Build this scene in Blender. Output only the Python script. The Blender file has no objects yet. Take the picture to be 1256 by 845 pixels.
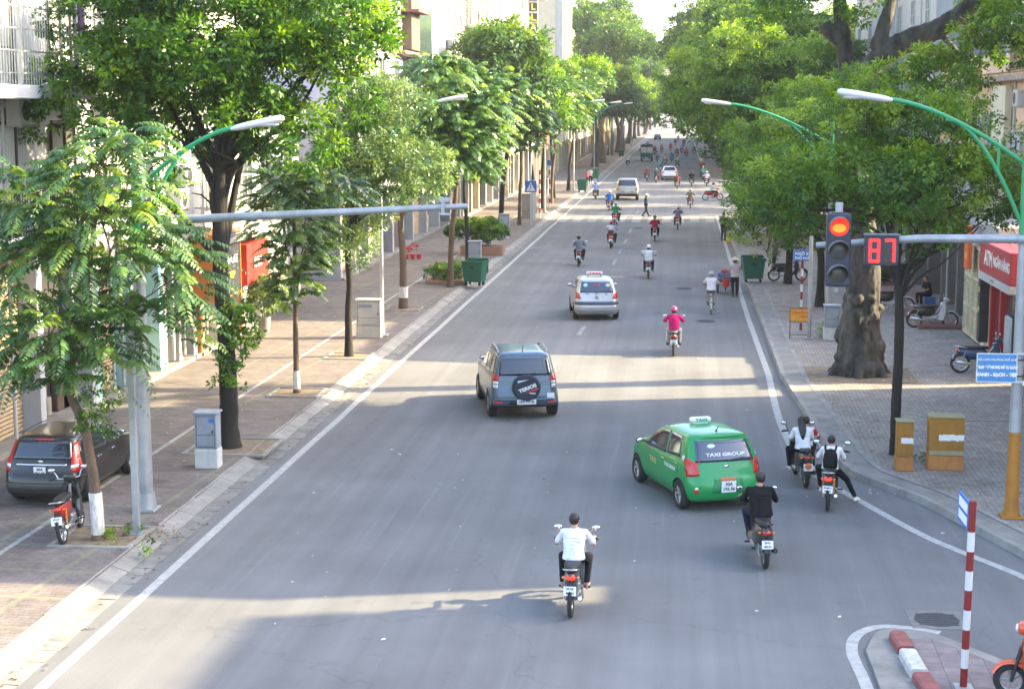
import bpy, bmesh, math, random
import numpy as np
from mathutils import Vector, Matrix
SC = bpy.context.scene
R = math.radians
# ---------------------------------------------------------------- camera
CAM_H = 7.7; F = 2000.0; CX, CY = 628.0, 422.5; VPX, VPY = 838.0, 132.0
TH = math.atan((CY-VPY)/F); PS = math.atan((VPX-CX)/F*math.cos(TH))
FWD = Vector((-math.sin(PS)*math.cos(TH), math.cos(PS)*math.cos(TH), -math.sin(TH)))
RGT = Vector((math.cos(PS), math.sin(PS), 0)); UPV = RGT.cross(FWD)
cd = bpy.data.cameras.new('camera'); cam = bpy.data.objects.new('camera', cd)
SC.collection.objects.link(cam); SC.camera = cam
cd.sensor_width = 36; cd.lens = 36*F/1256; cd.clip_start = .5; cd.clip_end = 6000
cam.matrix_world = Matrix(((RGT.x, UPV.x, -FWD.x, 0), (RGT.y, UPV.y, -FWD.y, 0), (RGT.z, UPV.z, -FWD.z, CAM_H), (0, 0, 0, 1)))
# ---------------------------------------------------------------- sky, sun, exposure
SUN_EL, SUN_AZ = R(27), R(76)      # azimuth clockwise from the street axis
w = bpy.data.worlds.new('World'); SC.world = w; w.use_nodes = True
nt = w.node_tree; bg = nt.nodes['Background']
sky = nt.nodes.new('ShaderNodeTexSky'); sky.sky_type = 'NISHITA'; sky.sun_disc = False
sky.sun_elevation = SUN_EL; sky.sun_rotation = SUN_AZ; sky.air_density = 1.0; sky.dust_density = 3.2; sky.ozone_density = 1.0
nt.links.new(sky.outputs[0], bg.inputs[0]); bg.inputs[1].default_value = .15
sl = bpy.data.lights.new('sun', 'SUN'); so = bpy.data.objects.new('sun', sl); SC.collection.objects.link(so)
sl.energy = 3.4; sl.angle = R(.5); sl.color = (1, .83, .50)
sd = Vector((math.cos(SUN_EL)*math.sin(SUN_AZ), math.cos(SUN_EL)*math.cos(SUN_AZ), math.sin(SUN_EL)))
so.rotation_euler = sd.to_track_quat('Z', 'Y').to_euler(); so.location = (30, 30, 60)
SC.view_settings.view_transform = 'Standard'; SC.view_settings.look = 'None'
SC.view_settings.exposure = 2.74; SC.view_settings.gamma = 1
SC.cycles.max_bounces = 6; SC.cycles.diffuse_bounces = 3; SC.cycles.glossy_bounces = 2
SC.cycles.transmission_bounces = 3; SC.cycles.transparent_max_bounces = 6; SC.cycles.volume_bounces = 0
SC.cycles.use_denoising = True
SC.cycles.caustics_reflective = False; SC.cycles.caustics_refractive = False

def G(px, py, z=0.0):
    "ground point seen at a photo pixel"
    d = FWD + RGT*((px-CX)/F) - UPV*((py-CY)/F)
    t = (z-CAM_H)/d.z
    return Vector((d.x*t, d.y*t, z))
def PY(px, py, Y):
    "point on the plane at distance Y up the street"
    d = FWD + RGT*((px-CX)/F) - UPV*((py-CY)/F)
    t = Y/d.y
    return Vector((d.x*t, Y, CAM_H+d.z*t))
def PX(px, py, X):
    d = FWD + RGT*((px-CX)/F) - UPV*((py-CY)/F)
    t = X/d.x
    return Vector((X, d.y*t, CAM_H+d.z*t))

# ---------------------------------------------------------------- materials
MATS = {}
def mat(name, col, rough=.7, metal=0.0, var=.12, vs=3.0, bump=0.0, bs=40.0, emit=0.0, spec=.5, coat=0.0, grime=0.0, gs=.8, stretch=None):
    if name in MATS: return MATS[name]
    m = bpy.data.materials.new(name); m.use_nodes = True; MATS[name] = m
    N = m.node_tree.nodes; L = m.node_tree.links; p = N['Principled BSDF']
    p.inputs['Roughness'].default_value = rough; p.inputs['Metallic'].default_value = metal
    p.inputs['Specular IOR Level'].default_value = spec
    if coat: p.inputs['Coat Weight'].default_value = coat; p.inputs['Coat Roughness'].default_value = .06
    c = (col[0], col[1], col[2], 1)
    if emit:
        p.inputs['Base Color'].default_value = c
        p.inputs['Emission Color'].default_value = c; p.inputs['Emission Strength'].default_value = emit
        return m
    tc = N.new('ShaderNodeTexCoord'); src = tc.outputs['Object']
    if stretch:
        mp = N.new('ShaderNodeMapping'); mp.inputs['Scale'].default_value = stretch
        L.new(src, mp.inputs[0]); src = mp.outputs[0]
    last = None
    if var:
        n = N.new('ShaderNodeTexNoise'); n.inputs['Scale'].default_value = vs; n.inputs['Detail'].default_value = 5
        L.new(src, n.inputs['Vector'])
        r = N.new('ShaderNodeValToRGB'); r.color_ramp.elements[0].position = .3; r.color_ramp.elements[1].position = .7
        r.color_ramp.elements[0].color = tuple(x*(1-var) for x in c[:3])+(1,)
        r.color_ramp.elements[1].color = tuple(min(1, x*(1+var)) for x in c[:3])+(1,)
        L.new(n.outputs[0], r.inputs[0]); last = r.outputs[0]
    if grime:
        n2 = N.new('ShaderNodeTexNoise'); n2.inputs['Scale'].default_value = gs; n2.inputs['Detail'].default_value = 8; n2.inputs['Roughness'].default_value = .65
        mp2 = N.new('ShaderNodeMapping'); mp2.inputs['Scale'].default_value = (1.5, 1.5, .45)
        L.new(tc.outputs['Object'], mp2.inputs[0]); L.new(mp2.outputs[0], n2.inputs['Vector'])
        r2 = N.new('ShaderNodeValToRGB'); r2.color_ramp.elements[0].position = .45; r2.color_ramp.elements[1].position = .72
        r2.color_ramp.elements[0].color = (0, 0, 0, 1); r2.color_ramp.elements[1].color = (grime,)*3+(1,)
        mx = N.new('ShaderNodeMix'); mx.data_type = 'RGBA'
        L.new(n2.outputs[0], r2.inputs[0]); L.new(r2.outputs[0], mx.inputs['Factor'])
        if last: L.new(last, mx.inputs['A'])
        else: mx.inputs['A'].default_value = c
        mx.inputs['B'].default_value = (c[0]*.35+.02, c[1]*.33+.018, c[2]*.3+.014, 1)
        last = mx.outputs['Result']
    if last: L.new(last, p.inputs['Base Color'])
    else: p.inputs['Base Color'].default_value = c
    if bump:
        b = N.new('ShaderNodeBump'); b.inputs['Strength'].default_value = bump; b.inputs['Distance'].default_value = .01
        n3 = N.new('ShaderNodeTexNoise'); n3.inputs['Scale'].default_value = bs; n3.inputs['Detail'].default_value = 4
        L.new(src, n3.inputs['Vector']); L.new(n3.outputs[0], b.inputs['Height']); L.new(b.outputs[0], p.inputs['Normal'])
    return m
def glassy(name, col, rough=.06):
    return mat(name, col, rough, 0, 0, spec=.8, coat=.6)
def paint(name, col, metal=.0, rough=.32):
    return mat(name, col, rough, metal, .05, 2.5, coat=.45, grime=.16, gs=1.3)
def cloth(name, col):
    return mat(name, col, .9, 0, .14, 9, bump=.35, bs=25, spec=.15)

# ---------------------------------------------------------------- objects
COL = SC.collection
def tag(o, label=None, cat=None, group=None, kind=None):
    if label: o['label'] = label
    if cat: o['category'] = cat
    if group: o['group'] = group
    if kind: o['kind'] = kind
    return o
def thing(name, label, cat, loc=(0, 0, 0), rz=0.0, group=None):
    o = bpy.data.objects.new(name, None); COL.objects.link(o); o.empty_display_size = .2
    o.location = loc; o.rotation_euler = (0, 0, rz)
    return tag(o, label, cat, group)
def linkmesh(name, me, parent=None, loc=None):
    o = bpy.data.objects.new(name, me); COL.objects.link(o)
    if parent is not None: o.parent = parent
    if loc is not None: o.location = loc
    return o
def copy_tree(o, parent=None):
    c = o.copy(); COL.objects.link(c)
    if parent is not None: c.parent = parent
    for ch in list(o.children): copy_tree(ch, c)
    return c

class MB:
    def __init__(s): s.v = []; s.f = []; s.m = []; s.s = []
    def add(s, vs, fs, mi=0, sm=False):
        b = len(s.v); s.v += [tuple(x) for x in vs]
        for f in fs: s.f.append(tuple(b+i for i in f)); s.m.append(mi); s.s.append(sm)
        return s
    def box(s, lo, hi, mi=0, b=0.0, M=None):
        x0, y0, z0 = [min(a, c) for a, c in zip(lo, hi)]; x1, y1, z1 = [max(a, c) for a, c in zip(lo, hi)]
        if b <= 0:
            vs = [(x0,y0,z0),(x1,y0,z0),(x1,y1,z0),(x0,y1,z0),(x0,y0,z1),(x1,y0,z1),(x1,y1,z1),(x0,y1,z1)]
            fs = [(0,3,2,1),(4,5,6,7),(0,1,5,4),(1,2,6,5),(2,3,7,6),(3,0,4,7)]
        else:
            b = min(b, (x1-x0)*.45, (y1-y0)*.45, (z1-z0)*.45)
            vs = []; idx = {}
            for i, (X, sx) in enumerate(((x0, 1), (x1, -1))):
                for j, (Y, sy) in enumerate(((y0, 1), (y1, -1))):
                    for k, (Z, sz) in enumerate(((z0, 1), (z1, -1))):
                        for a in range(3):
                            idx[i, j, k, a] = len(vs)
                            vs.append((X+(0 if a == 0 else sx*b), Y+(0 if a == 1 else sy*b), Z+(0 if a == 2 else sz*b)))
            fs = []
            q = lambda *t: fs.append(tuple(idx[u] for u in t))
            for i in (0, 1): q((i,0,0,0),(i,1,0,0),(i,1,1,0),(i,0,1,0))
            for j in (0, 1): q((0,j,0,1),(1,j,0,1),(1,j,1,1),(0,j,1,1))
            for k in (0, 1): q((0,0,k,2),(1,0,k,2),(1,1,k,2),(0,1,k,2))
            for i in (0, 1):
                for j in (0, 1): q((i,j,0,0),(i,j,0,1),(i,j,1,1),(i,j,1,0))
                for k in (0, 1): q((i,0,k,0),(i,0,k,2),(i,1,k,2),(i,1,k,0))
            for j in (0, 1):
                for k in (0, 1): q((0,j,k,1),(0,j,k,2),(1,j,k,2),(1,j,k,1))
            for i in (0, 1):
                for j in (0, 1):
                    for k in (0, 1): q((i,j,k,0),(i,j,k,1),(i,j,k,2))
        if M is not None: vs = [tuple(M @ Vector(v)) for v in vs]
        return s.add(vs, fs, mi)
    def tube(s, pts, rad, n=8, mi=0, sm=True, flat=1.0):
        pts = [Vector(p) for p in pts]
        if not hasattr(rad, '__len__'): rad = [rad]*len(pts)
        vs = []; fs = []; up = None
        for i, p in enumerate(pts):
            d = (pts[min(i+1, len(pts)-1)]-pts[max(i-1, 0)])
            d = d.normalized() if d.length > 1e-9 else Vector((0, 0, 1))
            if up is None:
                up = Vector((0, 0, 1)) if abs(d.z) < .9 else Vector((0, 1, 0))
            a = d.cross(up)
            a = a.normalized() if a.length > 1e-6 else d.orthogonal().normalized()
            up = a.cross(d).normalized()
            for k in range(n):
                t = 2*math.pi*k/n
                vs.append(p+a*(math.cos(t)*rad[i])+up*(math.sin(t)*rad[i]*flat))
        for i in range(len(pts)-1):
            for k in range(n):
                fs.append((i*n+k, i*n+(k+1) % n, (i+1)*n+(k+1) % n, (i+1)*n+k))
        s.add(vs, fs, mi, sm)
        s.add(vs[:n], [tuple(range(n))[::-1]], mi); s.add(vs[-n:], [tuple(range(n))], mi)
        return s
    def ring(s, c, axis, R0, r, n=24, m=8, mi=0, sx=1.0, sm=True):
        c = Vector(c); ax = Vector(axis).normalized(); a = ax.orthogonal().normalized(); b = ax.cross(a)
        vs = []; fs = []
        for i in range(n):
            t = 2*math.pi*i/n; d = a*math.cos(t)+b*math.sin(t)
            for k in range(m):
                u = 2*math.pi*k/m
                vs.append(c+d*(R0+r*math.cos(u))+ax*(r*sx*math.sin(u)))
        for i in range(n):
            for k in range(m):
                fs.append((i*m+k, i*m+(k+1) % m, ((i+1) % n)*m+(k+1) % m, ((i+1) % n)*m+k))
        return s.add(vs, fs, mi, sm)
    def loft(s, rings, n=12, mi=0, sm=True, cap=True):
        "rings: (centre, rx, ry) horizontal ellipses, bottom to top"
        vs = []; fs = []
        for c, rx, ry in rings:
            for k in range(n):
                t = 2*math.pi*k/n; vs.append((c[0]+rx*math.cos(t), c[1]+ry*math.sin(t), c[2]))
        for i in range(len(rings)-1):
            for k in range(n): fs.append((i*n+k, i*n+(k+1) % n, (i+1)*n+(k+1) % n, (i+1)*n+k))
        if cap: fs += [tuple(range(n))[::-1], tuple((len(rings)-1)*n+k for k in range(n))]
        return s.add(vs, fs, mi, sm)
    def ball(s, c, r, n=12, m=8, mi=0, z0=-1.0, z1=1.0):
        if not hasattr(r, '__len__'): r = (r, r, r)
        vs = []; fs = []
        a0 = math.asin(max(-1, z0)); a1 = math.asin(min(1, z1))
        for i in range(m+1):
            t = a0+(a1-a0)*i/m
            for k in range(n):
                u = 2*math.pi*k/n; q = max(math.cos(t), .02)
                vs.append((c[0]+r[0]*q*math.cos(u), c[1]+r[1]*q*math.sin(u), c[2]+r[2]*math.sin(t)))
        for i in range(m):
            for k in range(n): fs.append((i*n+k, i*n+(k+1) % n, (i+1)*n+(k+1) % n, (i+1)*n+k))
        fs += [tuple(range(n))[::-1], tuple(m*n+k for k in range(n))]
        return s.add(vs, fs, mi, True)
    def cyl(s, p0, p1, r, n=16, mi=0, r1=None): return s.tube([p0, p1], [r, r if r1 is None else r1], n, mi)
    def prism(s, poly, z0, z1, mi=0, M=None):
        n = len(poly); vs = [(x, y, z0) for x, y in poly]+[(x, y, z1) for x, y in poly]
        fs = [tuple(range(n))[::-1], tuple(range(n, 2*n))]+[(i, (i+1) % n, n+(i+1) % n, n+i) for i in range(n)]
        if M is not None: vs = [tuple(M @ Vector(v)) for v in vs]
        return s.add(vs, fs, mi)
    def sideprism(s, poly, x0, x1, mi=0, sm=False):
        "poly in (y,z), extruded along x"
        n = len(poly); vs = [(x0, y, z) for y, z in poly]+[(x1, y, z) for y, z in poly]
        fs = [tuple(range(n)), tuple(range(n, 2*n))[::-1]]+[(i, n+i, n+(i+1) % n, (i+1) % n) for i in range(n)]
        return s.add(vs, fs, mi, sm)
    def xform(s, M):
        s.v = [tuple(M @ Vector(v)) for v in s.v]; return s
    def mesh(s, name, mats):
        me = bpy.data.meshes.new(name); me.from_pydata(s.v, [], s.f)
        if not isinstance(mats, (list, tuple)): mats = [mats]
        for m in mats: me.materials.append(m)
        me.polygons.foreach_set('material_index', [min(i, len(mats)-1) for i in s.m])
        me.polygons.foreach_set('use_smooth', s.s)
        bm = bmesh.new(); bm.from_mesh(me); bmesh.ops.recalc_face_normals(bm, faces=bm.faces); bm.to_mesh(me); bm.free()
        me.update(); return me
    def build(s, name, mats, parent=None, loc=None): return linkmesh(name, s.mesh(name, mats), parent, loc)

WORK = bpy.data.scenes.new('workbench')        # modifiers are applied here, away from the big scene
def evaluated(ob):
    objs = [ob]+[m.object for m in getattr(ob, 'modifiers', []) if getattr(m, 'object', None)]
    for o in objs:
        COL.objects.unlink(o); WORK.collection.objects.link(o)
    with bpy.context.temp_override(scene=WORK, view_layer=WORK.view_layers[0]):
        dg = bpy.context.evaluated_depsgraph_get(); dg.update()
        me = bpy.data.meshes.new_from_object(ob.evaluated_get(dg))
    return me
def remeshed(mb, name, mats, voxel, smooth=3):
    o = linkmesh('tmp', mb.mesh(name, mats))
    m = o.modifiers.new('r', 'REMESH'); m.mode = 'VOXEL'; m.voxel_size = voxel; m.use_smooth_shade = True
    if smooth: k = o.modifiers.new('s', 'SMOOTH'); k.factor = .5; k.iterations = smooth
    me = evaluated(o); old = o.data; bpy.data.objects.remove(o); bpy.data.meshes.remove(old)
    me.name = name; me.materials.clear()
    for q in (mats if isinstance(mats, (list, tuple)) else [mats]): me.materials.append(q)
    return me
TXT = {}
def text(body, size, mt, parent, loc, rot=(R(90), 0, 0), depth=.004, sx=1.0, bold=.0, name='lettering'):
    c = bpy.data.curves.new('t', 'FONT'); c.body = body; c.size = size; c.align_x = 'CENTER'; c.align_y = 'CENTER'
    c.extrude = depth; c.offset = bold; c.resolution_u = 3
    o = bpy.data.objects.new('t', c); COL.objects.link(o)
    me = evaluated(o); bpy.data.objects.remove(o); bpy.data.curves.remove(c)
    me.name = name; me.materials.clear(); me.materials.append(mt)
    t = linkmesh(name, me, parent, loc); t.rotation_euler = rot; t.scale = (sx, 1, 1)
    return t
# ================================================================ SETTING: ground
def ground_mat(name, base, kind):
    m = bpy.data.materials.new(name); m.use_nodes = True; N = m.node_tree.nodes; L = m.node_tree.links; p = N['Principled BSDF']
    tc = N.new('ShaderNodeTexCoord'); o = tc.outputs['Object']
    def noise(sc, scale=(1, 1, 1), det=6, rough=.6):
        mp = N.new('ShaderNodeMapping'); mp.inputs['Scale'].default_value = scale; L.new(o, mp.inputs[0])
        n = N.new('ShaderNodeTexNoise'); n.inputs['Scale'].default_value = sc; n.inputs['Detail'].default_value = det; n.inputs['Roughness'].default_value = rough
        L.new(mp.outputs[0], n.inputs['Vector']); return n.outputs[0]
    def ramp(src, p0, v0, p1, v1):
        r = N.new('ShaderNodeMapRange'); r.inputs[1].default_value = p0; r.inputs[2].default_value = p1
        r.inputs[3].default_value = v0; r.inputs[4].default_value = v1; L.new(src, r.inputs[0]); return r.outputs[0]
    def mul(a, b):
        q = N.new('ShaderNodeMath'); q.operation = 'MULTIPLY'; L.new(a, q.inputs[0]); L.new(b, q.inputs[1]); return q.outputs[0]
    def tint(src, c):
        q = N.new('ShaderNodeMix'); q.data_type = 'RGBA'; q.blend_type = 'MULTIPLY'; q.inputs['Factor'].default_value = 1
        L.new(src, q.inputs['A']); q.inputs['B'].default_value = (*c, 1); return q.outputs['Result']
    p.inputs['Specular IOR Level'].default_value = .3
    if kind == 'asphalt':
        v = mul(ramp(noise(.35), .3, .86, .7, 1.14), ramp(noise(60, det=3), .3, .84, .7, 1.16))
        v = mul(v, ramp(noise(1.0, (2.2, .035, 1), 4), .35, .90, .68, 1.10))         # tyre wear along the street
        v = mul(v, ramp(noise(1.0, (6.0, .12, 1), 3), .62, 1.0, .78, 1.22))
        v = mul(v, ramp(noise(1.7, det=9, rough=.75), .60, 1.0, .76, .62))
        v = mul(v, ramp(noise(.13, (1, .6, 1), 5, .55), .38, .90, .62, 1.10)); v = mul(v, ramp(noise(7, det=8, rough=.8), .63, 1.0, .72, .80))          # small stains
        v = mul(v, ramp(noise(.9, (1, .5, 1), 7, .7), .64, 1.0, .74, .82))
        # faint wandering cracks
        vo = N.new('ShaderNodeTexVoronoi'); vo.feature = 'DISTANCE_TO_EDGE'; vo.inputs['Scale'].default_value = .16
        mw = N.new('ShaderNodeMapping'); L.new(o, mw.inputs[0])
        wn = N.new('ShaderNodeTexNoise'); wn.inputs['Scale'].default_value = 1.6; L.new(o, wn.inputs['Vector'])
        ad = N.new('ShaderNodeVectorMath'); ad.operation = 'MULTIPLY_ADD'; L.new(wn.outputs['Color'], ad.inputs[0]); ad.inputs[1].default_value = (1.2, 1.2, 0); L.new(mw.outputs[0], ad.inputs[2])
        L.new(ad.outputs[0], vo.inputs['Vector'])
        v = mul(v, ramp(vo.outputs['Distance'], 0, .86, .0035, 1.0))
        L.new(tint(v, base), p.inputs['Base Color']); p.inputs['Roughness'].default_value = .82
        b = N.new('ShaderNodeBump'); b.inputs['Strength'].default_value = .35; b.inputs['Distance'].default_value = .006
        L.new(noise(90, det=2), b.inputs['Height']); L.new(b.outputs[0], p.inputs['Normal'])
    else:
        br = N.new('ShaderNodeTexBrick'); mp = N.new('ShaderNodeMapping')
        mp.inputs['Rotation'].default_value = (0, 0, R(3 if kind == 'pavers' else 91)); L.new(o, mp.inputs[0]); L.new(mp.outputs[0], br.inputs['Vector'])
        br.inputs['Scale'].default_value = 1.0
        w_, h_ = {'pavers': (.24, .12), 'tiles': (.30, .30), 'slabs': (.6, 1.0), 'pavers2': (.22, .11)}[kind]
        br.inputs['Brick Width'].default_value = w_; br.inputs['Row Height'].default_value = h_
        br.inputs['Mortar Size'].default_value = .006; br.inputs['Mortar Smooth'].default_value = .3
        br.inputs['Color1'].default_value = (*base, 1)
        br.inputs['Color2'].default_value = (base[0]*.84, base[1]*.8, base[2]*.82, 1)
        br.inputs['Mortar'].default_value = (base[0]*.5, base[1]*.5, base[2]*.46, 1)
        v = mul(ramp(noise(.6), .3, .82, .7, 1.16), ramp(noise(4, det=8, rough=.7), .3, .76, .72, 1.22))
        v = mul(v, ramp(noise(1.1, det=9, rough=.75), .52, 1.0, .74, .62))
        q = N.new('ShaderNodeMix'); q.data_type = 'RGBA'; q.blend_type = 'MULTIPLY'; q.inputs['Factor'].default_value = 1
        src = br.outputs['Color']
        if kind == 'pavers':                                                         # ochre dividing courses
            wv = N.new('ShaderNodeTexBrick'); L.new(mp.outputs[0], wv.inputs['Vector']); wv.inputs['Scale'].default_value = 1
            wv.offset = 0; wv.inputs['Brick Width'].default_value = 1.9; wv.inputs['Row Height'].default_value = 1.45; wv.inputs['Mortar Size'].default_value = .055
            mm = N.new('ShaderNodeMix'); mm.data_type = 'RGBA'; L.new(wv.outputs['Fac'], mm.inputs['Factor']); L.new(src, mm.inputs['A'])
            mm.inputs['B'].default_value = (base[0]*1.0, base[1]*1.12, base[2]*.85, 1); src = mm.outputs['Result']
        L.new(src, q.inputs['A']); L.new(v, q.inputs['B']); L.new(q.outputs['Result'], p.inputs['Base Color'])
        p.inputs['Roughness'].default_value = .8
        b = N.new('ShaderNodeBump'); b.inputs['Strength'].default_value = .5; b.inputs['Distance'].default_value = .006; b.invert = True
        L.new(br.outputs['Fac'], b.inputs['Height']); L.new(b.outputs[0], p.inputs['Normal'])
    MATS[name] = m; return m
M_ASPH = ground_mat('asphalt', (.154, .152, .153), 'asphalt')
M_PAVE = ground_mat('red_pavers', (.190, .164, .152), 'pavers')
M_PAVER = ground_mat('grey_pavers', (.295, .262, .230), 'pavers2')
M_ISL = ground_mat('island_pavers', (.24, .20, .195), 'tiles')
M_KERB = mat('kerb_stone', (.27, .255, .235), .85, var=.2, vs=1.2, bump=.5, bs=18, grime=.5, gs=2.0)
M_GUT = mat('gutter_stone', (.215, .205, .19), .85, var=.22, vs=1.5, bump=.5, bs=18, grime=.6, gs=2.4)
M_CONC = mat('concrete_strip', (.24, .225, .205), .88, var=.2, vs=1.3, bump=.4, bs=15, grime=.5, gs=1.4)
M_LINE = mat('road_paint', (.40, .39, .375), .75, var=.12, vs=6, grime=.55, gs=5)
M_DASH = mat('worn_paint', (.26, .26, .26), .8, var=.2, vs=6, grime=.7, gs=5)
M_DIRT = mat('dirt', (.20, .15, .10), .95, var=.3, vs=6, bump=.8, bs=20)

def struct(o): return tag(o, kind='structure')
def sheet(name, poly, z, m, hole=None):
    mb = MB(); mb.add([(x, y, z) for x, y in poly], [tuple(range(len(poly)))]); return struct(mb.build(name, m))
def strip(name, left, right, m, z0=None, z1=None):
    "quad strip between two polylines of 3D points"
    mb = MB(); vs = list(left)+list(right); n = len(left)
    mb.add(vs, [(i, i+1, n+i+1, n+i) for i in range(n-1)]); return struct(mb.build(name, m))
def offs(path, d):
    out = []
    for i, p in enumerate(path):
        a = Vector(path[max(i-1, 0)]); b = Vector(path[min(i+1, len(path)-1)]); t = (b-a).normalized()
        out.append((p[0]-t.y*d, p[1]+t.x*d))
    return out
def smooth_path(pts, k=5):
    P = [Vector(p) for p in pts]; out = []
    for i in range(len(P)-1):
        a, b, c, d = P[max(i-1, 0)], P[i], P[i+1], P[min(i+2, len(P)-1)]
        for j in range(k):
            t = j/k
            out.append(tuple(.5*((2*b)+(c-a)*t+(2*a-5*b+4*c-d)*t*t+(3*b-a-3*c+d)*t**3)))
    out.append(tuple(P[-1])); return out
FARY = 1100
SW = .13
sheet('ground', [(-900, -300), (900, -300), (900, 2500), (-900, 2500)], -.05, mat('far_ground', (.16, .15, .13), .9, var=.2, vs=.05))
sheet('road', [(-9.0, -40), (90, -40), (90, FARY), (-9.0, FARY)], 0, M_ASPH)
# left pavement
struct(MB().box((-9.4, -40, -.04), (-24, FARY, SW)).build('pavement', M_PAVE))
def kerb_stones(name, x0, x1, ya, yb, zt0, zt1, m, ln, jit=.012, seed=3):
    rnd = random.Random(seed); mb = MB(); y = ya
    while y < yb:
        l = ln*rnd.uniform(.8, 1.15); g = .012
        j = lambda: rnd.uniform(-jit, jit)
        a, b = x0+j(), x1+j(); z0, z1 = zt0+j()*.5, zt1+j()*.5
        vs = [(a, y+g, -.04), (b, y+g, -.04), (b, y+l, -.04), (a, y+l, -.04), (a, y+g, z0), (b, y+g, z1), (b, y+l, z1), (a, y+l, z0)]
        mb.add(vs, [(0,3,2,1),(4,5,6,7),(0,1,5,4),(1,2,6,5),(2,3,7,6),(3,0,4,7)])
        y += l; 
        if y > 150: ln = 4
    return struct(mb.build(name, m))
kerb_stones('gutter', -8.8, -9.12, 0, 600, .006, .012, M_GUT, .5)
kerb_stones('kerb', -9.12, -9.46, 0, 600, .03, SW+.012, M_KERB, .95, seed=5)
# right kerb curve at the corner: photo pixels of the kerb foot
kp = [(2.88, 118.0), (2.88, 60), (2.88, 47)]
kp += [tuple(G(*q)[:2]) for q in ((1000, 531), (1035, 578), (1080, 599), (1129, 618), (1182, 646), (1238, 676), (1290, 703), (1400, 750))]
kp = kp[:3]+smooth_path(kp[2:], 5)[1:]
kp.append((60.0, kp[-1][1]-.6)); kerbR = [p for p in kp]
k1 = offs(kerbR, .16); k2 = offs(kerbR, .60); k3 = offs(kerbR, .74)
def z_(path, z): return [(p[0], p[1], z) for p in path]
strip('kerb', z_(kerbR, -.02), z_(offs(kerbR, .03), SW), M_KERB)
strip('kerb', z_(offs(kerbR, .03), SW), z_(k1, SW), M_KERB)
strip('kerb', z_(k1, SW-.01), z_(k2, SW-.01), M_CONC)
strip('kerb', z_(k2, SW), z_(k3, SW), M_KERB)
poly = k3[::-1]+[(3.62, 118), (60, 118), (60, k3[-1][1])]
sheet('pavement', poly, SW-.004, M_PAVER)
struct(MB().box((2.9, 116, -.04), (60, 118.3, SW+.004)).build('kerb', M_KERB))
# far right pavement
struct(MB().box((2.9, 172, -.04), (24, FARY, SW)).build('pavement', M_PAVER))
kerb_stones('kerb', 2.9, 3.2, 172, 500, SW+.01, SW+.012, M_KERB, 3)
# white edge lines
def line_strip(path, w_, m=M_LINE, z=.005, name='road_marking'):
    return strip(name, z_(offs(path, -w_/2), z), z_(offs(path, w_/2), z), m)
rr = random.Random(8)
line_strip([(-8.45+rr.uniform(-.015, .015), y) for y in list(range(0, 120, 3))+list(range(120, 700, 20))], .17)
wl = [(2.55, 690), (2.5, 172)]
line_strip(wl, .18)
wl = [(2.5, 118), (2.5, 60)]+smooth_path([tuple(G(*q)[:2]) for q in ((943.5, 462), (947, 480), (956, 515), (972, 549), (1000, 582), (1056, 615), (1129, 655), (1182, 678), (1254, 707), (1340, 748))], 5); wl.append((40.0, wl[-1][1]-.6))
line_strip(wl, .18)
for (a, b) in (((709.5, 411), (717, 400)), ((752, 325), (755.5, 318)), ((759, 311), (762.5, 305.5)), ((765.5, 299), (768.5, 293.5)), ((772, 286), (774, 281)), ((781, 262), (783, 258))):
    line_strip([tuple(G(*a)[:2]), tuple(G(*b)[:2])], .15, M_DASH)
p0, p1 = G(735, 340), G(765, 339.6); line_strip([tuple(p0[:2]), tuple(p1[:2])], .25, M_LINE)
line_strip([(-11.55, y) for y in range(10, 120, 4)], .11, mat('old_paint', (.34, .33, .31), .8, var=.25, vs=5, grime=.6, gs=4), SW+.005, 'pavement_marking')
line_strip([tuple(G(1110, 505, SW)[:2]), tuple(G(1245, 531, SW)[:2])], .10, mat('faded_yellow_paint', (.36, .35, .24), .8, var=.25, vs=5, grime=.6, gs=4), SW+.005, 'pavement_marking')
line_strip([tuple(G(1120, 516, SW)[:2]), tuple(G(1250, 515, SW)[:2])], .10, MATS['faded_yellow_paint'], SW+.007, 'pavement_marking')
for (px, py), lb in (((783, 280), 'small iron manhole cover in the left lane before the zebra crossing'), ((839, 354), 'small iron manhole cover in the right lane beside the cyclist'), ((865, 394), 'small iron manhole cover in the right lane behind the cyclist')):
    c = G(px, py); mb = MB(); mb.cyl((c.x, c.y, .001), (c.x, c.y, .010), .36, 24, 0); mb.ring((c.x, c.y, .008), (0, 0, 1), .30, .008, 24, 4)
    for k in range(5): mb.box((c.x-.24, c.y-.21+k*.1, .010), (c.x+.24, c.y-.19+k*.1, .014))
    tag(mb.build('manhole_cover', mat('cast_iron', (.06, .06, .062), .7, .3, var=.2, vs=12)), lb, 'manhole cover')
# zebra crossing
mb = MB()
for cxp in (691.5, 709, 727, 745, 761.5, 781, 800, 818, 834, 852, 870.5):
    c = G(cxp, 269.5); mb.box((c.x-.3, c.y-2.7, .002), (c.x+.3, c.y+2.7, .006))
struct(mb.build('zebra_crossing', M_DASH))
# tree pits (dirt squares with kerb frames)
def tree_pit(x, y, s=.75):
    mb = MB(); mb.box((x-s, y-s, SW-.05), (x+s, y+s, SW+.008)); struct(mb.build('soil', M_DIRT))
    mb = MB()
    for a, b in (((x-s-.09, y-s-.09), (x+s+.09, y-s)), ((x-s-.09, y+s), (x+s+.09, y+s+.09)), ((x-s-.09, y-s), (x-s, y+s)), ((x+s, y-s), (x+s+.09, y+s))):
        mb.box((*a, SW-.03), (*b, SW+.035), b=.01)
    struct(mb.build('tree_pit_kerb', M_KERB))
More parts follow.
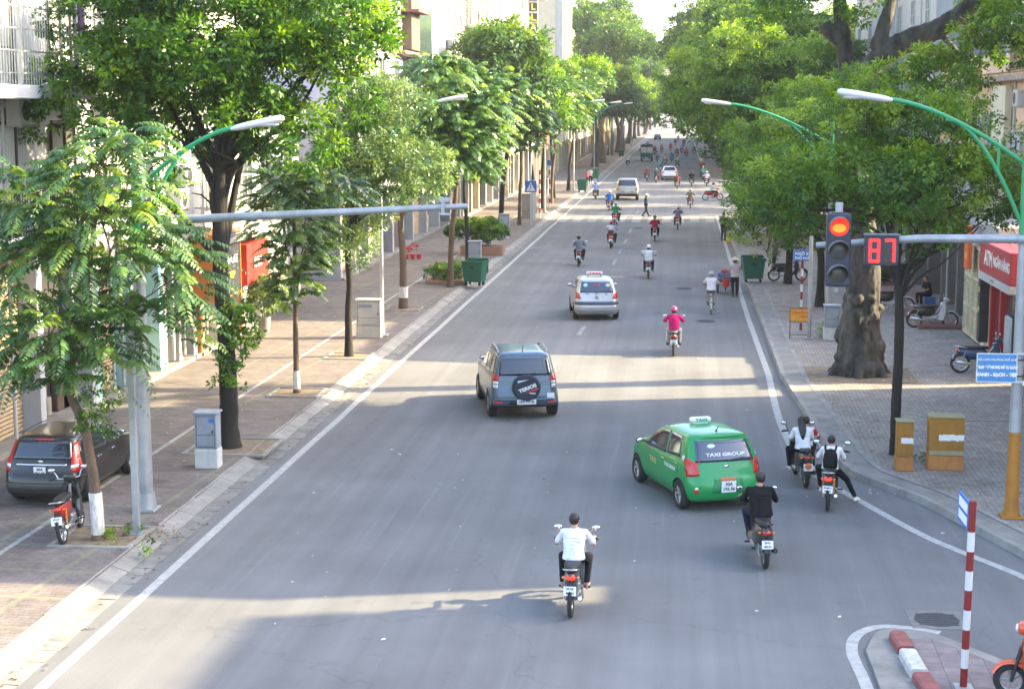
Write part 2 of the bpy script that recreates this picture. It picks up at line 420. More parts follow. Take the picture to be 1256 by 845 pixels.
# manhole, traffic island
c = G(1149, 760); mb = MB(); mb.box((c.x-.42, c.y-.45, .0), (c.x+.42, c.y+.45, .006)); mb.cyl((c.x, c.y, .004), (c.x, c.y, .012), .34, 24, 1)
for k in range(6): mb.box((c.x-.3, c.y-.27+k*.1, .010), (c.x+.3, c.y-.25+k*.1, .016), 1)
tag(mb.build('manhole_cover', [mat('worn_concrete', (.165, .16, .155), .9, var=.2, vs=8), mat('cast_iron', (.10, .10, .105), .7, .3, var=.2, vs=12)]), 'round iron manhole cover set in a concrete square near the traffic island', 'manhole cover')
isl = [tuple(G(*q)[:2]) for q in ((1062, 800), (1075, 779), (1100, 774.5), (1145, 780), (1190, 797), (1232, 814), (1300, 845))]
isl = smooth_path(isl, 4); q0 = G(1088, 870); isl2 = isl+[(isl[-1][0]+1.5, 15.0), (q0.x, 15.0), (q0.x, q0.y)]
mb = MB(); mb.prism(isl2[::-1], -.02, .05); struct(mb.build('traffic_island', M_CONC))
pv = [tuple(G(*q, .05)[:2]) for q in ((1112, 783), (1145, 784), (1190, 801), (1232, 818), (1300, 850))]+[(isl[-1][0]+1.2, 15.2), tuple(G(1165, 880, .05)[:2])]
mb = MB(); mb.prism(pv[::-1], .02, .056); struct(mb.build('traffic_island', M_ISL))
bl = smooth_path([tuple(G(*q)[:2]) for q in ((1078, 880), (1058, 830), (1045, 800), (1050, 780), (1075, 769), (1110, 769.5), (1153, 776))], 5)
line_strip(bl, .17)
# painted kerb stones on the island
kpth = smooth_path([tuple(G(*q, .08)[:2]) for q in ((1100, 780), (1112, 800), (1124, 822), (1142, 850), (1165, 885))], 8)
for a, b, cname, c, lb in ((0, 9, 'red_kerb_paint', (.25, .075, .065), 'red painted kerb stone with a rounded end at the tip of the island'),
        (9, 19, 'white_kerb_paint', (.50, .49, .46), 'white painted kerb stone between two red ones on the island'), (19, 33, 'red_kerb_paint', (.25, .075, .065), 'red painted kerb stone at the bottom edge of the photo')):
    mb = MB(); seg_ = kpth[a:b]; prof = [(-.13, .04), (-.12, .15), (-.09, .175), (.09, .175), (.12, .15), (.13, .04)]; vs = []; fs = []
    for i_, (x, y) in enumerate(seg_):
        p_, n_ = Vector(seg_[max(i_-1, 0)]), Vector(seg_[min(i_+1, len(seg_)-1)]); t_ = (n_-p_).normalized(); kk = .55 if (i_ == 0 and a == 0) else 1
        vs += [(x-t_.y*o_*kk, y+t_.x*o_*kk, z_) for o_, z_ in prof]
    for i_ in range(len(seg_)-1):
        for j_ in range(5): fs.append((i_*6+j_, i_*6+j_+1, i_*6+j_+7, i_*6+j_+6))
    fs += [tuple(range(6)), tuple(range(len(vs)-6, len(vs)))]; mb.add(vs, fs, 0, False)
    tag(mb.build('kerb_stone', mat(cname, c, .7, var=.2, vs=6, grime=.6, gs=5)), lb, 'kerb stone', 'painted kerb stones on the traffic island')
# ================================================================ TWO-WHEELERS
RUB = mat('tyre_rubber', (.018, .018, .019), .85, var=.15, vs=20)
CHR = mat('chrome', (.62, .62, .63), .18, .95, var=.05)
ALU = mat('dull_metal', (.36, .36, .37), .4, .8, var=.15, vs=8)
DKM = mat('dark_metal', (.04, .04, .042), .5, .4, var=.2, vs=10)
BLK = mat('black_plastic', (.016, .016, .018), .45, var=.12, vs=10)
SEATM = mat('seat_vinyl', (.020, .019, .020), .5, var=.15, vs=8)
REDL = mat('tail_lens', (.50, .02, .015), .25, var=0, coat=.5)
REDON = mat('tail_lamp_lit', (1.0, .035, .012), emit=.22)
ORGL = mat('indicator_lens', (.75, .22, .03), .3, var=0, coat=.4)
PLATE = mat('plate_white', (.72, .73, .74), .5, var=.06, vs=10)
INK = mat('plate_ink', (.04, .04, .05), .6, var=0)
MIRR = mat('mirror_glass', (.75, .78, .82), .08, .9, var=0)
WTXT = mat('white_lettering', (.78, .78, .78), .5, var=0)
def wheel(parent, y, R0, tr, rimcol=None, spokes=True, lod=0, x=0.0, name='wheel'):
    rimm = rimcol or CHR
    if lod: return
    mb = MB(); mb.ring((0, 0, 0), (1, 0, 0), R0-tr, tr, 28, 8, 0, .9); wo = mb.build('tyre', RUB)
    root = mb = MB()
    mb.ring((0, 0, 0), (1, 0, 0), R0-tr*1.7, tr*.45, 28, 6, 0, 1.3)
    mb.cyl((-.05, 0, 0), (.05, 0, 0), .045, 12)
    n = 14 if spokes else 5
    for k in range(n):
        t = 2*math.pi*k/n; e = (0, math.cos(t)*(R0-tr*1.8), math.sin(t)*(R0-tr*1.8))
        if spokes: mb.tube([(.03*(1 if k % 2 else -1), 0, 0), e], .0045, 5)
        else: mb.tube([(0, 0, 0), e], .018, 6)
    if not parent: return
    h = mb.build(name, rimm, parent, (x, y, R0)); wo.parent = h
    return h
def plate(parent, c, w_=.19, h_=.14, txt=('29-X5', '734.19'), tilt=12, lod=0):
    mb = MB(); mb.box((-w_/2, -.004, -h_/2), (w_/2, .004, h_/2), b=.003); o = mb.build('licence_plate', PLATE, parent, c); o.rotation_euler = (R(-tilt), 0, 0)
    if lod == 0:
        for i, t in enumerate(txt):
            text(t, h_*.52/len(txt)*1.25, INK, o, (0, -.0055, h_*(.23-.46*i) if len(txt) > 1 else 0), depth=.001, bold=.002)
    return o
def motorbike(label, loc, rz, col, kind='underbone', lit=False, lod=0, group=None, panel=None, plates=('29-X5', '734.19'), boxcol=None, basket=False, lean=0, cat='motorbike', nolabelplate=False, spring=None):
    root = thing('motorbike', label, cat, loc, rz, group)
    root.rotation_euler = (0, R(lean), rz)
    cn = 'bike_%02x%02x%02x' % tuple(int(c*255) for c in col); bm_ = paint(cn, col)
    pm_ = paint('bike_%02x%02x%02x' % tuple(int(c*255) for c in panel), panel) if panel else bm_
    sc = kind == 'scooter'
    R0, tr, wy = (.235, .052, .63) if sc else (.285, .040, .61)
    if lod == 2:                       # far away: the same shapes, fewer pieces
        mb = MB(); mats = [bm_, RUB, SEATM, BLK, PLATE, REDON if lit else REDL, CHR, pm_]
        for y in (-wy, wy): mb.ring((0, y, R0), (1, 0, 0), R0-tr, tr, 16, 6, 1)
        mb.loft([((0, -.20, .45), .09, .40), ((0, -.22, .60), .12, .42), ((0, -.25, .70), .10, .38)], 10, 0)
        mb.loft([((0, -.20, .70), .12, .34), ((0, -.20, .77), .09, .30)], 10, 2)
        mb.sideprism([(.20, .30), (.42, .25), (.48, .80), (.40, .95), (.33, .80), (.25, .5)], -.14, .14, 7)
        mb.tube([(0, .61, R0), (0, .42, .95)], .035, 6, 6); mb.tube([(-.30, .36, .99), (0, .44, .96), (.30, .36, .99)], .018, 6, 3)
        for s in (-1, 1):
            mb.tube([(s*.2, .42, .98), (s*.27, .40, 1.10)], .008, 5, 3); mb.ball((s*.28, .40, 1.12), (.055, .015, .035), 8, 5, 3)
        mb.tube([(.12, .1, .27), (.14, -.72, .33)], .045, 8, 6); mb.box((-.09, -.60, .33), (.09, .2, .45), 3)
        mb.sideprism([(-.55, .66), (-.78, .62), (-.82, .40), (-.76, .40), (-.66, .58)], -.05, .05, 3)
        mb.box((-.10, -.815, .40), (.10, -.80, .54), 4); mb.ball((0, -.72, .655), (.06, .05, .035), 8, 5, 5)
        mb.build('frame', mats, root); return root
    wheel(root, -wy, R0, tr, CHR if not sc else ALU, not sc); wheel(root, wy, R0, tr, CHR if not sc else ALU, not sc)
    # fork, bars, mirrors
    mb = MB()
    for s in (-1, 1): mb.tube([(s*.075, wy, R0), (s*.075, wy-.10, .62), (s*.05, wy-.19, .90)], [.022, .024, .022], 8)
    mb.build('fork', ALU if not sc else BLK, root)
    mb = MB(); mb.tube([(-.34, wy-.26, .985), (-.22, wy-.22, .99), (-.08, wy-.17, .96), (.08, wy-.17, .96), (.22, wy-.22, .99), (.34, wy-.26, .985)], .013, 8)
    hb = mb.build('handlebar', CHR, root)
    for s in (-1, 1):
        mb = MB(); mb.cyl((s*.22, wy-.22, .99), (s*.35, wy-.265, .985), .019, 10); mb.tube([(s*.21, wy-.20, 1.0), (s*.30, wy-.13, .985)], .007, 6); mb.build('grip', BLK, hb)
        mb = MB(); mb.tube([(s*.20, wy-.20, 1.0), (s*.24, wy-.19, 1.09), (s*.27, wy-.18, 1.12)], .007, 6); mb.ball((s*.30, wy-.18, 1.145), (.065, .016, .042), 14, 8)
        mo = mb.build('mirror', BLK if sc else CHR, root)
        mb = MB(); mb.ball((s*.30, wy-.190, 1.145), (.056, .009, .035), 12, 6); mb.build('glass', MIRR, mo)
    mb = MB(); mb.loft([((0, wy-.13, .88), .10, .07), ((0, wy-.13, .95), .14, .10), ((0, wy-.15, 1.02), .12, .08), ((0, wy-.18, 1.05), .06, .04)], 14); mb.build('headlight_cowl', pm_, root)
    mb = MB(); mb.ball((0, wy-.05, .945), (.085, .03, .055), 12, 8); mb.build('headlight', mat('lamp_glass', (.7, .72, .75), .1, .3, var=0), root)
    # front shield
    shp = [(wy-.40, .30), (wy-.20, .26), (wy-.12, .45), (wy-.10, .70), (wy-.16, .90), (wy-.25, .86), (wy-.24, .60), (wy-.32, .42)]
    hwid = .17 if sc else .15
    mb = MB()
    for s in (-1, 1):
        vs = [(s*.05, y, z) for y, z in shp]+[(s*hwid, y-.07, z) for y, z in shp]; n = len(shp)
        mb.add(vs, [tuple(range(n)), tuple(range(n, 2*n))[::-1]]+[(i, (i+1) % n, n+(i+1) % n, n+i) for i in range(n)])
    mb.box((-.05, wy-.22, .5), (.05, wy-.14, .88)); mb.build('leg_shield', pm_, root)
    # fenders
    mb = MB(); n = 9
    for i in range(n):
        a0, a1 = [R(20+i_*(125/n)) for i_ in (i, i+1)]; rr0 = R0+.025
        vs = []
        for a in (a0, a1):
            for x, q in ((-.06, -.03), (-.045, .008), (.045, .008), (.06, -.03)): vs.append((x, wy-math.cos(a)*(rr0+q)*-1, R0+math.sin(a)*(rr0+q)))
        mb.add(vs, [(0, 1, 5, 4), (1, 2, 6, 5), (2, 3, 7, 6)], 0, True)
    mb.build('front_fender', pm_, root)
    # engine, exhaust, frame
    mb = MB()
    if not sc:
        mb.box((-.10, -.10, .24), (.10, .18, .42), b=.04); mb.tube([(0, .12, .36), (0, .30, .40)], [.07, .06], 12); mb.tube([(0, -.1, .42), (0, .1, .50), (0, .40, .86)], .03, 8)
        mb.tube([(-.24, .09, .28), (.24, .09, .28)], .011, 8)
    else: mb.box((-.16, -.18, .24), (.16, .26, .33), b=.03); mb.box((-.10, -.62, .20), (-.02, -.1, .42), b=.04); mb.tube([(0, .22, .30), (0, .40, .60)], .03, 8)
    mb.tube([(-.07, -wy, R0), (-.07, -.1, .33)], .022, 8); mb.tube([(.07, -wy, R0), (.07, -.1, .33)], .022, 8)
    mb.build('engine', ALU, root)
    mb = MB(); mb.tube([(.06, .28, .30), (.12, .12, .22), (.13, -.15, .24), (.14, -.30, .27), (.15, -.72, .34), (.15, -.76, .35)], [.016, .016, .018, .042, .048, .03], 12); mb.build('exhaust', CHR if not sc else BLK, root)
    for s in (-1, 1):
        mb = MB(); mb.tube([(s*.105, -wy, R0), (s*.10, -.48, .62)], .012, 8)
        for k in range(9): mb.ring((s*(.105-.004*k*.1), -wy+.13*(k+2)/11, R0+.335*(k+2)/11), (0, .36, .93), .022, .006, 10, 4)
        mb.build('shock_absorber', mat('orange_spring', (.75, .25, .04), .4, var=0) if spring else ALU, root)
        mb = MB(); mb.box((s*.14, .06, .275), (s*.25, .12, .30), b=.01); mb.build('footpeg', RUB, root)
    # body panels under the seat and tail
    mb = MB()
    if sc: mb.loft([((0, -.28, .36), .13, .34), ((0, -.30, .46), .17, .44), ((0, -.32, .58), .17, .46), ((0, -.33, .68), .13, .44), ((0, -.33, .71), .11, .40)], 20)
    else: mb.loft([((0, -.22, .40), .07, .18), ((0, -.24, .50), .11, .34), ((0, -.30, .60), .12, .42), ((0, -.32, .68), .10, .42), ((0, -.32, .70), .09, .38)], 20)
    mb.build('side_panel', bm_, root)
    mb = MB()
    mb.loft([((0, -.24, .70), .115, .42), ((0, -.24, .745), .135, .43), ((0, -.24, .785), .12, .40), ((0, -.22, .795), .07, .34)], 22); mb.build('seat', SEATM, root)
    mb = MB(); mb.tube([(-.11, -.42, .72), (-.12, -.66, .77), (-.09, -.76, .79), (.09, -.76, .79), (.12, -.66, .77), (.11, -.42, .72)], .011, 8); mb.build('grab_rail', CHR if not sc else BLK, root)
    ty = -.76 if sc else -.72
    mb = MB(); mb.loft([((0, ty+.05, .605), .045, .03), ((0, ty+.02, .63), .068, .045), ((0, ty+.03, .665), .075, .05), ((0, ty+.06, .69), .05, .04)], 14); tl = mb.build('tail_light', REDON if lit else REDL, root)
    for s in (-1, 1):
        mb = MB(); mb.ball((s*.115, ty+.05, .645), (.024, .025, .020), 10, 6); mb.build('indicator', ORGL, root)
    mb = MB(); mb.sideprism([(-.50, .66), (ty+.03, .60), (ty-.06, .46), (ty-.10, .33), (ty-.07, .33), (ty-.02, .45), (ty+.08, .55), (-.50, .60)], -.055, .055); mb.build('rear_fender', BLK, root)
    plate(root, (0, ty-.095, .475), txt=plates, lod=1 if nolabelplate else lod, tilt=14)
    if boxcol:
        mb = MB(); mb.box((-.16, -.78, .80), (.16, -.48, 1.04), b=.05); mb.build('luggage_box', paint('lug_box', boxcol), root)
    if basket:
        mb = MB(); z0 = .72
        for k in range(6): mb.tube([(-.15, wy+.08, z0+k*.045), (.15, wy+.08, z0+k*.045), (.15, wy+.30, z0+k*.045), (-.15, wy+.30, z0+k*.045), (-.15, wy+.08, z0+k*.045)], .005, 5)
        for k in range(7): mb.tube([(-.15+k*.05, wy+.30, z0), (-.15+k*.05, wy+.30, z0+.24)], .004, 5)
        mb.build('basket', DKM, root)
    mb = MB(); mb.tube([(-.08, .0, .28), (-.20, -.10, .03), (-.22, -.16, .012)] if lean else [(-.10, .02, .27), (-.13, -.28, .25)], .012, 6); mb.build('kickstand', DKM, root)
    return root
def bicycle(label, loc, rz):
    root = thing('bicycle', label, 'bicycle', loc, rz); R0 = .30; wy = .50; gm = paint('pale_green_frame', (.42, .56, .46))
    for y in (-wy, wy): wheel(root, y, R0, .019, CHR, True)
    mb = MB(); P = dict(bb=(0, -.06, .28), seat=(0, -.20, .72), head=(0, .34, .80), hl=(0, .37, .70))
    for a, b in (('bb', 'seat'), ('bb', 'hl')): mb.tube([P[a], P[b]], .018, 8)
    mb.tube([P['seat'], (0, .1, .60), P['hl']], .018, 8)
    for s in (-1, 1): mb.tube([P['bb'], (s*.05, -wy, R0)], .010, 6); mb.tube([(0, -.19, .68), (s*.05, -wy, R0)], .008, 6); mb.tube([(0, .38, .68), (s*.045, .40, .60), (s*.045, wy, R0)], .011, 6)
    mb.build('frame', gm, root)
    mb = MB(); mb.tube([(0, .34, .78), (0, .32, .98)], .013, 8); mb.tube([(-.24, .20, 1.04), (-.20, .28, 1.03), (-.05, .33, .98), (.05, .33, .98), (.20, .28, 1.03), (.24, .20, 1.04)], .012, 8); mb.build('handlebar', CHR, root)
    mb = MB(); mb.loft([((0, -.22, .80), .08, .10), ((0, -.23, .84), .11, .13), ((0, -.23, .865), .09, .11)], 14); mb.build('saddle', SEATM, root)
    for y, nm in ((-wy, 'rear_mudguard'), (wy, 'front_mudguard')):
        mb = MB()
        for i in range(10):
            vs = []
            for a in (R(-10+i*17), R(-10+(i+1)*17)):
                c_, s_ = math.cos(a), math.sin(a)
                for x, q in ((-.034, 0), (0, .012), (.034, 0)): vs.append((x, y-c_*(R0+.02+q), R0+s_*(R0+.02+q)))
            mb.add(vs, [(0, 1, 4, 3), (1, 2, 5, 4)], 0, True)
        mb.build(nm, gm, root)
    mb = MB(); mb.box((-.07, -.70, .68), (.07, -.34, .70), b=.006)
    for s in (-1, 1): mb.tube([(s*.06, -.6, .68), (s*.05, -wy, R0)], .006, 5)
    mb.build('luggage_rack', CHR, root)
    mb = MB(); mb.cyl((-.02, -.06, .28), (.02, -.06, .28), .09, 18); mb.tube([(.02, -.06, .28), (.09, -.06, .28), (.09, .03, .14)], .010, 6); mb.tube([(-.02, -.06, .28), (-.09, -.06, .28), (-.09, -.15, .42)], .010, 6)
    mb.box((.09, -.01, .12), (.18, .07, .15), b=.008); mb.box((-.18, -.19, .41), (-.09, -.11, .44), b=.008); mb.build('crank', DKM, root)
    mb = MB(); mb.ball((0, -.83, .5), (.03, .015, .03), 10, 6); mb.build('reflector', REDL, root)
    return root
# ================================================================ BUILDINGS
WH = mat('white_render', (.43, .425, .415), .85, var=.05, vs=1.2, grime=.30, gs=.9)
WH2 = mat('cool_white_render', (.40, .41, .44), .85, var=.05, vs=1.2, grime=.35, gs=.9)
CRM = mat('cream_render', (.60, .52, .36), .85, var=.06, vs=1.0, grime=.40, gs=.8)
YEL = mat('ochre_render', (.55, .38, .14), .85, var=.08, vs=1.0, grime=.40, gs=.8)
PCH = mat('peach_render', (.58, .40, .25), .85, var=.07, vs=.9, grime=.45, gs=.8)
GRY = mat('grey_render', (.34, .34, .34), .85, var=.08, vs=1.0, grime=.4, gs=.8)
LIL = mat('lilac_white_render', (.42, .39, .46), .85, var=.05, vs=1.0, grime=.3, gs=.8)
BRK = mat('old_brick', (.20, .10, .075), .9, var=.3, vs=8, grime=.5)
SBL = mat('sky_blue_paint', (.33, .60, .64), .7, var=.05, vs=2, grime=.25)
ORG = mat('orange_paint', (.62, .20, .035), .55, var=.08, vs=3, grime=.3)
BSH = mat('beige_shutter', (.38, .28, .17), .6, .1, var=.08, vs=2, grime=.3)
WSH = mat('white_shutter', (.66, .62, .55), .6, var=.05, vs=2, grime=.25)
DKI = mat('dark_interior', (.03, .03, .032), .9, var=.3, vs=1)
DWD = mat('dark_wood', (.045, .022, .015), .5, var=.2, vs=6)
BWD = mat('brown_boards', (.13, .085, .06), .8, var=.3, vs=5, stretch=(6, 6, .5))
ROOFR = mat('red_roof_tile', (.42, .13, .07), .8, var=.25, vs=6, grime=.4)
STL = mat('galvanised_steel', (.40, .42, .43), .45, .5, var=.1, vs=4, grime=.3)
WG = glassy('window_glass', (.06, .075, .085), .08)
CORR = mat('corrugated_grey', (.27, .31, .33), .6, .2, var=.08, vs=2, grime=.4, gs=1.5)
CORT = mat('corrugated_teal', (.09, .24, .24), .6, .1, var=.08, vs=2, grime=.4, gs=1.5)
CURT = mat('pale_curtain', (.6, .58, .54), .9, var=.1, vs=4)
def facade(name, label, side, X, y0, y1, h, wall, gh=3.2, bays=1, gf='shutter', gm=BSH, D=9, floors=None, win='plain', frame=None, wm=None, balc=(), cornice=True, cat='building', pier=None, roof='flat', nwin=2, group=None, skipwin=(), blk=None):
    W = y1-y0
    root = thing(name, label, cat, (X, y0 if side < 0 else y1, SW), R(90) if side < 0 else R(-90), group)
    pm = pier or wall; mb = MB(); rec = .45
    mb.box((.004, .004, gh), (W-.004, D, h))
    mb.box((.004, rec+.35, 0), (W-.004, D, gh-.003)); 
    bw = W/bays
    mb.build('wall', wall, root)
    for i in range(bays+1):
        x = min(max(i*bw-.16, .006), W-.326); MB().box((x, .01, -.12), (x+.32, rec+.34, gh-.002), b=.01).build('pillar', pm, root)
    MB().box((0.02, -.12, -.12), (W-.02, rec+.3, .12), b=.015).build('plinth', M_CONC, root)
    for i in range(bays):
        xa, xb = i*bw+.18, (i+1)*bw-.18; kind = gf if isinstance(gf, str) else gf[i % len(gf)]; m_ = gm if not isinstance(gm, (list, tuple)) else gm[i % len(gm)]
        if kind == 'shutter':
            s = MB(); z = .13; prof = []
            while z < gh-.45: prof += [(rec+.02, z), (rec-.015, z+.05)]; z += .1
            vs = []; 
            for yy, zz in prof: vs += [(xa, yy, zz), (xb, yy, zz)]
            s.add(vs, [(2*k, 2*k+1, 2*k+3, 2*k+2) for k in range(len(prof)-1)]); s.box((xa, rec-.1, gh-.46), (xb, rec+.2, gh-.01), b=.02); s.build('roller_shutter', m_, root)
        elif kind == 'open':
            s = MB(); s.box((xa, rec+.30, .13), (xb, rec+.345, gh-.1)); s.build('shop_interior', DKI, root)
            s = MB()
            for k in range(6):
                r_ = random.Random(int(X*7+y0*13+k)); x = r_.uniform(xa, xb-.5); s.box((x, rec+.1, .13), (x+r_.uniform(.3, .6), rec+.28, r_.uniform(.5, 2.2)), k % 3, b=.02)
            s.build('shop_goods', [mat('goods_grey', (.25, .25, .27)), mat('goods_brown', (.10, .06, .05)), mat('goods_pale', (.3, .28, .25))], root)
        elif kind == 'door':
            s = MB(); s.box((xa, rec+.2, .13), (xb, rec+.3, gh-.5)); dd = s.build('door', m_, root); s = MB(); s.box((xa+.12, rec+.185, .9), (xb-.12, rec+.198, gh-.7)); s.build('pane', WG, dd)
    fm = frame or WH
    nf = floors if floors is not None else max(1, int((h-gh)/3.1)); fh = (h-gh)/nf; 
    for f in range(nf):
        z = gh+f*fh
        for k in range(nwin):
            if (f, k) in skipwin: continue
            cx = W*(k+.5)/nwin; ww = min(1.3, W/nwin*.6); zb = z+(.12 if win == 'french' else .95); zt = z+min(fh-.45, 2.5)
            s = MB()
            for a, b in (((cx-ww/2-.07, zb-.05), (cx-ww/2, zt+.07)), ((cx+ww/2, zb-.05), (cx+ww/2+.07, zt+.07)), ((cx-ww/2, zt), (cx+ww/2, zt+.07)), ((cx-ww/2, zb-.05), (cx+ww/2, zb)), ((cx-.025, zb), (cx+.025, zt)), ((cx-ww/2, (zb+zt)/2-.02), (cx-.025, (zb+zt)/2+.02)), ((cx+.025, (zb+zt)/2-.02), (cx+ww/2, (zb+zt)/2+.02))):
                s.box((a[0], -.06, a[1]), (b[0], .02, b[1]))
            wo = s.build('window', DWD if win == 'french' else fm, root)
            MB().box((cx-ww/2, -.022, zb), (cx+ww/2, -.004, zt)).build('pane', (wm or WG), wo)
            MB().box((cx-ww/2-.12, -.13, zb-.12), (cx+ww/2+.12, .0, zb-.055), b=.01).build('sill', wall, wo)
        if f in balc:
            s = MB(); s.box((.1, -1.0, z-.16), (W-.1, -.002, z-.02), b=.02); bo = s.build('balcony', wall, root)
            s = MB(); nb_ = int(W/.14)
            for k in range(nb_+1): s.box((.12+(W-.26)*k/nb_, -.97, z-.02), (.14+(W-.26)*k/nb_, -.955, z+.92))
            s.box((.1, -.99, z+.92), (W-.1, -.93, z+.98), b=.01); s.box((.1, -.98, z+.08), (W-.1, -.95, z+.11))
            for x in (.1, W-.13): s.box((x, -.95, z+.92), (x+.03, -.01, z+.97))
            s.build('railing', blk or STL, bo)
    if cornice:
        for f in range(nf+1):
            z = gh+f*fh; 
            if f in balc: continue
            MB().box((.0, -.10, z-.11), (W, -.002, z-.0), b=.02).build('cornice', wall, root)
    if roof == 'flat': s = MB(); s.box((-.02, -.2, h+.002), (W+.02, D+.05, h+.16), b=.02); s.box((.0, -.05, h+.16), (W, .08, h+.75), b=.02); s.build('parapet', wall, root)
    elif roof == 'tile': s = MB(); s.sideprism([(-.5, h), (D*.5, h+1.6), (D+.3, h), (D+.3, h-.08), (-.5, h-.08)], -.15, W+.15); s.build('roof', ROOFR, root)
    return root
def signboard(name, label, root_side, X, y0, y1, z0, z1, colr, proj=.25, lines=(), frame=None, cat='sign', img=None):
    W = y1-y0; root = thing(name, label, cat, (X, y0 if root_side < 0 else y1, 0), R(90) if root_side < 0 else R(-90))
    MB().box((0, -proj, z0), (W, -.01, z1), b=.015).build('panel', colr, root)
    if frame:
        s = MB()
        for a, b in (((-.05, z0-.06), (W+.05, z0)), ((-.05, z1), (W+.05, z1+.06)), ((-.05, z0), (0, z1)), ((W, z0), (W+.05, z1))): s.box((a[0], -proj-.03, a[1]), (b[0], .0, b[1]))
        s.build('frame', frame, root)
    for t, size, m_, fx, fz, sx in lines: text(t, size, m_, root, (W*fx, -proj-.006, z0+(z1-z0)*fz), depth=.003, sx=sx, bold=.006)
    return root
XL = -14.7; XR = 9.5
YTX = mat('yellow_lettering', (.80, .62, .05), .5, var=0)
# ---- left row
b = facade('townhouse', 'white townhouse behind the parked car with a caged upper balcony and open dark doors', -1, XL, 29, 39.6, 10.4, WH2, gh=4.9, bays=3, gf=['open', 'shutter', 'open'], gm=BSH, floors=2, nwin=3, win='french', balc=(0,), wm=CURT, blk=mat('black_iron', (.02, .02, .022), .5), D=8)
# cage balcony and open shutters of the french doors
mb = MB(); zb = 7.75
mb.box((.4, -1.25, zb), (9.9, -.01, zb+.28), b=.02); mb.build('balcony_slab', mat('pale_slab', (.50, .50, .52), .8, var=.08, grime=.3), b)
mb = MB()
for k in range(68): mb.box((.45+k*.138, -1.2, zb+.28), (.465+k*.138, -1.185, zb+2.7))
for z in (.5, .95, 1.4, 1.85, 2.3): mb.box((.45, -1.21, zb+z), (9.85, -1.18, zb+z+.035))
for k in range(8): mb.box((.45, -1.2+k*.15, zb+.28), (.465, -1.185+k*.15, zb+2.7)); mb.box((9.82, -1.2+k*.15, zb+.28), (9.835, -1.185+k*.15, zb+2.7))
for x in (.45, 3.6, 6.7, 9.78): mb.box((x, -1.24, zb+.28), (x+.08, -1.16, zb+2.7))
mb.build('window_cage', STL, b)
for x in (8.0, 8.62):
    lf = MB()
    for z in (5.0, 5.68, 6.38, 7.08): lf.box((x, -.36, z), (x+.05, -.02, z+.12))
    lf.box((x, -.40, 5.0), (x+.05, -.33, 7.2)); lf.box((x, -.08, 5.0), (x+.05, -.01, 7.2)); lf = lf.build('door_leaf', DWD, b); MB().box((x+.015, -.33, 5.1), (x+.035, -.08, 7.1)).build('pane', CURT, lf)
MB().box((6.9, -1.24, 8.9), (7.25, -1.21, 10.3), b=.01).build('banner', mat('violet_cloth', (.35, .15, .42), .8), b)
mb = MB(); mb.box((8.99, -.08, 5.0), (10.55, -.01, 7.6)); mb.build('wall_panel', WH, b)
facade('shop_house', 'narrow shop house with sky blue pillars and beige roller shutters, left side', -1, XL, 39.6, 45.0, 12.4, WH, gh=3.6, bays=2, gm=BSH, pier=SBL, nwin=2, balc=(1,), D=8, roof='tile')
facade('shop_house', 'shop house with worn pale panelled piers and hanging cables beside the orange framed shutters', -1, XL, 45.0, 48.2, 11.0, GRY, gh=3.6, bays=2, gf='door', gm=mat('worn_panel', (.45, .42, .37), .7, grime=.6), nwin=1, D=8)
facade('shop_house', 'shop house with orange framed white shutters under the black signboard', -1, XL, 48.2, 56.2, 13.0, WH, gh=3.6, bays=3, gm=WSH, pier=GRY, nwin=2, balc=(0, 1), D=8)
for y_ in (48.25, 50.6, 52.9): o_ = MB().box((XL+.005, y_, SW), (XL+.12, y_+.22, 3.6), b=.01).build('door_frame', ORG); bpy.context.view_layer.update(); o_.parent = bpy.data.objects['shop_house.002']; o_.matrix_parent_inverse = bpy.data.objects['shop_house.002'].matrix_world.inverted()
facade('shop_house', 'low shop with dark shutters and the grey V signboard, left side', -1, XL-.6, 56.2, 64.5, 6.5, GRY, gh=3.6, bays=2, gf='shutter', gm=mat('grey_shutter', (.14, .14, .145), .6, var=.1), floors=1, D=8)
facade('corner_house', 'set back house with a green framed porch behind the hedge', -1, XL-2.5, 64.5, 70.5, 7.5, WH, gh=3.3, bays=2, gf='door', gm=mat('green_frame_paint', (.05, .28, .18), .5), floors=1, D=8)
facade('apartment_block', 'lilac white building with brown boarded screens high behind the left trees', -1, XL-.2, 70.5, 87, 15.2, LIL, gh=3.6, bays=5, gf=['shutter', 'open', 'shutter', 'open', 'shutter'], gm=[BSH, BSH, WSH], nwin=4, floors=3, balc=(1,), D=10)
facade('apartment_block', 'tall bright white building with plain walls in the middle of the left row', -1, XL-.5, 87, 112, 24, WH, gh=3.6, bays=5, gf=['open', 'shutter', 'door'], gm=[CRM, BSH, CRM], nwin=4, floors=6, skipwin=[(f, k) for f in range(6) for k in (0, 1, 2)], D=12)
facade('apartment_block', 'tall white building with louvred yellow trimmed balconies, left side', -1, XL-.3, 112, 134, 26, WH, gh=3.6, bays=5, gf=['open', 'shutter'], gm=[WSH, BSH], nwin=3, floors=7, balc=(), skipwin=[(f, 0) for f in range(7)], D=12)
b = bpy.data.objects['apartment_block.002']
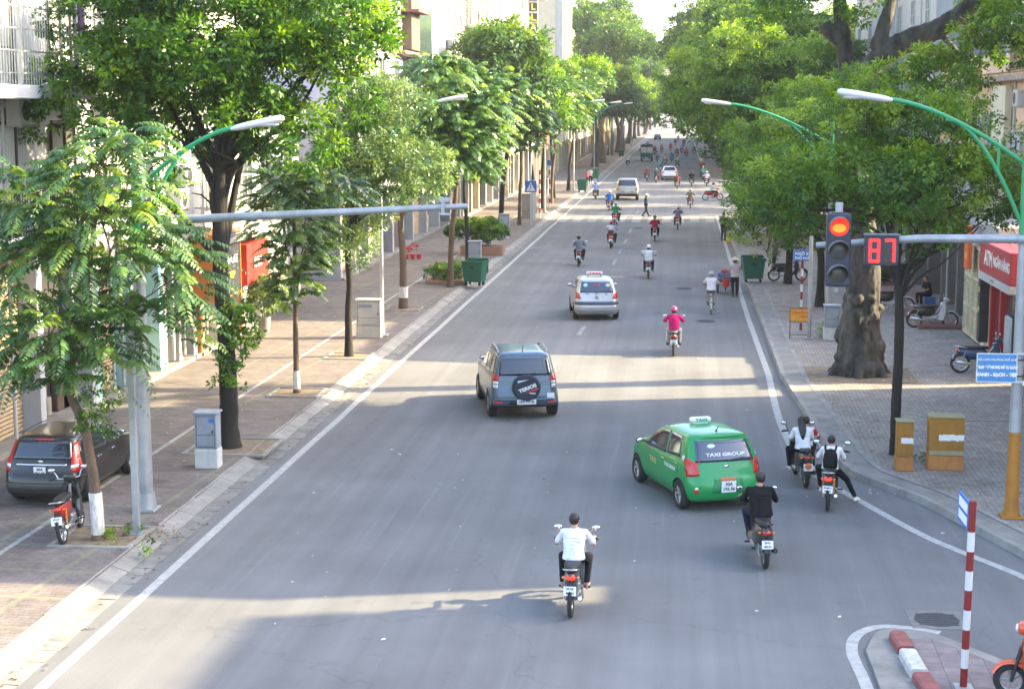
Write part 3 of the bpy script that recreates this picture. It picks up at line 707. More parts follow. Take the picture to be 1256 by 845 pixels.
for k, z in enumerate((9.4, 13.2, 17.0)):
    mb = MB(); mb.box((1.0, -1.6, z-.2), (6.2, -.02, z), b=.02); mb.box((1.0, -1.6, z), (6.2, -1.5, z+.55)); bo = mb.build('balcony', WH, b)
    mb = MB()
    for i in range(14): mb.box((1.02, -1.62, z+.62+i*.20), (6.18, -1.5, z+.70+i*.20))
    for i in range(14): mb.box((1.0, -1.5, z+.62+i*.20), (1.08, -.05, z+.70+i*.20)); 
    for x in (1.0, 3.4, 6.12): mb.box((x, -1.64, z+.55), (x+.08, -1.48, z+3.4))
    mb.build('louvre_screen', mat('cream_louvre', (.52, .44, .33), .7, var=.1), bo)
    mb = MB(); mb.box((2.4, -1.66, z+3.0), (4.6, -1.625, z+3.6)); mb.build('yellow_panel', mat('yellow_panel', (.75, .58, .08), .6), bo)
facade('hotel', 'white building with a vertical sign of yellow letters on black squares', -1, XL, 134, 166, 27, WH, gh=3.6, bays=7, gf=['shutter', 'open', 'door'], gm=[YEL, WSH, CRM], nwin=5, floors=8, balc=(3, 5), skipwin=[(f, 0) for f in range(8)]+[(f, 1) for f in range(8)], D=12)
facade('office_block', 'narrow beige building with pale columns and glass bays beside the far trees', -1, XL, 190, 206, 27, mat('beige_render', (.55, .47, .35), .85, var=.05, grime=.3), gh=3.6, bays=3, gf='open', nwin=2, floors=6, frame=WH, D=12)
b = bpy.data.objects['office_block']
for x in (.1, 5.3, 10.6, 15.3): MB().box((x, -.8, 3.7), (x+.55, -.02, 27.3), b=.03).build('column', WH, b)
facade('garden_wall_building', 'long low cream walled building past the striped posts', -1, XL+.3, 166, 190, 6.2, CRM, gh=3.6, bays=4, gf='door', gm=CRM, nwin=2, floors=1, D=10)
# hotel letter sign
hr = bpy.data.objects['hotel']; Yh = 137.0; top = PX(655, 2, XL+.9).z
cs = [(ch, PY(653.5, py, 150.0).z) for ch, py in zip('ALLIV', (34.5, 22, 9, -4, -17))]
lx = PY(654, 20, 150.0).x
root = thing('letter_sign', 'vertical blade sign with yellow letters on black squares, high on the white hotel', 'sign', (lx, 150.0, 0))
MB().box((-.42, .02, cs[0][1]-.55), (.42, .12, cs[-1][1]+.6), b=.01).build('board', WH, root)
for zz in (cs[0][1], cs[2][1], cs[4][1]): MB().box((XL-lx, .03, zz-.05), (-.42, .10, zz+.05)).build('bracket', STL, root)
for ch, zz in cs:
    t = MB().box((-.36, -.03, zz-.38), (.36, .018, zz+.38), b=.01).build('letter_tile', mat('black_tile', (.03, .03, .03), .5), root)
    text(ch, .80, YTX, t, (0, -.036, zz), bold=.015)
# wall signs, left
signboard('shop_sign', 'black signboard in an orange frame with yellow and white lettering behind the dark trunk', -1, XL, 47.7, 50.5, 1.95, 3.85, mat('black_sign', (.03, .03, .04), .5), .75, [('KARAOKE', .34, WTXT, .60, .55, 1.1), ('VIP', .30, YTX, .68, .30, 1.4), ('CAFE  BAR', .18, YTX, .5, .09, 1.5)], frame=ORG)
signboard('shop_sign', 'red signboard half hidden by creepers to the right of the dark trunk', -1, XL, 51.6, 54.3, 1.95, 3.3, mat('red_sign', (.36, .03, .022), .5), .7, [('SALE', .45, WTXT, .5, .5, 1.0)])
signboard('shop_sign', 'grey signboard with white letters V and smaller lettering beside the red one', -1, XL, 54.7, 60.4, 2.0, 3.7, mat('grey_sign', (.22, .215, .21), .5), .5, [('VIETTEL', .8, WTXT, .45, .62, 1.2), ('thời trang', .38, WTXT, .6, .22, 1.3)])
signboard('shop_sign', 'small red notice board among the far left tree trunks', -1, XL+3.2, 137, 139.2, 4.2, 5.6, mat('faded_red_sign', (.45, .10, .06), .6), .12, [('PHỞ', .5, WTXT, .5, .7, 1.0), ('BÒ', .5, WTXT, .5, .28, 1.0)])
# ---- right row
facade('corner_building', 'tall unseen building right of the street corner, shaped to shade the road', 1, XR+.2, 31.4, 45.6, 14.5, CRM, gh=3.8, bays=4, gf='shutter', nwin=4, floors=3, D=12)  # never in view; its ends are set to leave the sunlit bands
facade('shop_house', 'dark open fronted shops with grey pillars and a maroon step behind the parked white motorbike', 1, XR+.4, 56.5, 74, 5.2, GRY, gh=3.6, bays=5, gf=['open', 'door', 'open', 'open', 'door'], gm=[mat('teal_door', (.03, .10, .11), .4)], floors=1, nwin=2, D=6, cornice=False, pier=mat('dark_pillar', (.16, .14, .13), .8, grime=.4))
facade('villa', 'old peach coloured house with a corrugated terrace and shaded window on the right', 1, XR+3.0, 55, 82, 8.9, PCH, gh=4.6, bays=4, gf='door', gm=DKI, floors=1, nwin=3, D=9, win='plain', roof='flat')
v = bpy.data.objects['villa']
mb = MB()
for k in range(80):
    x = .2+k*.33; mb.box((x, 2.0, 9.0), (x+.17, 2.05, 12.6)); mb.box((x+.17, 2.03, 9.0), (x+.33, 2.08, 12.6))
mb.build('corrugated_wall', CORR, v)
mb = MB(); mb.sideprism([(1.2, 12.4), (8, 13.6), (8, 13.7), (1.2, 12.5)], 0, 26.8); mb.build('roof', CORT, v)
mb = MB()
for z in (9.5, 9.75, 10.0, 10.25): mb.box((.1, .0, z), (14.0, .05, z+.05))
for k in range(8): mb.box((.1+k*1.98, .0, 9.0), (.16+k*1.98, .05, 10.3))
mb.build('terrace_railing', mat('rusty_iron', (.10, .06, .045), .8, var=.3), v)
for x in (2.2, 8.4): MB().box((x, -.9, 7.3), (x+2.2, -.02, 7.42), b=.02).build('awning', mat('mossy_concrete', (.16, .15, .13), .9, var=.3, grime=.6), v)
MB().box((.0, -.45, 8.55), (27, -.02, 8.75), b=.03).build('ledge', mat('stained_ledge', (.32, .25, .19), .9, var=.2, grime=.7), v)
MB().box((15.0, -.3, 6.0), (17.5, -.02, 8.4), b=.02).build('pilaster', CRM, v)
MB().box((17.8, -.25, 8.95), (23.5, -.02, 9.9), b=.02).build('brick_parapet', BRK, v)
facade('tenement', 'grey and teal clad building behind the big branch on the right', 1, XR+2.6, 82, 98, 14, GRY, gh=4, bays=3, gf='open', floors=3, nwin=3, D=8, frame=WH)
facade('shop_house', 'narrow white house glimpsed between the right hand crowns', 1, XR+1.6, 98, 110, 16, WH, gh=4, bays=2, gf='open', floors=4, nwin=2, D=8)
for k, (a, b_, h_, m_, l_) in enumerate(((176, 196, 13, CRM, 'cream corner building beyond the side street on the right'), (196, 222, 15, WH2, 'white building beyond the side street, hidden by trees'), (222, 260, 13, PCH, 'peach building far up the right side behind the trees'), (260, 330, 14, CRM, 'long cream terrace far up the right side'), (330, 420, 14, WH2, 'long pale terrace near the far end on the right'))):
    facade('terrace_block', l_, 1, XR+.5, a, b_, h_, m_, bays=max(3, int((b_-a)/6)), gf=['open', 'shutter'], nwin=max(3, int((b_-a)/5)), floors=3, D=9)
for k, (a, b_, h_, m_, l_) in enumerate(((206, 232, 17, CRM, 'cream building half hidden by the tall trees on the left'), (232, 262, 15, WH, 'white building deep behind the tall left trees'), (262, 330, 14, YEL, 'ochre terrace far up the left side'), (330, 420, 14, WH2, 'pale terrace near the far end on the left'))):
    facade('terrace_block', l_, -1, XL, a, b_, h_, m_, bays=max(3, int((b_-a)/6)), gf=['open', 'shutter'], nwin=max(3, int((b_-a)/5)), floors=3, D=9)
facade('side_street_shade_block', 'tall unseen block added across the side street to shade the road', 1, 30, 8, 32.6, 18.3, GRY, gh=3.8, bays=4, nwin=4, floors=4, D=12)  # out of view, added to cast shade on the foreground road
b = bpy.data.objects['apartment_block.001']
MB().box((.1, -.8, 10.6), (2.8, -.02, 13.9), b=.02).build('boarded_balcony', BWD, b)
MB().box((2.85, -.75, 10.2), (7.5, -.02, 15.5), b=.02).build('glass_bay', mat('green_grey_glass', (.06, .09, .085), .15, coat=.5), b)
MB().box((-.5, -1.3, 12.55), (2.83, -.02, 12.7), b=.02).build('awning', mat('dark_red_awning', (.16, .07, .06), .7), b)
MB().box((-2.6, -.9, 10.3), (2.8, -.02, 10.5), b=.02).build('ledge', mat('red_brown_ledge', (.20, .09, .07), .7), b)
facade('rear_shade_block', 'tall unseen block added behind the right hand houses to shade the left pavement', 1, 21.5, 66, 88.3, 19, CRM, bays=4, nwin=4, floors=4, D=9)  # unseen pair added to shade the left pavement, with a gap for sun
facade('rear_shade_block', 'second tall unseen block, added farther behind to shade the left pavement', 1, 21.5, 90, 120, 19, WH2, bays=4, nwin=4, floors=4, D=9)
facade('sunblocker', 'lower annex added unseen on the street corner to cut off the sun streak', 1, 17.5, 27.9, 31.35, 8.9, GRY, gh=3.6, bays=1, nwin=1, floors=2, D=3)  # unseen low volume added to stop the sun streak short on the right
AC = mat('air_conditioner_case', (.42, .42, .40), .5, var=.05, grime=.3)
rk = random.Random(77)
for nm in ('townhouse', 'shop_house', 'shop_house.001', 'shop_house.002', 'apartment_block', 'apartment_block.001', 'apartment_block.002', 'hotel', 'office_block', 'villa', 'tenement', 'shop_house.003', 'shop_house.004'):
    r_ = bpy.data.objects.get(nm)
    if not r_: continue
    wl_ = [c for c in r_.children if c.name.startswith('wall')][0]; W = max(v.co.x for v in wl_.data.vertices); H_ = max(v.co.z for v in wl_.data.vertices)
    for k in range(int(W*.35)+2):
        x = rk.uniform(.3, max(.5, W-1.2)); z = 4.2+rk.random()*(H_-5.5); mb = MB(); mb.box((x, -.42, z), (x+.85, -.08, z+.6), b=.02); mb.box((x+.05, -.40, z-.05), (x+.09, -.0, z)); mb.box((x+.76, -.40, z-.05), (x+.80, -.0, z)); a_ = mb.build('air_conditioner', AC, r_)
        mb = MB(); mb.cyl((x+.34, -.425, z+.3), (x+.34, -.415, z+.3), .22, 16); mb.build('fan_grille', DKI, a_)
    for k in range(2): x = rk.uniform(.1, W-.2); MB().tube([(x, -.06, .3), (x, -.06, H_-.3)], .045, 6).build('drain_pipe', AC, r_)
# ATM kiosk and the slatted shutter house
k_ = thing('atm_kiosk', 'red and grey cash machine kiosk under a red ATM sign at the right edge', 'kiosk', (XR, 51.2, SW), R(-90))
RD = mat('kiosk_red', (.42, .025, .03), .35, var=.05, coat=.3)
mb = MB(); mb.box((0, .3, 0), (4.6, 2.6, 2.75)); mb.build('wall', mat('kiosk_grey', (.30, .31, .33), .6), k_)
for x in (.0, 1.45, 4.4): MB().box((x, .0, 0), (x+.2, .32, 2.4), b=.01).build('pillar', RD, k_)
MB().box((.2, .18, .1), (1.45, .2, 2.3)).build('glass_door', WG, k_); MB().box((1.65, .18, .1), (4.4, .2, 2.3)).build('glass_panel', WG, k_)
MB().box((2.0, .06, .1), (2.9, .17, 1.5), b=.05).build('cash_machine', mat('machine_grey', (.42, .45, .47), .4), k_)
mb = MB(); mb.box((-.05, -.35, 2.62), (4.65, .3, 3.55), b=.02); fs = mb.build('sign_box', mat('sign_maroon', (.36, .03, .045), .45, var=.03), k_)
MB().box((-.05, -.38, 2.38), (4.65, .3, 2.61), b=.01).build('white_band', WH, k_)
text('ATM', .62, WTXT, fs, (1.35, -.357, 3.08), bold=.015); text('24/24', .14, mat('grey_lettering', (.3, .3, .3), .5, var=0), k_, (2.2, -.386, 2.495), sx=1.6)
text('NGÂN HÀNG', .4, WTXT, fs, (3.35, -.357, 3.08), bold=.01)
h = thing('shutter_house', 'small house front with cream slatted folding shutters beside the cash machine kiosk', 'shop front', (XR, 56.4, SW), R(-90))
mb = MB(); mb.box((0, .2, 0), (5.1, 5, 3.9)); mb.build('wall', GRY, h)
SLC = mat('slatted_cream', (.58, .53, .36), .7, var=.06, grime=.3)
for x0 in (.1, 1.75, 3.4):
    mb = MB()
    for k in range(33): mb.box((x0+.06, .08+.02, .15+k*.085), (x0+1.5, .16, .20+k*.085))
    for a in (x0, x0+.75, x0+1.5): mb.box((a, .06, .08), (a+.07, .19, 3.0))
    for z in (.06, 1.0, 2.0, 3.0): mb.box((x0+.07, .05, z), (x0+1.5, .19, z+.09))
    mb.build('folding_shutter', SLC, h)
signboard('shop_sign', 'yellow and black vertical strip sign between the cream shutters and the kiosk', 1, XR, 51.25, 51.6, .5, 3.2, mat('black_sign', (.03, .03, .04), .5), .3, [('SỬA', .15, YTX, .5, .82, 1), ('XE', .2, YTX, .5, .6, 1), ('MÁY', .15, YTX, .5, .38, 1)])
signboard('shop_sign', 'small orange red sign hanging above the cream slatted shutters', 1, XR-.1, 54.0, 54.7, 2.5, 3.9, mat('orange_sign', (.70, .12, .03), .5), .15, [('PHỞ', .25, YTX, .5, .7, 1), ('24', .3, YTX, .5, .3, 1)])
st = MB(); st.box((XR-1.3, 57, SW), (XR+.26, 73.5, SW+.15), b=.02); tag(st.build('shop_step', mat('maroon_tile', (.20, .08, .06), .6, var=.2, vs=5)), 'long maroon tiled step in front of the dark open shops', 'step')
# ================================================================ PEOPLE
SKIN = mat('skin', (.42, .235, .155), .6, var=.06, vs=9)
HAIR = mat('black_hair', (.012, .010, .009), .45, var=.2, vs=40, bump=.4, bs=60, stretch=(8, 8, 1))
def cap(mb, a, b, ra, rb, n=10):
    "tapered capsule"
    a = Vector(a); b = Vector(b); d = b-a
    if d.length < 1e-5: mb.ball(a, ra, n, 6); return
    u = d.normalized(); pts = []; rad = []
    for t in (-.98, -.7, -.35): pts.append(a+u*ra*t); rad.append(ra*math.sqrt(1-t*t))
    pts.append(a); rad.append(ra); pts.append(b); rad.append(rb)
    for t in (.35, .7, .98): pts.append(b+u*rb*t); rad.append(rb*math.sqrt(1-t*t))
    mb.tube(pts, rad, n)
RIDE = dict(pel=(0, -.10, .80), waist=(0, -.08, .93), chest=(0, -.02, 1.09), sh=(0, .0, 1.20), neck=(0, .02, 1.25), head=(0, .07, 1.365),
            el=(.29, .15, .985), wr=(.275, .385, .985), hip=(.085, -.08, .79), knee=(.235, .31, .72), ank=(.19, .10, .33), toe=(.21, .27, .29))
SCOOT = dict(RIDE, knee=(.20, .35, .75), ank=(.13, .30, .34), toe=(.14, .47, .32))
BIKE = dict(pel=(0, -.22, .92), waist=(0, -.19, 1.05), chest=(0, -.13, 1.20), sh=(0, -.10, 1.31), neck=(0, -.08, 1.36), head=(0, -.04, 1.475),
            el=(.27, .08, 1.12), wr=(.22, .28, 1.04), hip=(.085, -.2, .91), knee=(.12, .15, .80), ank=(.11, .02, .38), toe=(.12, .18, .34))
STAND = dict(pel=(0, 0, .84), waist=(0, 0, .98), chest=(0, .01, 1.16), sh=(0, 0, 1.30), neck=(0, .01, 1.36), head=(0, .04, 1.475),
             el=(.23, -.02, 1.06), wr=(.22, .10, .85), hip=(.085, 0, .84), knee=(.09, .04, .46), ank=(.09, 0, .09), toe=(.10, .15, .035))
SIT = dict(pel=(0, 0, .50), waist=(0, 0, .63), chest=(0, .05, .80), sh=(0, .07, .93), neck=(0, .09, .985), head=(0, .13, 1.095),
           el=(.24, .14, .72), wr=(.16, .36, .66), hip=(.085, 0, .50), knee=(.15, .40, .50), ank=(.14, .36, .09), toe=(.15, .5, .035))
def person(label, pose, loc, rz, shirt, trousers, shoes=(.03, .03, .03), head='hair', group=None, lod=0, scale=1.0, sleeve='short', over=None, grip=True, hatcol=None, sandals=False, longhair=False, backpack=None, bulk=1.0):
    "lod 0 near, 1 middle, 2 far.  over: dict of per-side joints such as {'kneeR':(..)}"
    P = {k: Vector(v) for k, v in pose.items()}; over = over or {}
    def J(k, s):
        kk = k+('R' if s > 0 else 'L')
        if kk in over: return Vector(over[kk])
        v = P[k].copy(); v.x *= s; return v
    vox = (.0095, .015, .026)[lod]
    root = thing('person', label, 'person', loc, rz, group); root.scale = (scale,)*3
    def torso(mb, e=0.0, lo=True, hi=True):
        k = bulk
        rings = []
        if lo: rings += [((P['pel']+Vector((0, -.01, -.09))), .09+e, .08+e), ((P['pel']+Vector((0, 0, -.03))), .155*k+e, .115*k+e)]
        rings += [((P['pel']+P['waist'])*.5, .152*k+e, .112*k+e), (P['waist'], .140*k+e, .104*k+e)]
        if hi: rings += [(P['chest'], .165*k+e, .112*k+e), (P['chest'].lerp(P['sh'], .6), .172*k+e, .105*k+e), (P['sh'], .150*k+e, .080+e), (P['neck']+Vector((0, 0, -.01)), .062+e, .058+e)]
        mb.loft(rings, 16)
    # body: one continuous surface
    mb = MB(); torso(mb, -.012)
    cap(mb, P['neck']-Vector((0, 0, .05)), P['head']-Vector((0, .015, .03)), .052, .050)
    H = P['head']; hv = (.077, .092, .104)
    mb.ball(H, hv, 14, 10); mb.ball(H+Vector((0, .028, -.055)), (.052, .058, .058), 12, 8)     # skull and jaw
    mb.ball(H+Vector((0, .098, -.012)), (.013, .018, .022), 8, 6)                               # nose
    for s in (-1, 1):
        mb.ball(H+Vector((s*.074, -.002, -.008)), (.012, .020, .030), 8, 6)                     # ears
        sh = P['sh']+Vector((s*.165*bulk, 0, -.025)); el = J('el', s); wr = J('wr', s)
        cap(mb, P['sh']+Vector((s*.08, 0, -.02)), sh, .055, .052); cap(mb, sh, el, .046, .036); cap(mb, el, wr, .036, .025)
        d = (wr-el).normalized(); palm = wr+d*.055
        cap(mb, wr, palm, .024, .030, 8)
        side = Vector((s, 0, 0)); dn = Vector((0, .25, -1)).normalized()
        for f in range(4):                                                                       # four fingers closing on the grip
            b0 = palm+side*(f-1.5)*.020+d*.018; L_ = (.030, .036, .033, .025)[f]
            k1_ = b0+d*L_+Vector((0, 0, .004)); k2_ = k1_+(dn if grip else d)*L_*.9+(d*.006); k3_ = k2_+((-d*.8+dn*.4).normalized() if grip else dn*.4+d*.6)*L_*.6
            r_ = .0095 if lod == 0 else .011
            cap(mb, b0, k1_, r_, r_, 6); cap(mb, k1_, k2_, r_, r_*.95, 6); cap(mb, k2_, k3_, r_*.95, r_*.85, 6)
        t0 = palm-side*.026-d*.02; cap(mb, t0, t0-side*.016+d*.03+dn*.012, .0115, .0105, 6); cap(mb, t0-side*.016+d*.03+dn*.012, t0-side*.002+d*.045+dn*.035, .0105, .009, 6)
        hp = J('hip', s); kn = J('knee', s); an = J('ank', s); to = J('toe', s)
        cap(mb, hp, kn, .074, .050); cap(mb, kn, an, .050, .032)
        fd = (to-an); fd.z = 0; cap(mb, an-Vector((0, 0, .03)), to, .030, .026); cap(mb, an-Vector((0, .02, .05)), an-Vector((0, 0, .03)), .028, .03)
    linkmesh('body', remeshed(mb, 'body', SKIN, vox, 2), root)
    if lod < 2 :
        fm = MB()
        for s in (-1, 1): fm.ball(H+Vector((s*.028, .0845, .008)), (.012, .006, .006), 8, 5, 0); fm.box(H+Vector((s*.028-.016, .083, .024)), H+Vector((s*.028+.016, .092, .029)), 0)
        fm.ball(H+Vector((0, .082, -.062)), (.022, .008, .006), 8, 5, 1)
        fm.build('face', [HAIR, mat('lips', (.30, .11, .09), .5, var=0)], root)
    # shirt
    sm_ = cloth('shirt_%02x%02x%02x' % tuple(int(c*255) for c in shirt), shirt); tm_ = cloth('trousers_%02x%02x%02x' % tuple(int(c*255) for c in trousers), trousers)
    mb = MB(); rr_ = random.Random(sum(map(ord, label))); e = .010
    k = bulk
    rings = [(P['pel']+Vector((0, -.005, -.015)), .172*k+e, .132*k+e), ((P['pel']+P['waist'])*.5, .158*k+e, .124*k+e), (P['waist'], .150*k+e, .112*k+e),
             (P['chest'], .168*k+e, .116*k+e), (P['chest'].lerp(P['sh'], .6), .176*k+e, .110*k+e), (P['sh']+Vector((0, 0, .005)), .148*k+e, .080+e), (P['neck']+Vector((0, 0, .0)), .060+e, .056+e)]
    mb.loft(rings, 18)
    for s in (-1, 1):
        sh = P['sh']+Vector((s*.165*bulk, 0, -.025)); el = J('el', s); wr = J('wr', s)
        cap(mb, P['sh']+Vector((s*.07, 0, -.025)), sh, .066, .066)
        if sleeve == 'short': cap(mb, sh, sh.lerp(el, .72), .063, .060)
        elif sleeve == 'long': cap(mb, sh, el, .063, .051); cap(mb, el, el.lerp(wr, .93), .051, .038)
    for i in range(7 if lod == 0 else 0):                                                        # folds
        z = P['pel'].z+.02+i*.05; a = rr_.uniform(-.1, .1); c = P['pel'].lerp(P['chest'], min(1, i/6))
        mb.tube([(c.x-.12, c.y-.118*k+.02, z+a*.2), (c.x+a, c.y-.128*k, z+.012), (c.x+.12, c.y-.118*k+.02, z-a*.2)], [.004, .010, .004], 6)
    linkmesh('shirt', remeshed(mb, 'shirt', sm_, vox, 2), root)
    mb = MB(); torso(mb, .008, True, False)
    for s in (-1, 1):
        hp = J('hip', s); kn = J('knee', s); an = J('ank', s)
        cap(mb, hp, kn, .090, .064); cap(mb, kn, kn.lerp(an, .9), .064, .047)
    linkmesh('trousers', remeshed(mb, 'trousers', tm_, vox, 2), root)
    if not sandals:
        for s in (-1, 1):
            an = J('ank', s); to = J('toe', s); mb = MB()
            cap(mb, an-Vector((0, .0, .03)), to, .042, .038, 8); mb.ball(an-Vector((0, .02, .045)), (.04, .05, .045), 10, 6)
            linkmesh('shoe', mb.mesh('shoe', mat('shoe_%02x%02x%02x' % tuple(int(c*255) for c in shoes), shoes, .6)), root)
    # head wear
    if head in ('hair', 'longhair') or longhair:
        mb = MB(); mb.ball(H+Vector((0, -.012, .022)), (.086, .097, .096), 16, 10); mb.ball(H+Vector((0, -.040, -.012)), (.076, .062, .062), 14, 8)
        cutz = H+Vector((0, .06, -.01))
        me = remeshed(mb, 'hair', HAIR, .011, 2)
        bm = bmesh.new(); bm.from_mesh(me)
        bmesh.ops.delete(bm, geom=[v for v in bm.verts if (v.co.y > H.y+.035 and v.co.z < H.z+.045)], context='VERTS'); bm.to_mesh(me); bm.free()
        hr = linkmesh('hair', me, root)
        if longhair:
            mb = MB(); mb.loft([((H.x, P['chest'].y-.15, P['chest'].z-.12), .02, .015), ((H.x, P['chest'].y-.145, P['chest'].z), .06, .03), ((H.x, P['sh'].y-.11, P['sh'].z), .088, .05), ((H.x, H.y-.09, H.z-.05), .090, .06), ((H.x, H.y-.06, H.z+.03), .06, .05)], 12)
            linkmesh('hair', remeshed(mb, 'hair', HAIR, .012, 2), root)
    elif head == 'helmet':
        hm = mat('helmet_%02x%02x%02x' % tuple(int(c*255) for c in hatcol), hatcol, .25, var=.03, coat=.5)
        mb = MB(); mb.ball(H+Vector((0, -.008, .02)), (.112, .130, .125), 20, 10, z0=-.25); h_ = mb.build('helmet', hm, root)
        mb = MB(); mb.ball(H+Vector((0, .105, .035)), (.085, .075, .018), 14, 6); mb.build('visor', mat('dark_plastic', (.02, .02, .022), .4), h_)
        mb = MB(); mb.ball(H+Vector((0, -.03, -.045)), (.080, .068, .06), 12, 8); linkmesh('hair', mb.mesh('hair', HAIR), root)
    elif head == 'conical':
        mb = MB(); mb.loft([((H.x, H.y, H.z+.045), .225, .225), ((H.x, H.y, H.z+.05), .222, .222), ((H.x, H.y, H.z+.12), .11, .11), ((H.x, H.y, H.z+.18), .012, .012)], 24)
        mb.build('hat', mat('palm_leaf_hat', (.56, .46, .30), .8, var=.08, vs=30, bump=.3), root)
        mb = MB(); mb.ball(H+Vector((0, -.02, -.01)), (.082, .085, .09), 12, 8); linkmesh('hair', mb.mesh('hair', HAIR), root)
    elif head == 'bucket':
        hm = cloth('hat_cloth', hatcol); mb = MB()
        mb.loft([((H.x, H.y, H.z+.01), .155, .165), ((H.x, H.y, H.z+.04), .10, .115), ((H.x, H.y, H.z+.10), .092, .105), ((H.x, H.y, H.z+.125), .07, .08), ((H.x, H.y, H.z+.13), .02, .02)], 18)
        mb.build('hat', hm, root)
    if backpack:
        c = P['chest'].lerp(P['waist'], .45)+Vector((0, -.20, .0)); mb = MB()
        mb.loft([((c.x, c.y+.02, c.z-.19), .12, .05), ((c.x, c.y, c.z-.17), .15, .085), ((c.x, c.y-.01, c.z-.02), .155, .10), ((c.x, c.y, c.z+.12), .135, .085), ((c.x, c.y+.03, c.z+.20), .08, .05), ((c.x, c.y+.04, c.z+.215), .02, .02)], 16)
        bp = mb.build('backpack', cloth('backpack_cloth', backpack), root)
        for s in (-1, 1):
            mb = MB(); sp = P['sh']
            mb.tube([(s*.09, c.y+.07, c.z+.14), (s*.105, sp.y-.09, sp.z+.0), (s*.115, sp.y, sp.z+.055), (s*.115, sp.y+.10, sp.z-.01), (s*.12, c.y+.33, c.z)], [.022]*5, 8, flat=.5)
            mb.build('strap', MATS['backpack_cloth'], bp)
        mb = MB(); mb.box((c.x-.10, c.y-.115, c.z-.14), (c.x+.10, c.y-.09, c.z-.0), b=.02); mb.build('pocket', MATS['backpack_cloth'], bp)
    return root
# ================================================================ CARS
GLS = glassy('car_glass', (.022, .028, .040), .05)
GLSB = glassy('blue_tinted_glass', (.030, .045, .085), .05)
CLRL = mat('clear_lens', (.70, .70, .68), .12, .2, var=0, coat=.5)
TRIM = mat('bumper_plastic', (.030, .031, .034), .6, var=.12, vs=6)
WELL = mat('wheel_well', (.008, .008, .008), .95, var=0)
ALLOY = mat('alloy_rim', (.42, .42, .43), .3, .8, var=.1, vs=6)
def catmull(rows, sub):
    out = []
    for i in range(len(rows)-1):
        a, b, c, d = rows[max(i-1, 0)], rows[i], rows[i+1], rows[min(i+2, len(rows)-1)]
        for j in range(sub):
            t = j/sub
            out.append([.5*((2*q)+(r-p)*t+(2*p-5*q+4*r-s_)*t*t+(3*q-p-3*r+s_)*t**3)*1.0 for p, q, r, s_ in zip(a, b, c, d)])
    out.append(list(rows[-1])); return out
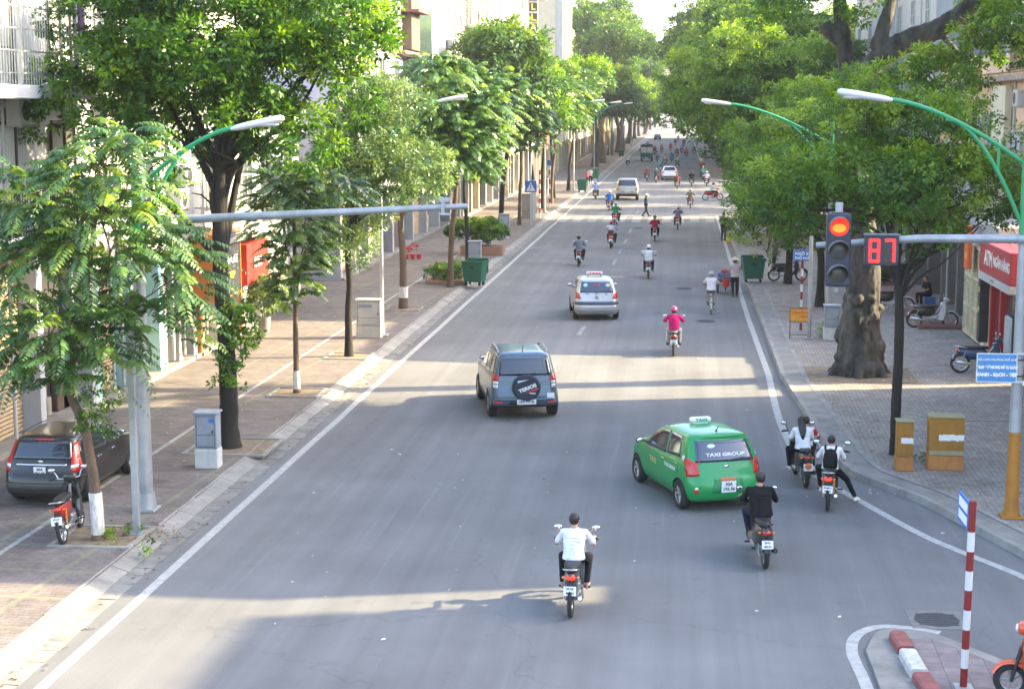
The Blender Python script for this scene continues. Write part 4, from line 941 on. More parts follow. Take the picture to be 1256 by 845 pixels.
class Car:
    """rows: (z, y_rear, y_front, half_width, corner, rear_bulge) bottom to top"""
    def __init__(s, rows, wb, wr, sub=4, L=None):
        s.rows = catmull(rows, sub); s.zs = [r[0] for r in s.rows]; s.L = max(r[2] for r in rows)
    def at(s, z):
        r = s.rows
        for i in range(len(r)-1):
            if r[i][0] <= z <= r[i+1][0]:
                t = (z-r[i][0])/max(1e-6, r[i+1][0]-r[i][0]); return [a+(b-a)*t for a, b in zip(r[i], r[i+1])]
        return r[0] if z < r[0][0] else r[-1]
    def warp(s, x, y): return x*(1-.075*max(0, y/s.L)**3-.05*max(0, -y/s.L)**3)
    def rear(s, x, z, off=0.0):
        _, yr, yf, hw, cr, bg = s.at(z); ax = min(abs(x), hw-1e-4); y = yr+bg*(ax/hw)**2
        if ax > hw-cr: q = (ax-(hw-cr))/cr; y += cr*(1-math.sqrt(max(0, 1-q*q)))
        return Vector((s.warp(x, y), y-off, z))
    def front(s, x, z, off=0.0):
        _, yr, yf, hw, cr, bg = s.at(z); ax = min(abs(x), hw-1e-4); y = yf-bg*1.6*(ax/hw)**2
        if ax > hw-cr: q = (ax-(hw-cr))/cr; y -= cr*(1-math.sqrt(max(0, 1-q*q)))
        return Vector((s.warp(x, y), y+off, z))
    def side(s, y, z, sg, off=0.0):
        _, yr, yf, hw, cr, bg = s.at(z); x = hw
        ys = yr+bg+cr; yt = yf-bg*1.6-cr
        if y < ys: q = min(1, (ys-y)/cr); x = hw-cr*(1-math.sqrt(max(0, 1-q*q)))
        if y > yt: q = min(1, (y-yt)/cr); x = hw-cr*(1-math.sqrt(max(0, 1-q*q)))
        return Vector((sg*(s.warp(x, y)+off), y, z))
    def body(s, arches, wr, mats):
        mb = MB(); n1, n2, n3 = 6, 6, 24; vs = []; N = None
        for z, yr, yf, hw, cr, bg in s.rows:
            half = []
            for i in range(n1): x = (hw-cr)*i/n1; half.append((x, yr+bg*(x/hw)**2))
            for i in range(n2): a = R(90*i/n2); x = hw-cr+cr*math.sin(a); half.append((x, yr+bg*(x/hw)**2+cr*(1-math.cos(a))))
            ys = yr+bg+cr; yt = yf-bg*1.6-cr
            for i in range(n3+1): half.append((hw, ys+(yt-ys)*i/n3))
            for i in range(1, n2+1): a = R(90*i/n2); x = hw-cr+cr*math.cos(a); half.append((x, yf-bg*1.6*(x/hw)**2-cr*(1-math.sin(a))))
            for i in range(1, n1+1): x = (hw-cr)*(1-i/n1); half.append((x, yf-bg*1.6*(x/hw)**2))
            full = half+[(-x, y) for x, y in half[-2:0:-1]]; N = len(full)
            vs += [(s.warp(x, y), y, z) for x, y in full]
        fs = []
        for i in range(len(s.rows)-1):
            for k in range(N): fs.append((i*N+k, i*N+(k+1) % N, (i+1)*N+(k+1) % N, (i+1)*N+k))
        fs += [tuple(range(N))[::-1], tuple((len(s.rows)-1)*N+k for k in range(N))]
        mb.add(vs, fs, 0, True); o = linkmesh('tmpb', mb.mesh('body', mats))
        cuts = []
        for y in arches:
            for sg in (-1, 1):
                c = MB(); c.tube([(sg*.55, y, wr), (sg*1.3, y, wr)], wr*1.17, 28, 1, False); co = linkmesh('cut', c.mesh('cut', mats)); cuts.append(co)
                m = o.modifiers.new('b', 'BOOLEAN'); m.operation = 'DIFFERENCE'; m.object = co; m.solver = 'EXACT'
        me = evaluated(o); bpy.data.objects.remove(o)
        for c in cuts: bpy.data.objects.remove(c)
        me.name = 'body'
        while len(me.materials) > len(mats): me.materials.pop()
        for p in me.polygons: p.use_smooth = True
        return me
def patch(fn, quad, nu=10, nv=5, th=.012, off=.005):
    "curved plate on the body: quad of 4 (a,z) corners; fn(a,z,off)"
    mb = MB(); (a0, z0), (a1, z1), (a2, z2), (a3, z3) = quad; vs = []
    for o_ in (off, off-th):
        for j in range(nv+1):
            v = j/nv
            for i in range(nu+1):
                u = i/nu; a = (a0*(1-u)+a1*u)*(1-v)+(a3*(1-u)+a2*u)*v; z = (z0*(1-u)+z1*u)*(1-v)+(z3*(1-u)+z2*u)*v
                vs.append(fn(a, z, o_))
    W = nu+1; K = W*(nv+1); fs = []
    for j in range(nv):
        for i in range(nu):
            a = j*W+i; fs.append((a, a+1, a+W+1, a+W)); fs.append((K+a, K+a+W, K+a+W+1, K+a+1))
    for i in range(nu): fs.append((i, K+i, K+i+1, i+1)); b = nv*W+i; fs.append((b, b+1, K+b+1, K+b))
    for j in range(nv): a = j*W; fs.append((a, a+W, K+a+W, K+a)); b = j*W+nu; fs.append((b, K+b, K+b+W, b+W))
    mb.add(vs, fs, 0, True); return mb
def car_wheels(root, ys, tw, wr, width=.19, lod=0, steel=False):
    for y in ys:
        for sg in (-1, 1):
            mb = MB(); prof = [(-.5, .62), (-.5, .93), (-.36, 1.0), (.36, 1.0), (.5, .93), (.5, .62)]
            n = 26; vs = []; fs = []
            for k in range(n):
                t = 2*math.pi*k/n
                for px_, pr in prof: vs.append((px_*width, math.cos(t)*pr*wr, math.sin(t)*pr*wr))
            m_ = len(prof)
            for k in range(n):
                for i in range(m_): fs.append((k*m_+i, k*m_+(i+1) % m_, ((k+1) % n)*m_+(i+1) % m_, ((k+1) % n)*m_+i))
            mb.add(vs, fs, 0, True); wo = mb.build('wheel', RUB, root, (sg*(tw-width/2), y, wr))
            mb = MB(); q = width*.5
            mb.ring((sg*q*.75, 0, 0), (1, 0, 0), wr*.62, wr*.045, 26, 6); mb.cyl((sg*q*.2, 0, 0), (sg*q*.8, 0, 0), wr*.16, 12)
            mb.cyl((sg*q*.02, 0, 0), (sg*q*.12, 0, 0), wr*.62, 24, 1)
            for k in range(7 if not steel else 10):
                t = 2*math.pi*k/(7 if not steel else 10); mb.tube([(sg*q*.6, math.cos(t)*wr*.1, math.sin(t)*wr*.1), (sg*q*.66, math.cos(t)*wr*.62, math.sin(t)*wr*.62)], [wr*.09, wr*.07], 6)
            mb.build('rim', [ALLOY, WELL], wo)
def seams(root, car, lines, sg):
    mb = MB()
    for pts in lines:
        mb.tube([car.side(y, z, sg, .0015) for y, z in pts], .005, 5, 0, True)
    mb.build('door_seam', BLK, root)
def mirrors(root, car, y, z, m):
    for sg in (-1, 1):
        b = car.side(y, z, sg, 0); mb = MB(); mb.tube([b, b+Vector((sg*.09, 0, .02))], .02, 6); mb.ball(b+Vector((sg*.15, 0, .04)), (.095, .05, .062), 14, 8); o = mb.build('mirror', m, root)
        mb = MB(); mb.ball(b+Vector((sg*.15, -.038, .04)), (.08, .018, .050), 12, 6); mb.build('glass', MIRR, o)
def plate_car(root, car, x, z, lines, w_=.33, h_=.2, off=.012, lod=0):
    p = car.rear(x, z, off); mb = MB(); mb.box((-w_/2, -.005, -h_/2), (w_/2, .005, h_/2), b=.004); o = mb.build('licence_plate', PLATE, root, p)
    for i, t in enumerate(lines):
        text(t, h_*(.62 if len(lines) == 1 else .42), INK, o, (0, -.007, 0 if len(lines) == 1 else h_*(.22-.44*i)), depth=.001, bold=.003)
    return o
def glass_rear(root, car, z0, z1, w0, w1, m=GLS):
    return patch(car.rear, [(-w0, z0), (w0, z0), (w1, z1), (-w1, z1)], 16, 6).build('rear_window', m, root)
def side_windows(root, car, quads, m=GLS):
    for sg in (-1, 1):
        for q in quads: patch(lambda a, z, o, s_=sg: car.side(a, z, s_, o), q, 10, 6).build('side_window', m, root)
def windscreen(root, car, z0, z1, w0, w1):
    patch(car.front, [(-w0, z0), (w0, z0), (w1, z1), (-w1, z1)], 12, 6).build('windscreen', GLS, root)

def picanto():
    loc = G(876, 614); a = G(836, 623); b = G(784.5, 590); d = b-a; rz = math.atan2(-d.x, d.y)
    fwd = Vector((-math.sin(rz), math.cos(rz), 0)); rt = Vector((math.cos(rz), math.sin(rz), 0))
    org = a+fwd*1.19+rt*.72
    root = thing('taxi', 'bright green hatchback taxi with a white roof sign turning across the road', 'taxi', org, rz)
    c = Car([(.20, -1.60, 1.62, .70, .2, .02), (.27, -1.73, 1.74, .76, .24, .05), (.42, -1.79, 1.79, .80, .26, .07), (.58, -1.78, 1.79, .805, .26, .07), (.72, -1.72, 1.74, .80, .25, .07), (.84, -1.67, 1.60, .79, .24, .06),
             (.92, -1.63, 1.32, .775, .22, .05), (.99, -1.60, 1.02, .750, .20, .05), (1.10, -1.54, .78, .715, .18, .05), (1.24, -1.45, .52, .675, .18, .05), (1.35, -1.38, .28, .630, .18, .05), (1.41, -1.38, .10, .585, .2, .05),
             (1.445, -1.36, -.02, .52, .22, .05), (1.47, -1.22, -.16, .40, .2, .04), (1.482, -1.02, -.4, .20, .1, .02)], 2.38, .28)
    g = paint('taxi_green', (.002, .255, .062)); linkmesh('body', c.body((-1.19, 1.19), .28, [g, WELL]), root)
    car_wheels(root, (-1.19, 1.19), .80, .285, .17)
    glass_rear(root, c, .97, 1.345, .62, .545, GLSB)
    side_windows(root, c, [[(-.40, .95), (.72, .90), (.22, 1.355), (-.36, 1.38)], [(-1.12, 1.0), (-.46, .955), (-.42, 1.38), (-.98, 1.365)]])
    windscreen(root, c, 1.0, 1.36, .64, .52)
    for sg in (-1, 1):
        t = patch(c.rear, [(sg*.58, .74), (sg*.785, .70), (sg*.765, 1.04), (sg*.60, .96)], 8, 6, off=.012).build('tail_light', REDL, root)
        patch(lambda a, z, o, s_=sg: c.side(a, z, s_, o), [(-1.62, .72), (-1.44, .82), (-1.40, 1.03), (-1.6, 1.03)], 6, 5, off=.010).build('lens', REDL, t)
        f = c.rear(sg*.66, .46, .01); mb = MB(); mb.ball(f, (.05, .018, .07), 12, 6); fo = mb.build('fog_lamp', REDL, root); mb = MB(); mb.ball(f+Vector((0, -.006, .035)), (.04, .018, .03), 12, 6); mb.build('lens', CLRL, fo)
        seams(root, c, [[(-.43, .34), (-.43, 1.38)], [(.78, .34), (.80, .90), (.25, 1.37)], [(-.43, .34), (.78, .34)], [(-.43, .34), (-.85, .36), (-1.12, .75), (-1.14, 1.0), (-1.0, 1.38)]], sg)
        mb = MB(); mb.box(c.side(-.34, .83, sg, .0)+Vector((0, -.09, -.015)), c.side(-.34, .83, sg, .025)+Vector((0, .09, .015)), b=.01); mb.box(c.side(-1.0, .86, sg, .0)+Vector((0, -.09, -.015)), c.side(-1.0, .86, sg, .025)+Vector((0, .09, .015)), b=.01); mb.build('door_handle', g, root)
    mirrors(root, c, .70, .95, mat('dark_green_plastic', (.02, .06, .04), .5))
    plate_car(root, c, .0, .52, ('30A', '195.96'), .30, .22)
    mb = MB(); p = c.rear(0, .66, .012); mb.box(p+Vector((-.16, -.008, -.03)), p+Vector((.16, .01, .03)), b=.006); mb.build('plate_strip', mat('orange_reflector', (.70, .20, .08), .5, var=.05), root)
    patch(c.rear, [(-.36, .40), (.36, .40), (.30, .66), (-.30, .66)], 10, 5, off=.002).build('plate_recess', mat('deep_green', (.008, .19, .06), .4), root)
    p = c.rear(0, .885, .004); mb = MB(); mb.ball(p, (.055, .012, .03), 14, 6); mb.build('badge', CHR, root)
    mb = MB(); mb.tube([c.rear(.06, .99, .02), c.rear(.16, 1.01, .025), c.rear(.42, 1.04, .02)], [.018, .010, .006], 6); mb.build('rear_wiper', BLK, root)
    mb = MB(); mb.box((-.22, -.36, 1.50), (.22, -.22, 1.60), b=.03); mb.box((-.15, -.33, 1.47), (.15, -.25, 1.51)); ts = mb.build('roof_sign', mat('lamp_box_white', (.80, .84, .82), .3, var=0), root)
    text('TAXI', .085, mat('teal_lettering', (.02, .35, .28), .5, var=0), ts, (0, -.364, 1.55), bold=.004, sx=1.3)
    text('TAXI', .085, MATS['teal_lettering'], ts, (0, -.216, 1.55), (R(90), 0, R(180)), bold=.004, sx=1.3)
    mb = MB(); mb.tube([(0, -1.12, 1.475), (0, -1.24, 1.60)], [.012, .004], 6); mb.ball((0, -1.12, 1.475), (.025, .035, .02)); mb.build('antenna', BLK, root)
    ti = math.atan2(.37, .16)
    text('TAXI GROUP', .085, WTXT, root, c.rear(.02, 1.10, .012), (ti+.12, 0, 0), depth=.001, bold=.003, sx=1.6)
    mb = MB(); p = c.rear(-.24, 1.25, .010); mb.ball((0, 0, 0), (.09, .045, .004), 14, 4); st = mb.build('sticker', mat('sticker_pale', (.55, .75, .75), .4, var=0), root, p); st.rotation_euler = (ti, 0, 0)
    for sg in (-1, 1):
        p = c.side(-1.30, 1.0, sg, .006); mb = MB(); mb.cyl((sg*-.003, 0, 0), (sg*.003, 0, 0), .075, 18); mb.build('sticker', WTXT, root, p)
        text('TAXI GROUP', .10, WTXT, root, c.side(-.72, .74, sg, .006), (R(90), 0, R(-90 if sg < 0 else 90)), depth=.001, bold=.003)
        text('TAXI', .16, mat('gold_lettering', (.62, .52, .22), .5, var=0), root, c.side(.20, .68, sg, .006), (R(90), 0, R(-90 if sg < 0 else 90)), depth=.001, bold=.003)
        patch(c.front, [(sg*.44, .62), (sg*.76, .66), (sg*.72, .84), (sg*.5, .80)], 6, 4).build('headlight', CLRL, root)
    patch(c.front, [(-.3, .46), (.3, .46), (.28, .60), (-.28, .60)], 8, 3).build('grille', BLK, root)
def suv():
    a = G(610, 510.5); b = G(668, 507.5)
    root = thing('suv', 'steel blue grey off-road car with a black spare wheel cover on its tailgate', 'car', ((a+b)/2)+Vector((-.26, 1.22, 0)), R(13)); root.scale = (1.02, 1, .97)
    c = Car([(.30, -1.70, 1.80, .74, .15, .02), (.38, -1.86, 1.90, .82, .18, .05), (.55, -1.88, 1.93, .845, .20, .06), (.70, -1.86, 1.92, .845, .20, .06), (.85, -1.82, 1.88, .84, .2, .05), (1.0, -1.80, 1.70, .83, .2, .05), (1.06, -1.79, 1.35, .82, .2, .05), (1.12, -1.78, 1.0, .80, .2, .05),
             (1.22, -1.75, .78, .77, .17, .05), (1.40, -1.69, .55, .725, .16, .05), (1.55, -1.64, .38, .69, .16, .05), (1.62, -1.62, .28, .665, .18, .05), (1.665, -1.58, .18, .60, .2, .05), (1.695, -1.48, .05, .5, .2, .04), (1.705, -1.3, -.2, .3, .15, .02)], 2.58, .34)
    bm_ = paint('steel_blue', (.085, .125, .175), .35); linkmesh('body', c.body((-1.25, 1.30), .34, [bm_, WELL]), root)
    car_wheels(root, (-1.25, 1.30), .855, .345, .215)
    glass_rear(root, c, 1.13, 1.56, .66, .60, GLS)
    side_windows(root, c, [[(-.28, 1.12), (.90, 1.09), (.42, 1.56), (-.24, 1.58)], [(-1.08, 1.14), (-.36, 1.12), (-.34, 1.58), (-1.04, 1.57)], [(-1.60, 1.18), (-1.16, 1.14), (-1.13, 1.56), (-1.46, 1.54)]])
    windscreen(root, c, 1.14, 1.56, .70, .58)
    patch(c.rear, [(-.845, .36), (.845, .36), (.845, .56), (-.845, .56)], 20, 4, off=.016).build('bumper', bm_, root)
    patch(c.rear, [(-.80, .30), (.80, .30), (.84, .37), (-.84, .37)], 20, 3, off=.018).build('bumper_skirt', TRIM, root)
    patch(c.rear, [(-.72, .50), (.72, .50), (.72, .56), (-.72, .56)], 18, 2, off=.05, th=.05).build('bumper_step', bm_, root)
    for sg in (-1, 1):
        q = [(sg*.665, 1.0), (sg*.805, 1.0), (sg*.79, 1.16), (sg*.66, 1.15)]; t = patch(c.rear, q, 6, 4, off=.014).build('tail_light', REDL, root)
        patch(c.rear, [(sg*.68, .92), (sg*.80, .92), (sg*.795, .99), (sg*.675, .99)], 5, 3, off=.016).build('lens', CLRL, t)
        patch(c.rear, [(sg*.69, .82), (sg*.80, .82), (sg*.80, .905), (sg*.685, .905)], 5, 3, off=.016).build('lens', CLRL, t)
        patch(c.rear, [(sg*.58, .43), (sg*.80, .43), (sg*.80, .475), (sg*.58, .475)], 5, 2, off=.024).build('reflector', mat('red_reflector', (.70, .04, .03), .3, var=0), root)
        seams(root, c, [[(-.32, .42), (-.32, 1.58)], [(.92, .42), (.94, 1.10), (.45, 1.57)], [(-1.12, .8), (-1.10, 1.57)], [(-.32, .42), (.92, .42)]], sg)
        mb = MB(); mb.tube([(sg*.60, -1.30, 1.66), (sg*.605, -1.22, 1.73), (sg*.61, -.5, 1.755), (sg*.60, .05, 1.71), (sg*.59, .12, 1.66)], .022, 8); mb.build('roof_rail', ALU, root)
        patch(lambda a_, z, o, s_=sg: c.side(a_, z, s_, o), [(-.85, .36), (.95, .36), (.95, .46), (-.85, .46)], 12, 3, off=.02).build('sill_cover', TRIM, root)
        mb = MB(); mb.ring((sg*.835, -1.25, .345), (1, 0, 0), .405, .022, 30, 6); mb.xform(Matrix.Identity(4)); mb.v = [v if v[2] > .30 else (v[0], v[1], .30) for v in mb.v]; mb.build('wheel_arch', bm_, root)
        patch(c.front, [(sg*.48, .75), (sg*.80, .78), (sg*.78, .95), (sg*.52, .93)], 6, 4).build('headlight', CLRL, root)
    mirrors(root, c, .86, 1.17, BLK)
    seamsr = MB()
    for pts in ([(-.70, .58), (-.70, 1.10)], [(.70, .58), (.70, 1.10)], [(-.70, .58), (.70, .58)], [(-.70, .80), (.70, .80)]): seamsr.tube([c.rear(x, z, .002) for x, z in pts], .005, 5)
    seamsr.build('tailgate_seam', BLK, root)
    o = patch(c.rear, [(-.40, .40), (.12, .40), (.12, .52), (-.40, .52)], 3, 2, off=.03).build('plate_recess', TRIM, root)
    p = plate_car(root, c, .03, .475, ('29A-797.45',), .47, .13, off=.068)
    # spare wheel with printed cover
    cy = -1.96; mb = MB(); mb.tube([(.03, -1.78, .84), (.03, -1.82, .84), (.03, cy-.01, .84), (.03, cy-.03, .84)], [.30, .335, .335, .31], 36, 0, False)
    mb.ring((.03, -1.90, .84), (0, 1, 0), .315, .035, 36, 8, 0, 2.2); sw = mb.build('spare_wheel_cover', mat('cover_vinyl', (.018, .022, .045), .5, var=.1, vs=8), root)
    yy = cy-.034
    sl_ = R(-22)
    text('TERIOS', .125, WTXT, sw, (.045, yy, .835), (R(90), R(-22), 0), depth=.002, bold=.006, sx=1.12)
    mb = MB(); mb.add([(-.20, yy, .98), (.08, yy, 1.06), (-.19, yy, 1.03)], [(0, 1, 2)]); mb.build('white_flash', WTXT, sw)
    mb = MB(); mb.add([(-.04, yy, .68), (.30, yy, .80), (.29, yy, .86)], [(0, 1, 2)]); mb.build('red_flash', mat('red_lettering', (.65, .04, .04), .5, var=0), sw)
    mb = MB(); mb.box((.10, yy-.002, .69), (.24, yy+.002, .715)); mb.build('white_flash', WTXT, sw)
    mb = MB(); mb.tube([c.rear(-.0, 1.15, .02), c.rear(.30, 1.20, .024)], [.014, .007], 6); mb.build('rear_wiper', BLK, root)
    mb = MB(); mb.tube([(.0, -1.35, 1.70), (.0, -1.45, 1.88)], [.012, .004], 6); mb.build('antenna', BLK, root)
    mb = MB(); mb.box(c.rear(.66, .62, .02)+Vector((-.09, -.004, -.06)), c.rear(.66, .62, .02)+Vector((.09, .004, .07)), b=.003); mb.build('sticker', WTXT, root)
def getz():
    a = G(706, 391); b = G(754, 390.5)
    root = thing('taxi', 'silver hatchback taxi with a red and white roof sign in the middle of the road', 'taxi', ((a+b)/2)+Vector((-.13, 1.17, 0)), R(7))
    c = Car([(.20, -1.66, 1.70, .72, .2, .02), (.28, -1.82, 1.84, .80, .22, .05), (.45, -1.87, 1.87, .83, .22, .06), (.60, -1.86, 1.86, .835, .22, .06), (.74, -1.80, 1.82, .83, .22, .06), (.88, -1.76, 1.66, .815, .2, .05), (.95, -1.74, 1.25, .80, .2, .05), (1.02, -1.71, .95, .775, .18, .05),
             (1.16, -1.64, .70, .73, .16, .05), (1.32, -1.56, .42, .68, .16, .05), (1.41, -1.50, .22, .645, .18, .05), (1.46, -1.46, .1, .60, .2, .05), (1.49, -1.36, -.05, .48, .2, .04), (1.502, -1.1, -.3, .25, .12, .02)], 2.45, .29)
    bm_ = paint('silver_paint', (.50, .51, .53), .45, .28); linkmesh('body', c.body((-1.18, 1.22), .29, [bm_, WELL]), root)
    car_wheels(root, (-1.18, 1.22), .83, .295, .18)
    glass_rear(root, c, 1.02, 1.40, .64, .56, GLSB)
    side_windows(root, c, [[(-.34, 1.0), (.86, .96), (.34, 1.40), (-.30, 1.43)], [(-1.22, 1.03), (-.42, 1.0), (-.38, 1.43), (-1.14, 1.41)]])
    windscreen(root, c, 1.04, 1.40, .66, .54)
    patch(c.rear, [(-.83, .585), (.83, .585), (.825, .70), (-.825, .70)], 22, 3, off=.022, th=.03).build('bumper_strip', mat('grey_trim', (.06, .065, .10), .55), root)
    patch(c.rear, [(-.835, .34), (.835, .34), (.835, .57), (-.835, .57)], 22, 4, off=.016).build('bumper', bm_, root)
    for sg in (-1, 1):
        patch(c.rear, [(sg*.60, .80), (sg*.80, .82), (sg*.785, 1.06), (sg*.66, .98)], 6, 5, off=.012).build('tail_light', REDL, root)
        seams(root, c, [[(-.38, .40), (-.38, 1.42)], [(.86, .40), (.88, .96), (.38, 1.41)], [(-.38, .40), (.86, .40)], [(-1.1, .80), (-1.24, 1.02), (-1.15, 1.42)]], sg)
        p = c.rear(sg*.42, 1.275, .011)
        mb = MB(); mb.ball((0, 0, 0), (.085, .075, .004), 16, 4); st = mb.build('sticker', mat('sticker_sky' if sg < 0 else 'sticker_green', (.35, .65, .80) if sg < 0 else (.50, .62, .52), .4, var=0), root, p); st.rotation_euler = (R(68), 0, 0)
        patch(c.front, [(sg*.46, .66), (sg*.78, .70), (sg*.74, .86), (sg*.5, .84)], 6, 4).build('headlight', CLRL, root)
    mirrors(root, c, .82, 1.02, BLK)
    plate_car(root, c, 0, .845, ('30V', '7261'), .28, .16, off=.008)
    text('TAXI', .10, mat('red_lettering', (.65, .04, .04), .5, var=0), root, c.rear(0, 1.29, .012), (R(68), 0, 0), depth=.001, bold=.003)
    for x in (-.36, .36): text('TAXI', .055, mat('dark_blue_lettering', (.03, .05, .15), .5, var=0), root, c.rear(x, .97, .006), depth=.001, bold=.003)
    mb = MB(); mb.box((-.30, -.50, 1.55), (.30, -.34, 1.66), b=.02); ts = mb.build('roof_sign', mat('lamp_box_pink', (.80, .66, .68), .3, var=0), root)
    mb = MB(); mb.box((-.26, -.46, 1.50), (-.22, -.38, 1.56)); mb.box((.22, -.46, 1.50), (.26, -.38, 1.56)); mb.build('bracket', BLK, ts)
    text('TAXI', .10, MATS['red_lettering'], ts, (0, -.504, 1.605), bold=.004, sx=2.0)
    mb = MB(); mb.box((-.05, -1.78, 1.0), (.05, -1.72, 1.02)); mb.build('handle', CHR, root)
def wagon():
    pa = G(22, 606, SW); rz = R(-2)
    # rear left wheel contact and rear right wheel contact
    rr_ = G(132, 614, SW)
    root = thing('parked_car', 'dark brown grey estate car parked on the left pavement behind the painted tree', 'car', (-12.12, rr_.y+1.2, SW), R(0.5)); root.scale = (.88,)*3
    c = Car([(.22, -2.02, 2.0, .74, .2, .02), (.30, -2.17, 2.14, .83, .22, .06), (.48, -2.22, 2.18, .875, .24, .08), (.64, -2.20, 2.17, .885, .24, .08), (.78, -2.12, 2.08, .88, .22, .07), (.92, -2.07, 1.80, .865, .2, .06), (1.0, -2.04, 1.30, .84, .2, .06), (1.08, -2.0, 1.0, .81, .18, .06),
             (1.20, -1.93, .75, .76, .17, .06), (1.34, -1.84, .45, .71, .17, .06), (1.43, -1.78, .22, .67, .18, .06), (1.48, -1.75, .05, .62, .2, .06), (1.51, -1.62, -.1, .5, .2, .04), (1.522, -1.3, -.4, .3, .14, .02)], 2.7, .31)
    bm_ = paint('brown_grey_paint', (.026, .024, .022), .4, .28); linkmesh('body', c.body((-1.33, 1.37), .31, [bm_, WELL]), root)
    car_wheels(root, (-1.33, 1.37), .875, .315, .20)
    glass_rear(root, c, 1.04, 1.41, .70, .60)
    side_windows(root, c, [[(-.10, 1.04), (1.02, 1.0), (.40, 1.41), (-.06, 1.44)], [(-1.0, 1.06), (-.18, 1.04), (-.15, 1.44), (-.96, 1.42)], [(-1.66, 1.14), (-1.08, 1.07), (-1.04, 1.42), (-1.55, 1.39)]])
    windscreen(root, c, 1.10, 1.42, .70, .58)
    for sg in (-1, 1):
        t = patch(c.rear, [(sg*.72, .78), (sg*.875, .78), (sg*.74, 1.40), (sg*.66, 1.36)], 8, 10, off=.010).build('tail_light', REDL, root)
        patch(c.rear, [(sg*.70, .87), (sg*.87, .88), (sg*.86, .95), (sg*.70, .94)], 6, 3, off=.014).build('lens', CLRL, t)
        patch(lambda a_, z, o, s_=sg: c.side(a_, z, s_, o), [(-2.06, .80), (-1.80, .86), (-1.78, 1.08), (-1.97, 1.08)], 6, 5, off=.012).build('lens', REDL, t)
        seams(root, c, [[(-.14, .42), (-.14, 1.43)], [(1.0, .42), (1.03, 1.0), (.45, 1.43)], [(-.14, .42), (1.0, .42)], [(-.14, .42), (-.80, .44), (-1.0, .8), (-1.02, 1.43)]], sg)
        mb = MB(); mb.tube([(sg*.60, -1.5, 1.49), (sg*.605, -1.35, 1.535), (sg*.60, -.5, 1.555), (sg*.58, -.1, 1.53)], .014, 6); mb.build('roof_rail', BLK, root)
        for y in (-.82, .10):
            mb = MB(); mb.box(c.side(y, .90, sg, 0)+Vector((0, -.1, -.015)), c.side(y, .90, sg, .03)+Vector((0, .1, .015)), b=.01); mb.build('door_handle', CHR, root)
        patch(c.front, [(sg*.5, .66), (sg*.84, .70), (sg*.8, .86), (sg*.54, .84)], 6, 4).build('headlight', CLRL, root)
    patch(c.rear, [(-.60, .92), (.60, .92), (.60, .955), (-.60, .955)], 16, 2, off=.014).build('chrome_strip', CHR, root)
    patch(c.rear, [(-.86, .28), (.86, .28), (.88, .50), (-.88, .50)], 20, 4, off=.014).build('bumper_skirt', mat('skirt_grey', (.025, .024, .023), .5), root)
    patch(c.rear, [(-.22, 1.425), (.22, 1.425), (.2, 1.455), (-.2, 1.455)], 8, 2, off=.016).build('brake_light', REDL, root)
    patch(c.rear, [(-.88, .50), (.88, .50), (.885, .53), (-.885, .53)], 20, 2, off=.012).build('chrome_strip', mat('grey_strip', (.10, .10, .10), .4), root)
    mirrors(root, c, .98, 1.06, bm_)
    plate_car(root, c, 0, .80, ('30A', '081.29'), .27, .20, off=.010)
    p = c.rear(0, 1.0, .008); mb = MB(); mb.ball(p, (.055, .01, .035), 14, 6); mb.build('badge', CHR, root)
def range_suv():
    a = G(769, 245.5)
    root = thing('suv', 'boxy champagne white off-road car driving away near the zebra crossing', 'car', a+Vector((0, 1.4, 0)), R(1))
    c = Car([(.32, -1.9, 2.1, .80, .12, .02), (.42, -2.2, 2.3, .92, .14, .04), (.60, -2.25, 2.35, .95, .15, .05), (.85, -2.22, 2.34, .955, .15, .05), (1.05, -2.18, 2.28, .95, .15, .05), (1.14, -2.14, 1.6, .93, .14, .05), (1.20, -2.12, 1.2, .91, .14, .05),
             (1.40, -2.02, .85, .87, .13, .05), (1.66, -1.90, .5, .81, .14, .05), (1.74, -1.86, .3, .78, .16, .05), (1.79, -1.80, .2, .70, .2, .05), (1.81, -1.55, -.1, .5, .2, .03)], 2.7, .37)
    bm_ = paint('champagne_paint', (.47, .44, .38), .3); linkmesh('body', c.body((-1.40, 1.35), .37, [bm_, WELL]), root)
    car_wheels(root, (-1.40, 1.35), .95, .375, .25)
    glass_rear(root, c, 1.22, 1.68, .82, .74)
    side_windows(root, c, [[(-.30, 1.2), (1.0, 1.19), (.50, 1.66), (-.26, 1.68)], [(-1.2, 1.2), (-.38, 1.2), (-.34, 1.68), (-1.16, 1.68)], [(-1.9, 1.22), (-1.28, 1.2), (-1.24, 1.68), (-1.74, 1.66)]])
    windscreen(root, c, 1.24, 1.66, .78, .66)
    patch(c.rear, [(-.95, .38), (.95, .38), (.95, .58), (-.95, .58)], 22, 4, off=.03, th=.04).build('bumper', TRIM, root)
    patch(c.rear, [(-.58, .66), (.58, .66), (.58, .80), (-.58, .80)], 12, 2, off=.006).build('tailgate_trim', mat('darker_champagne', (.34, .31, .26), .4, .3), root)  # darker champagne strip across the tailgate
    for sg in (-1, 1):
        t = patch(c.rear, [(sg*.72, .86), (sg*.93, .86), (sg*.92, 1.06), (sg*.72, 1.06)], 5, 4, off=.012).build('tail_light', mat('smoked_lens', (.30, .20, .16), .25, var=0), root)
        patch(c.front, [(sg*.55, .85), (sg*.90, .85), (sg*.90, 1.02), (sg*.56, 1.02)], 6, 4).build('headlight', CLRL, root)
        seams(root, c, [[(-.34, .5), (-.34, 1.66)], [(1.05, .5), (1.08, 1.18)], [(-1.24, .8), (-1.22, 1.66)]], sg)
    mirrors(root, c, .95, 1.26, BLK)
    plate_car(root, c, 0, .74, ('30T 5168',), .42, .12, off=.016)
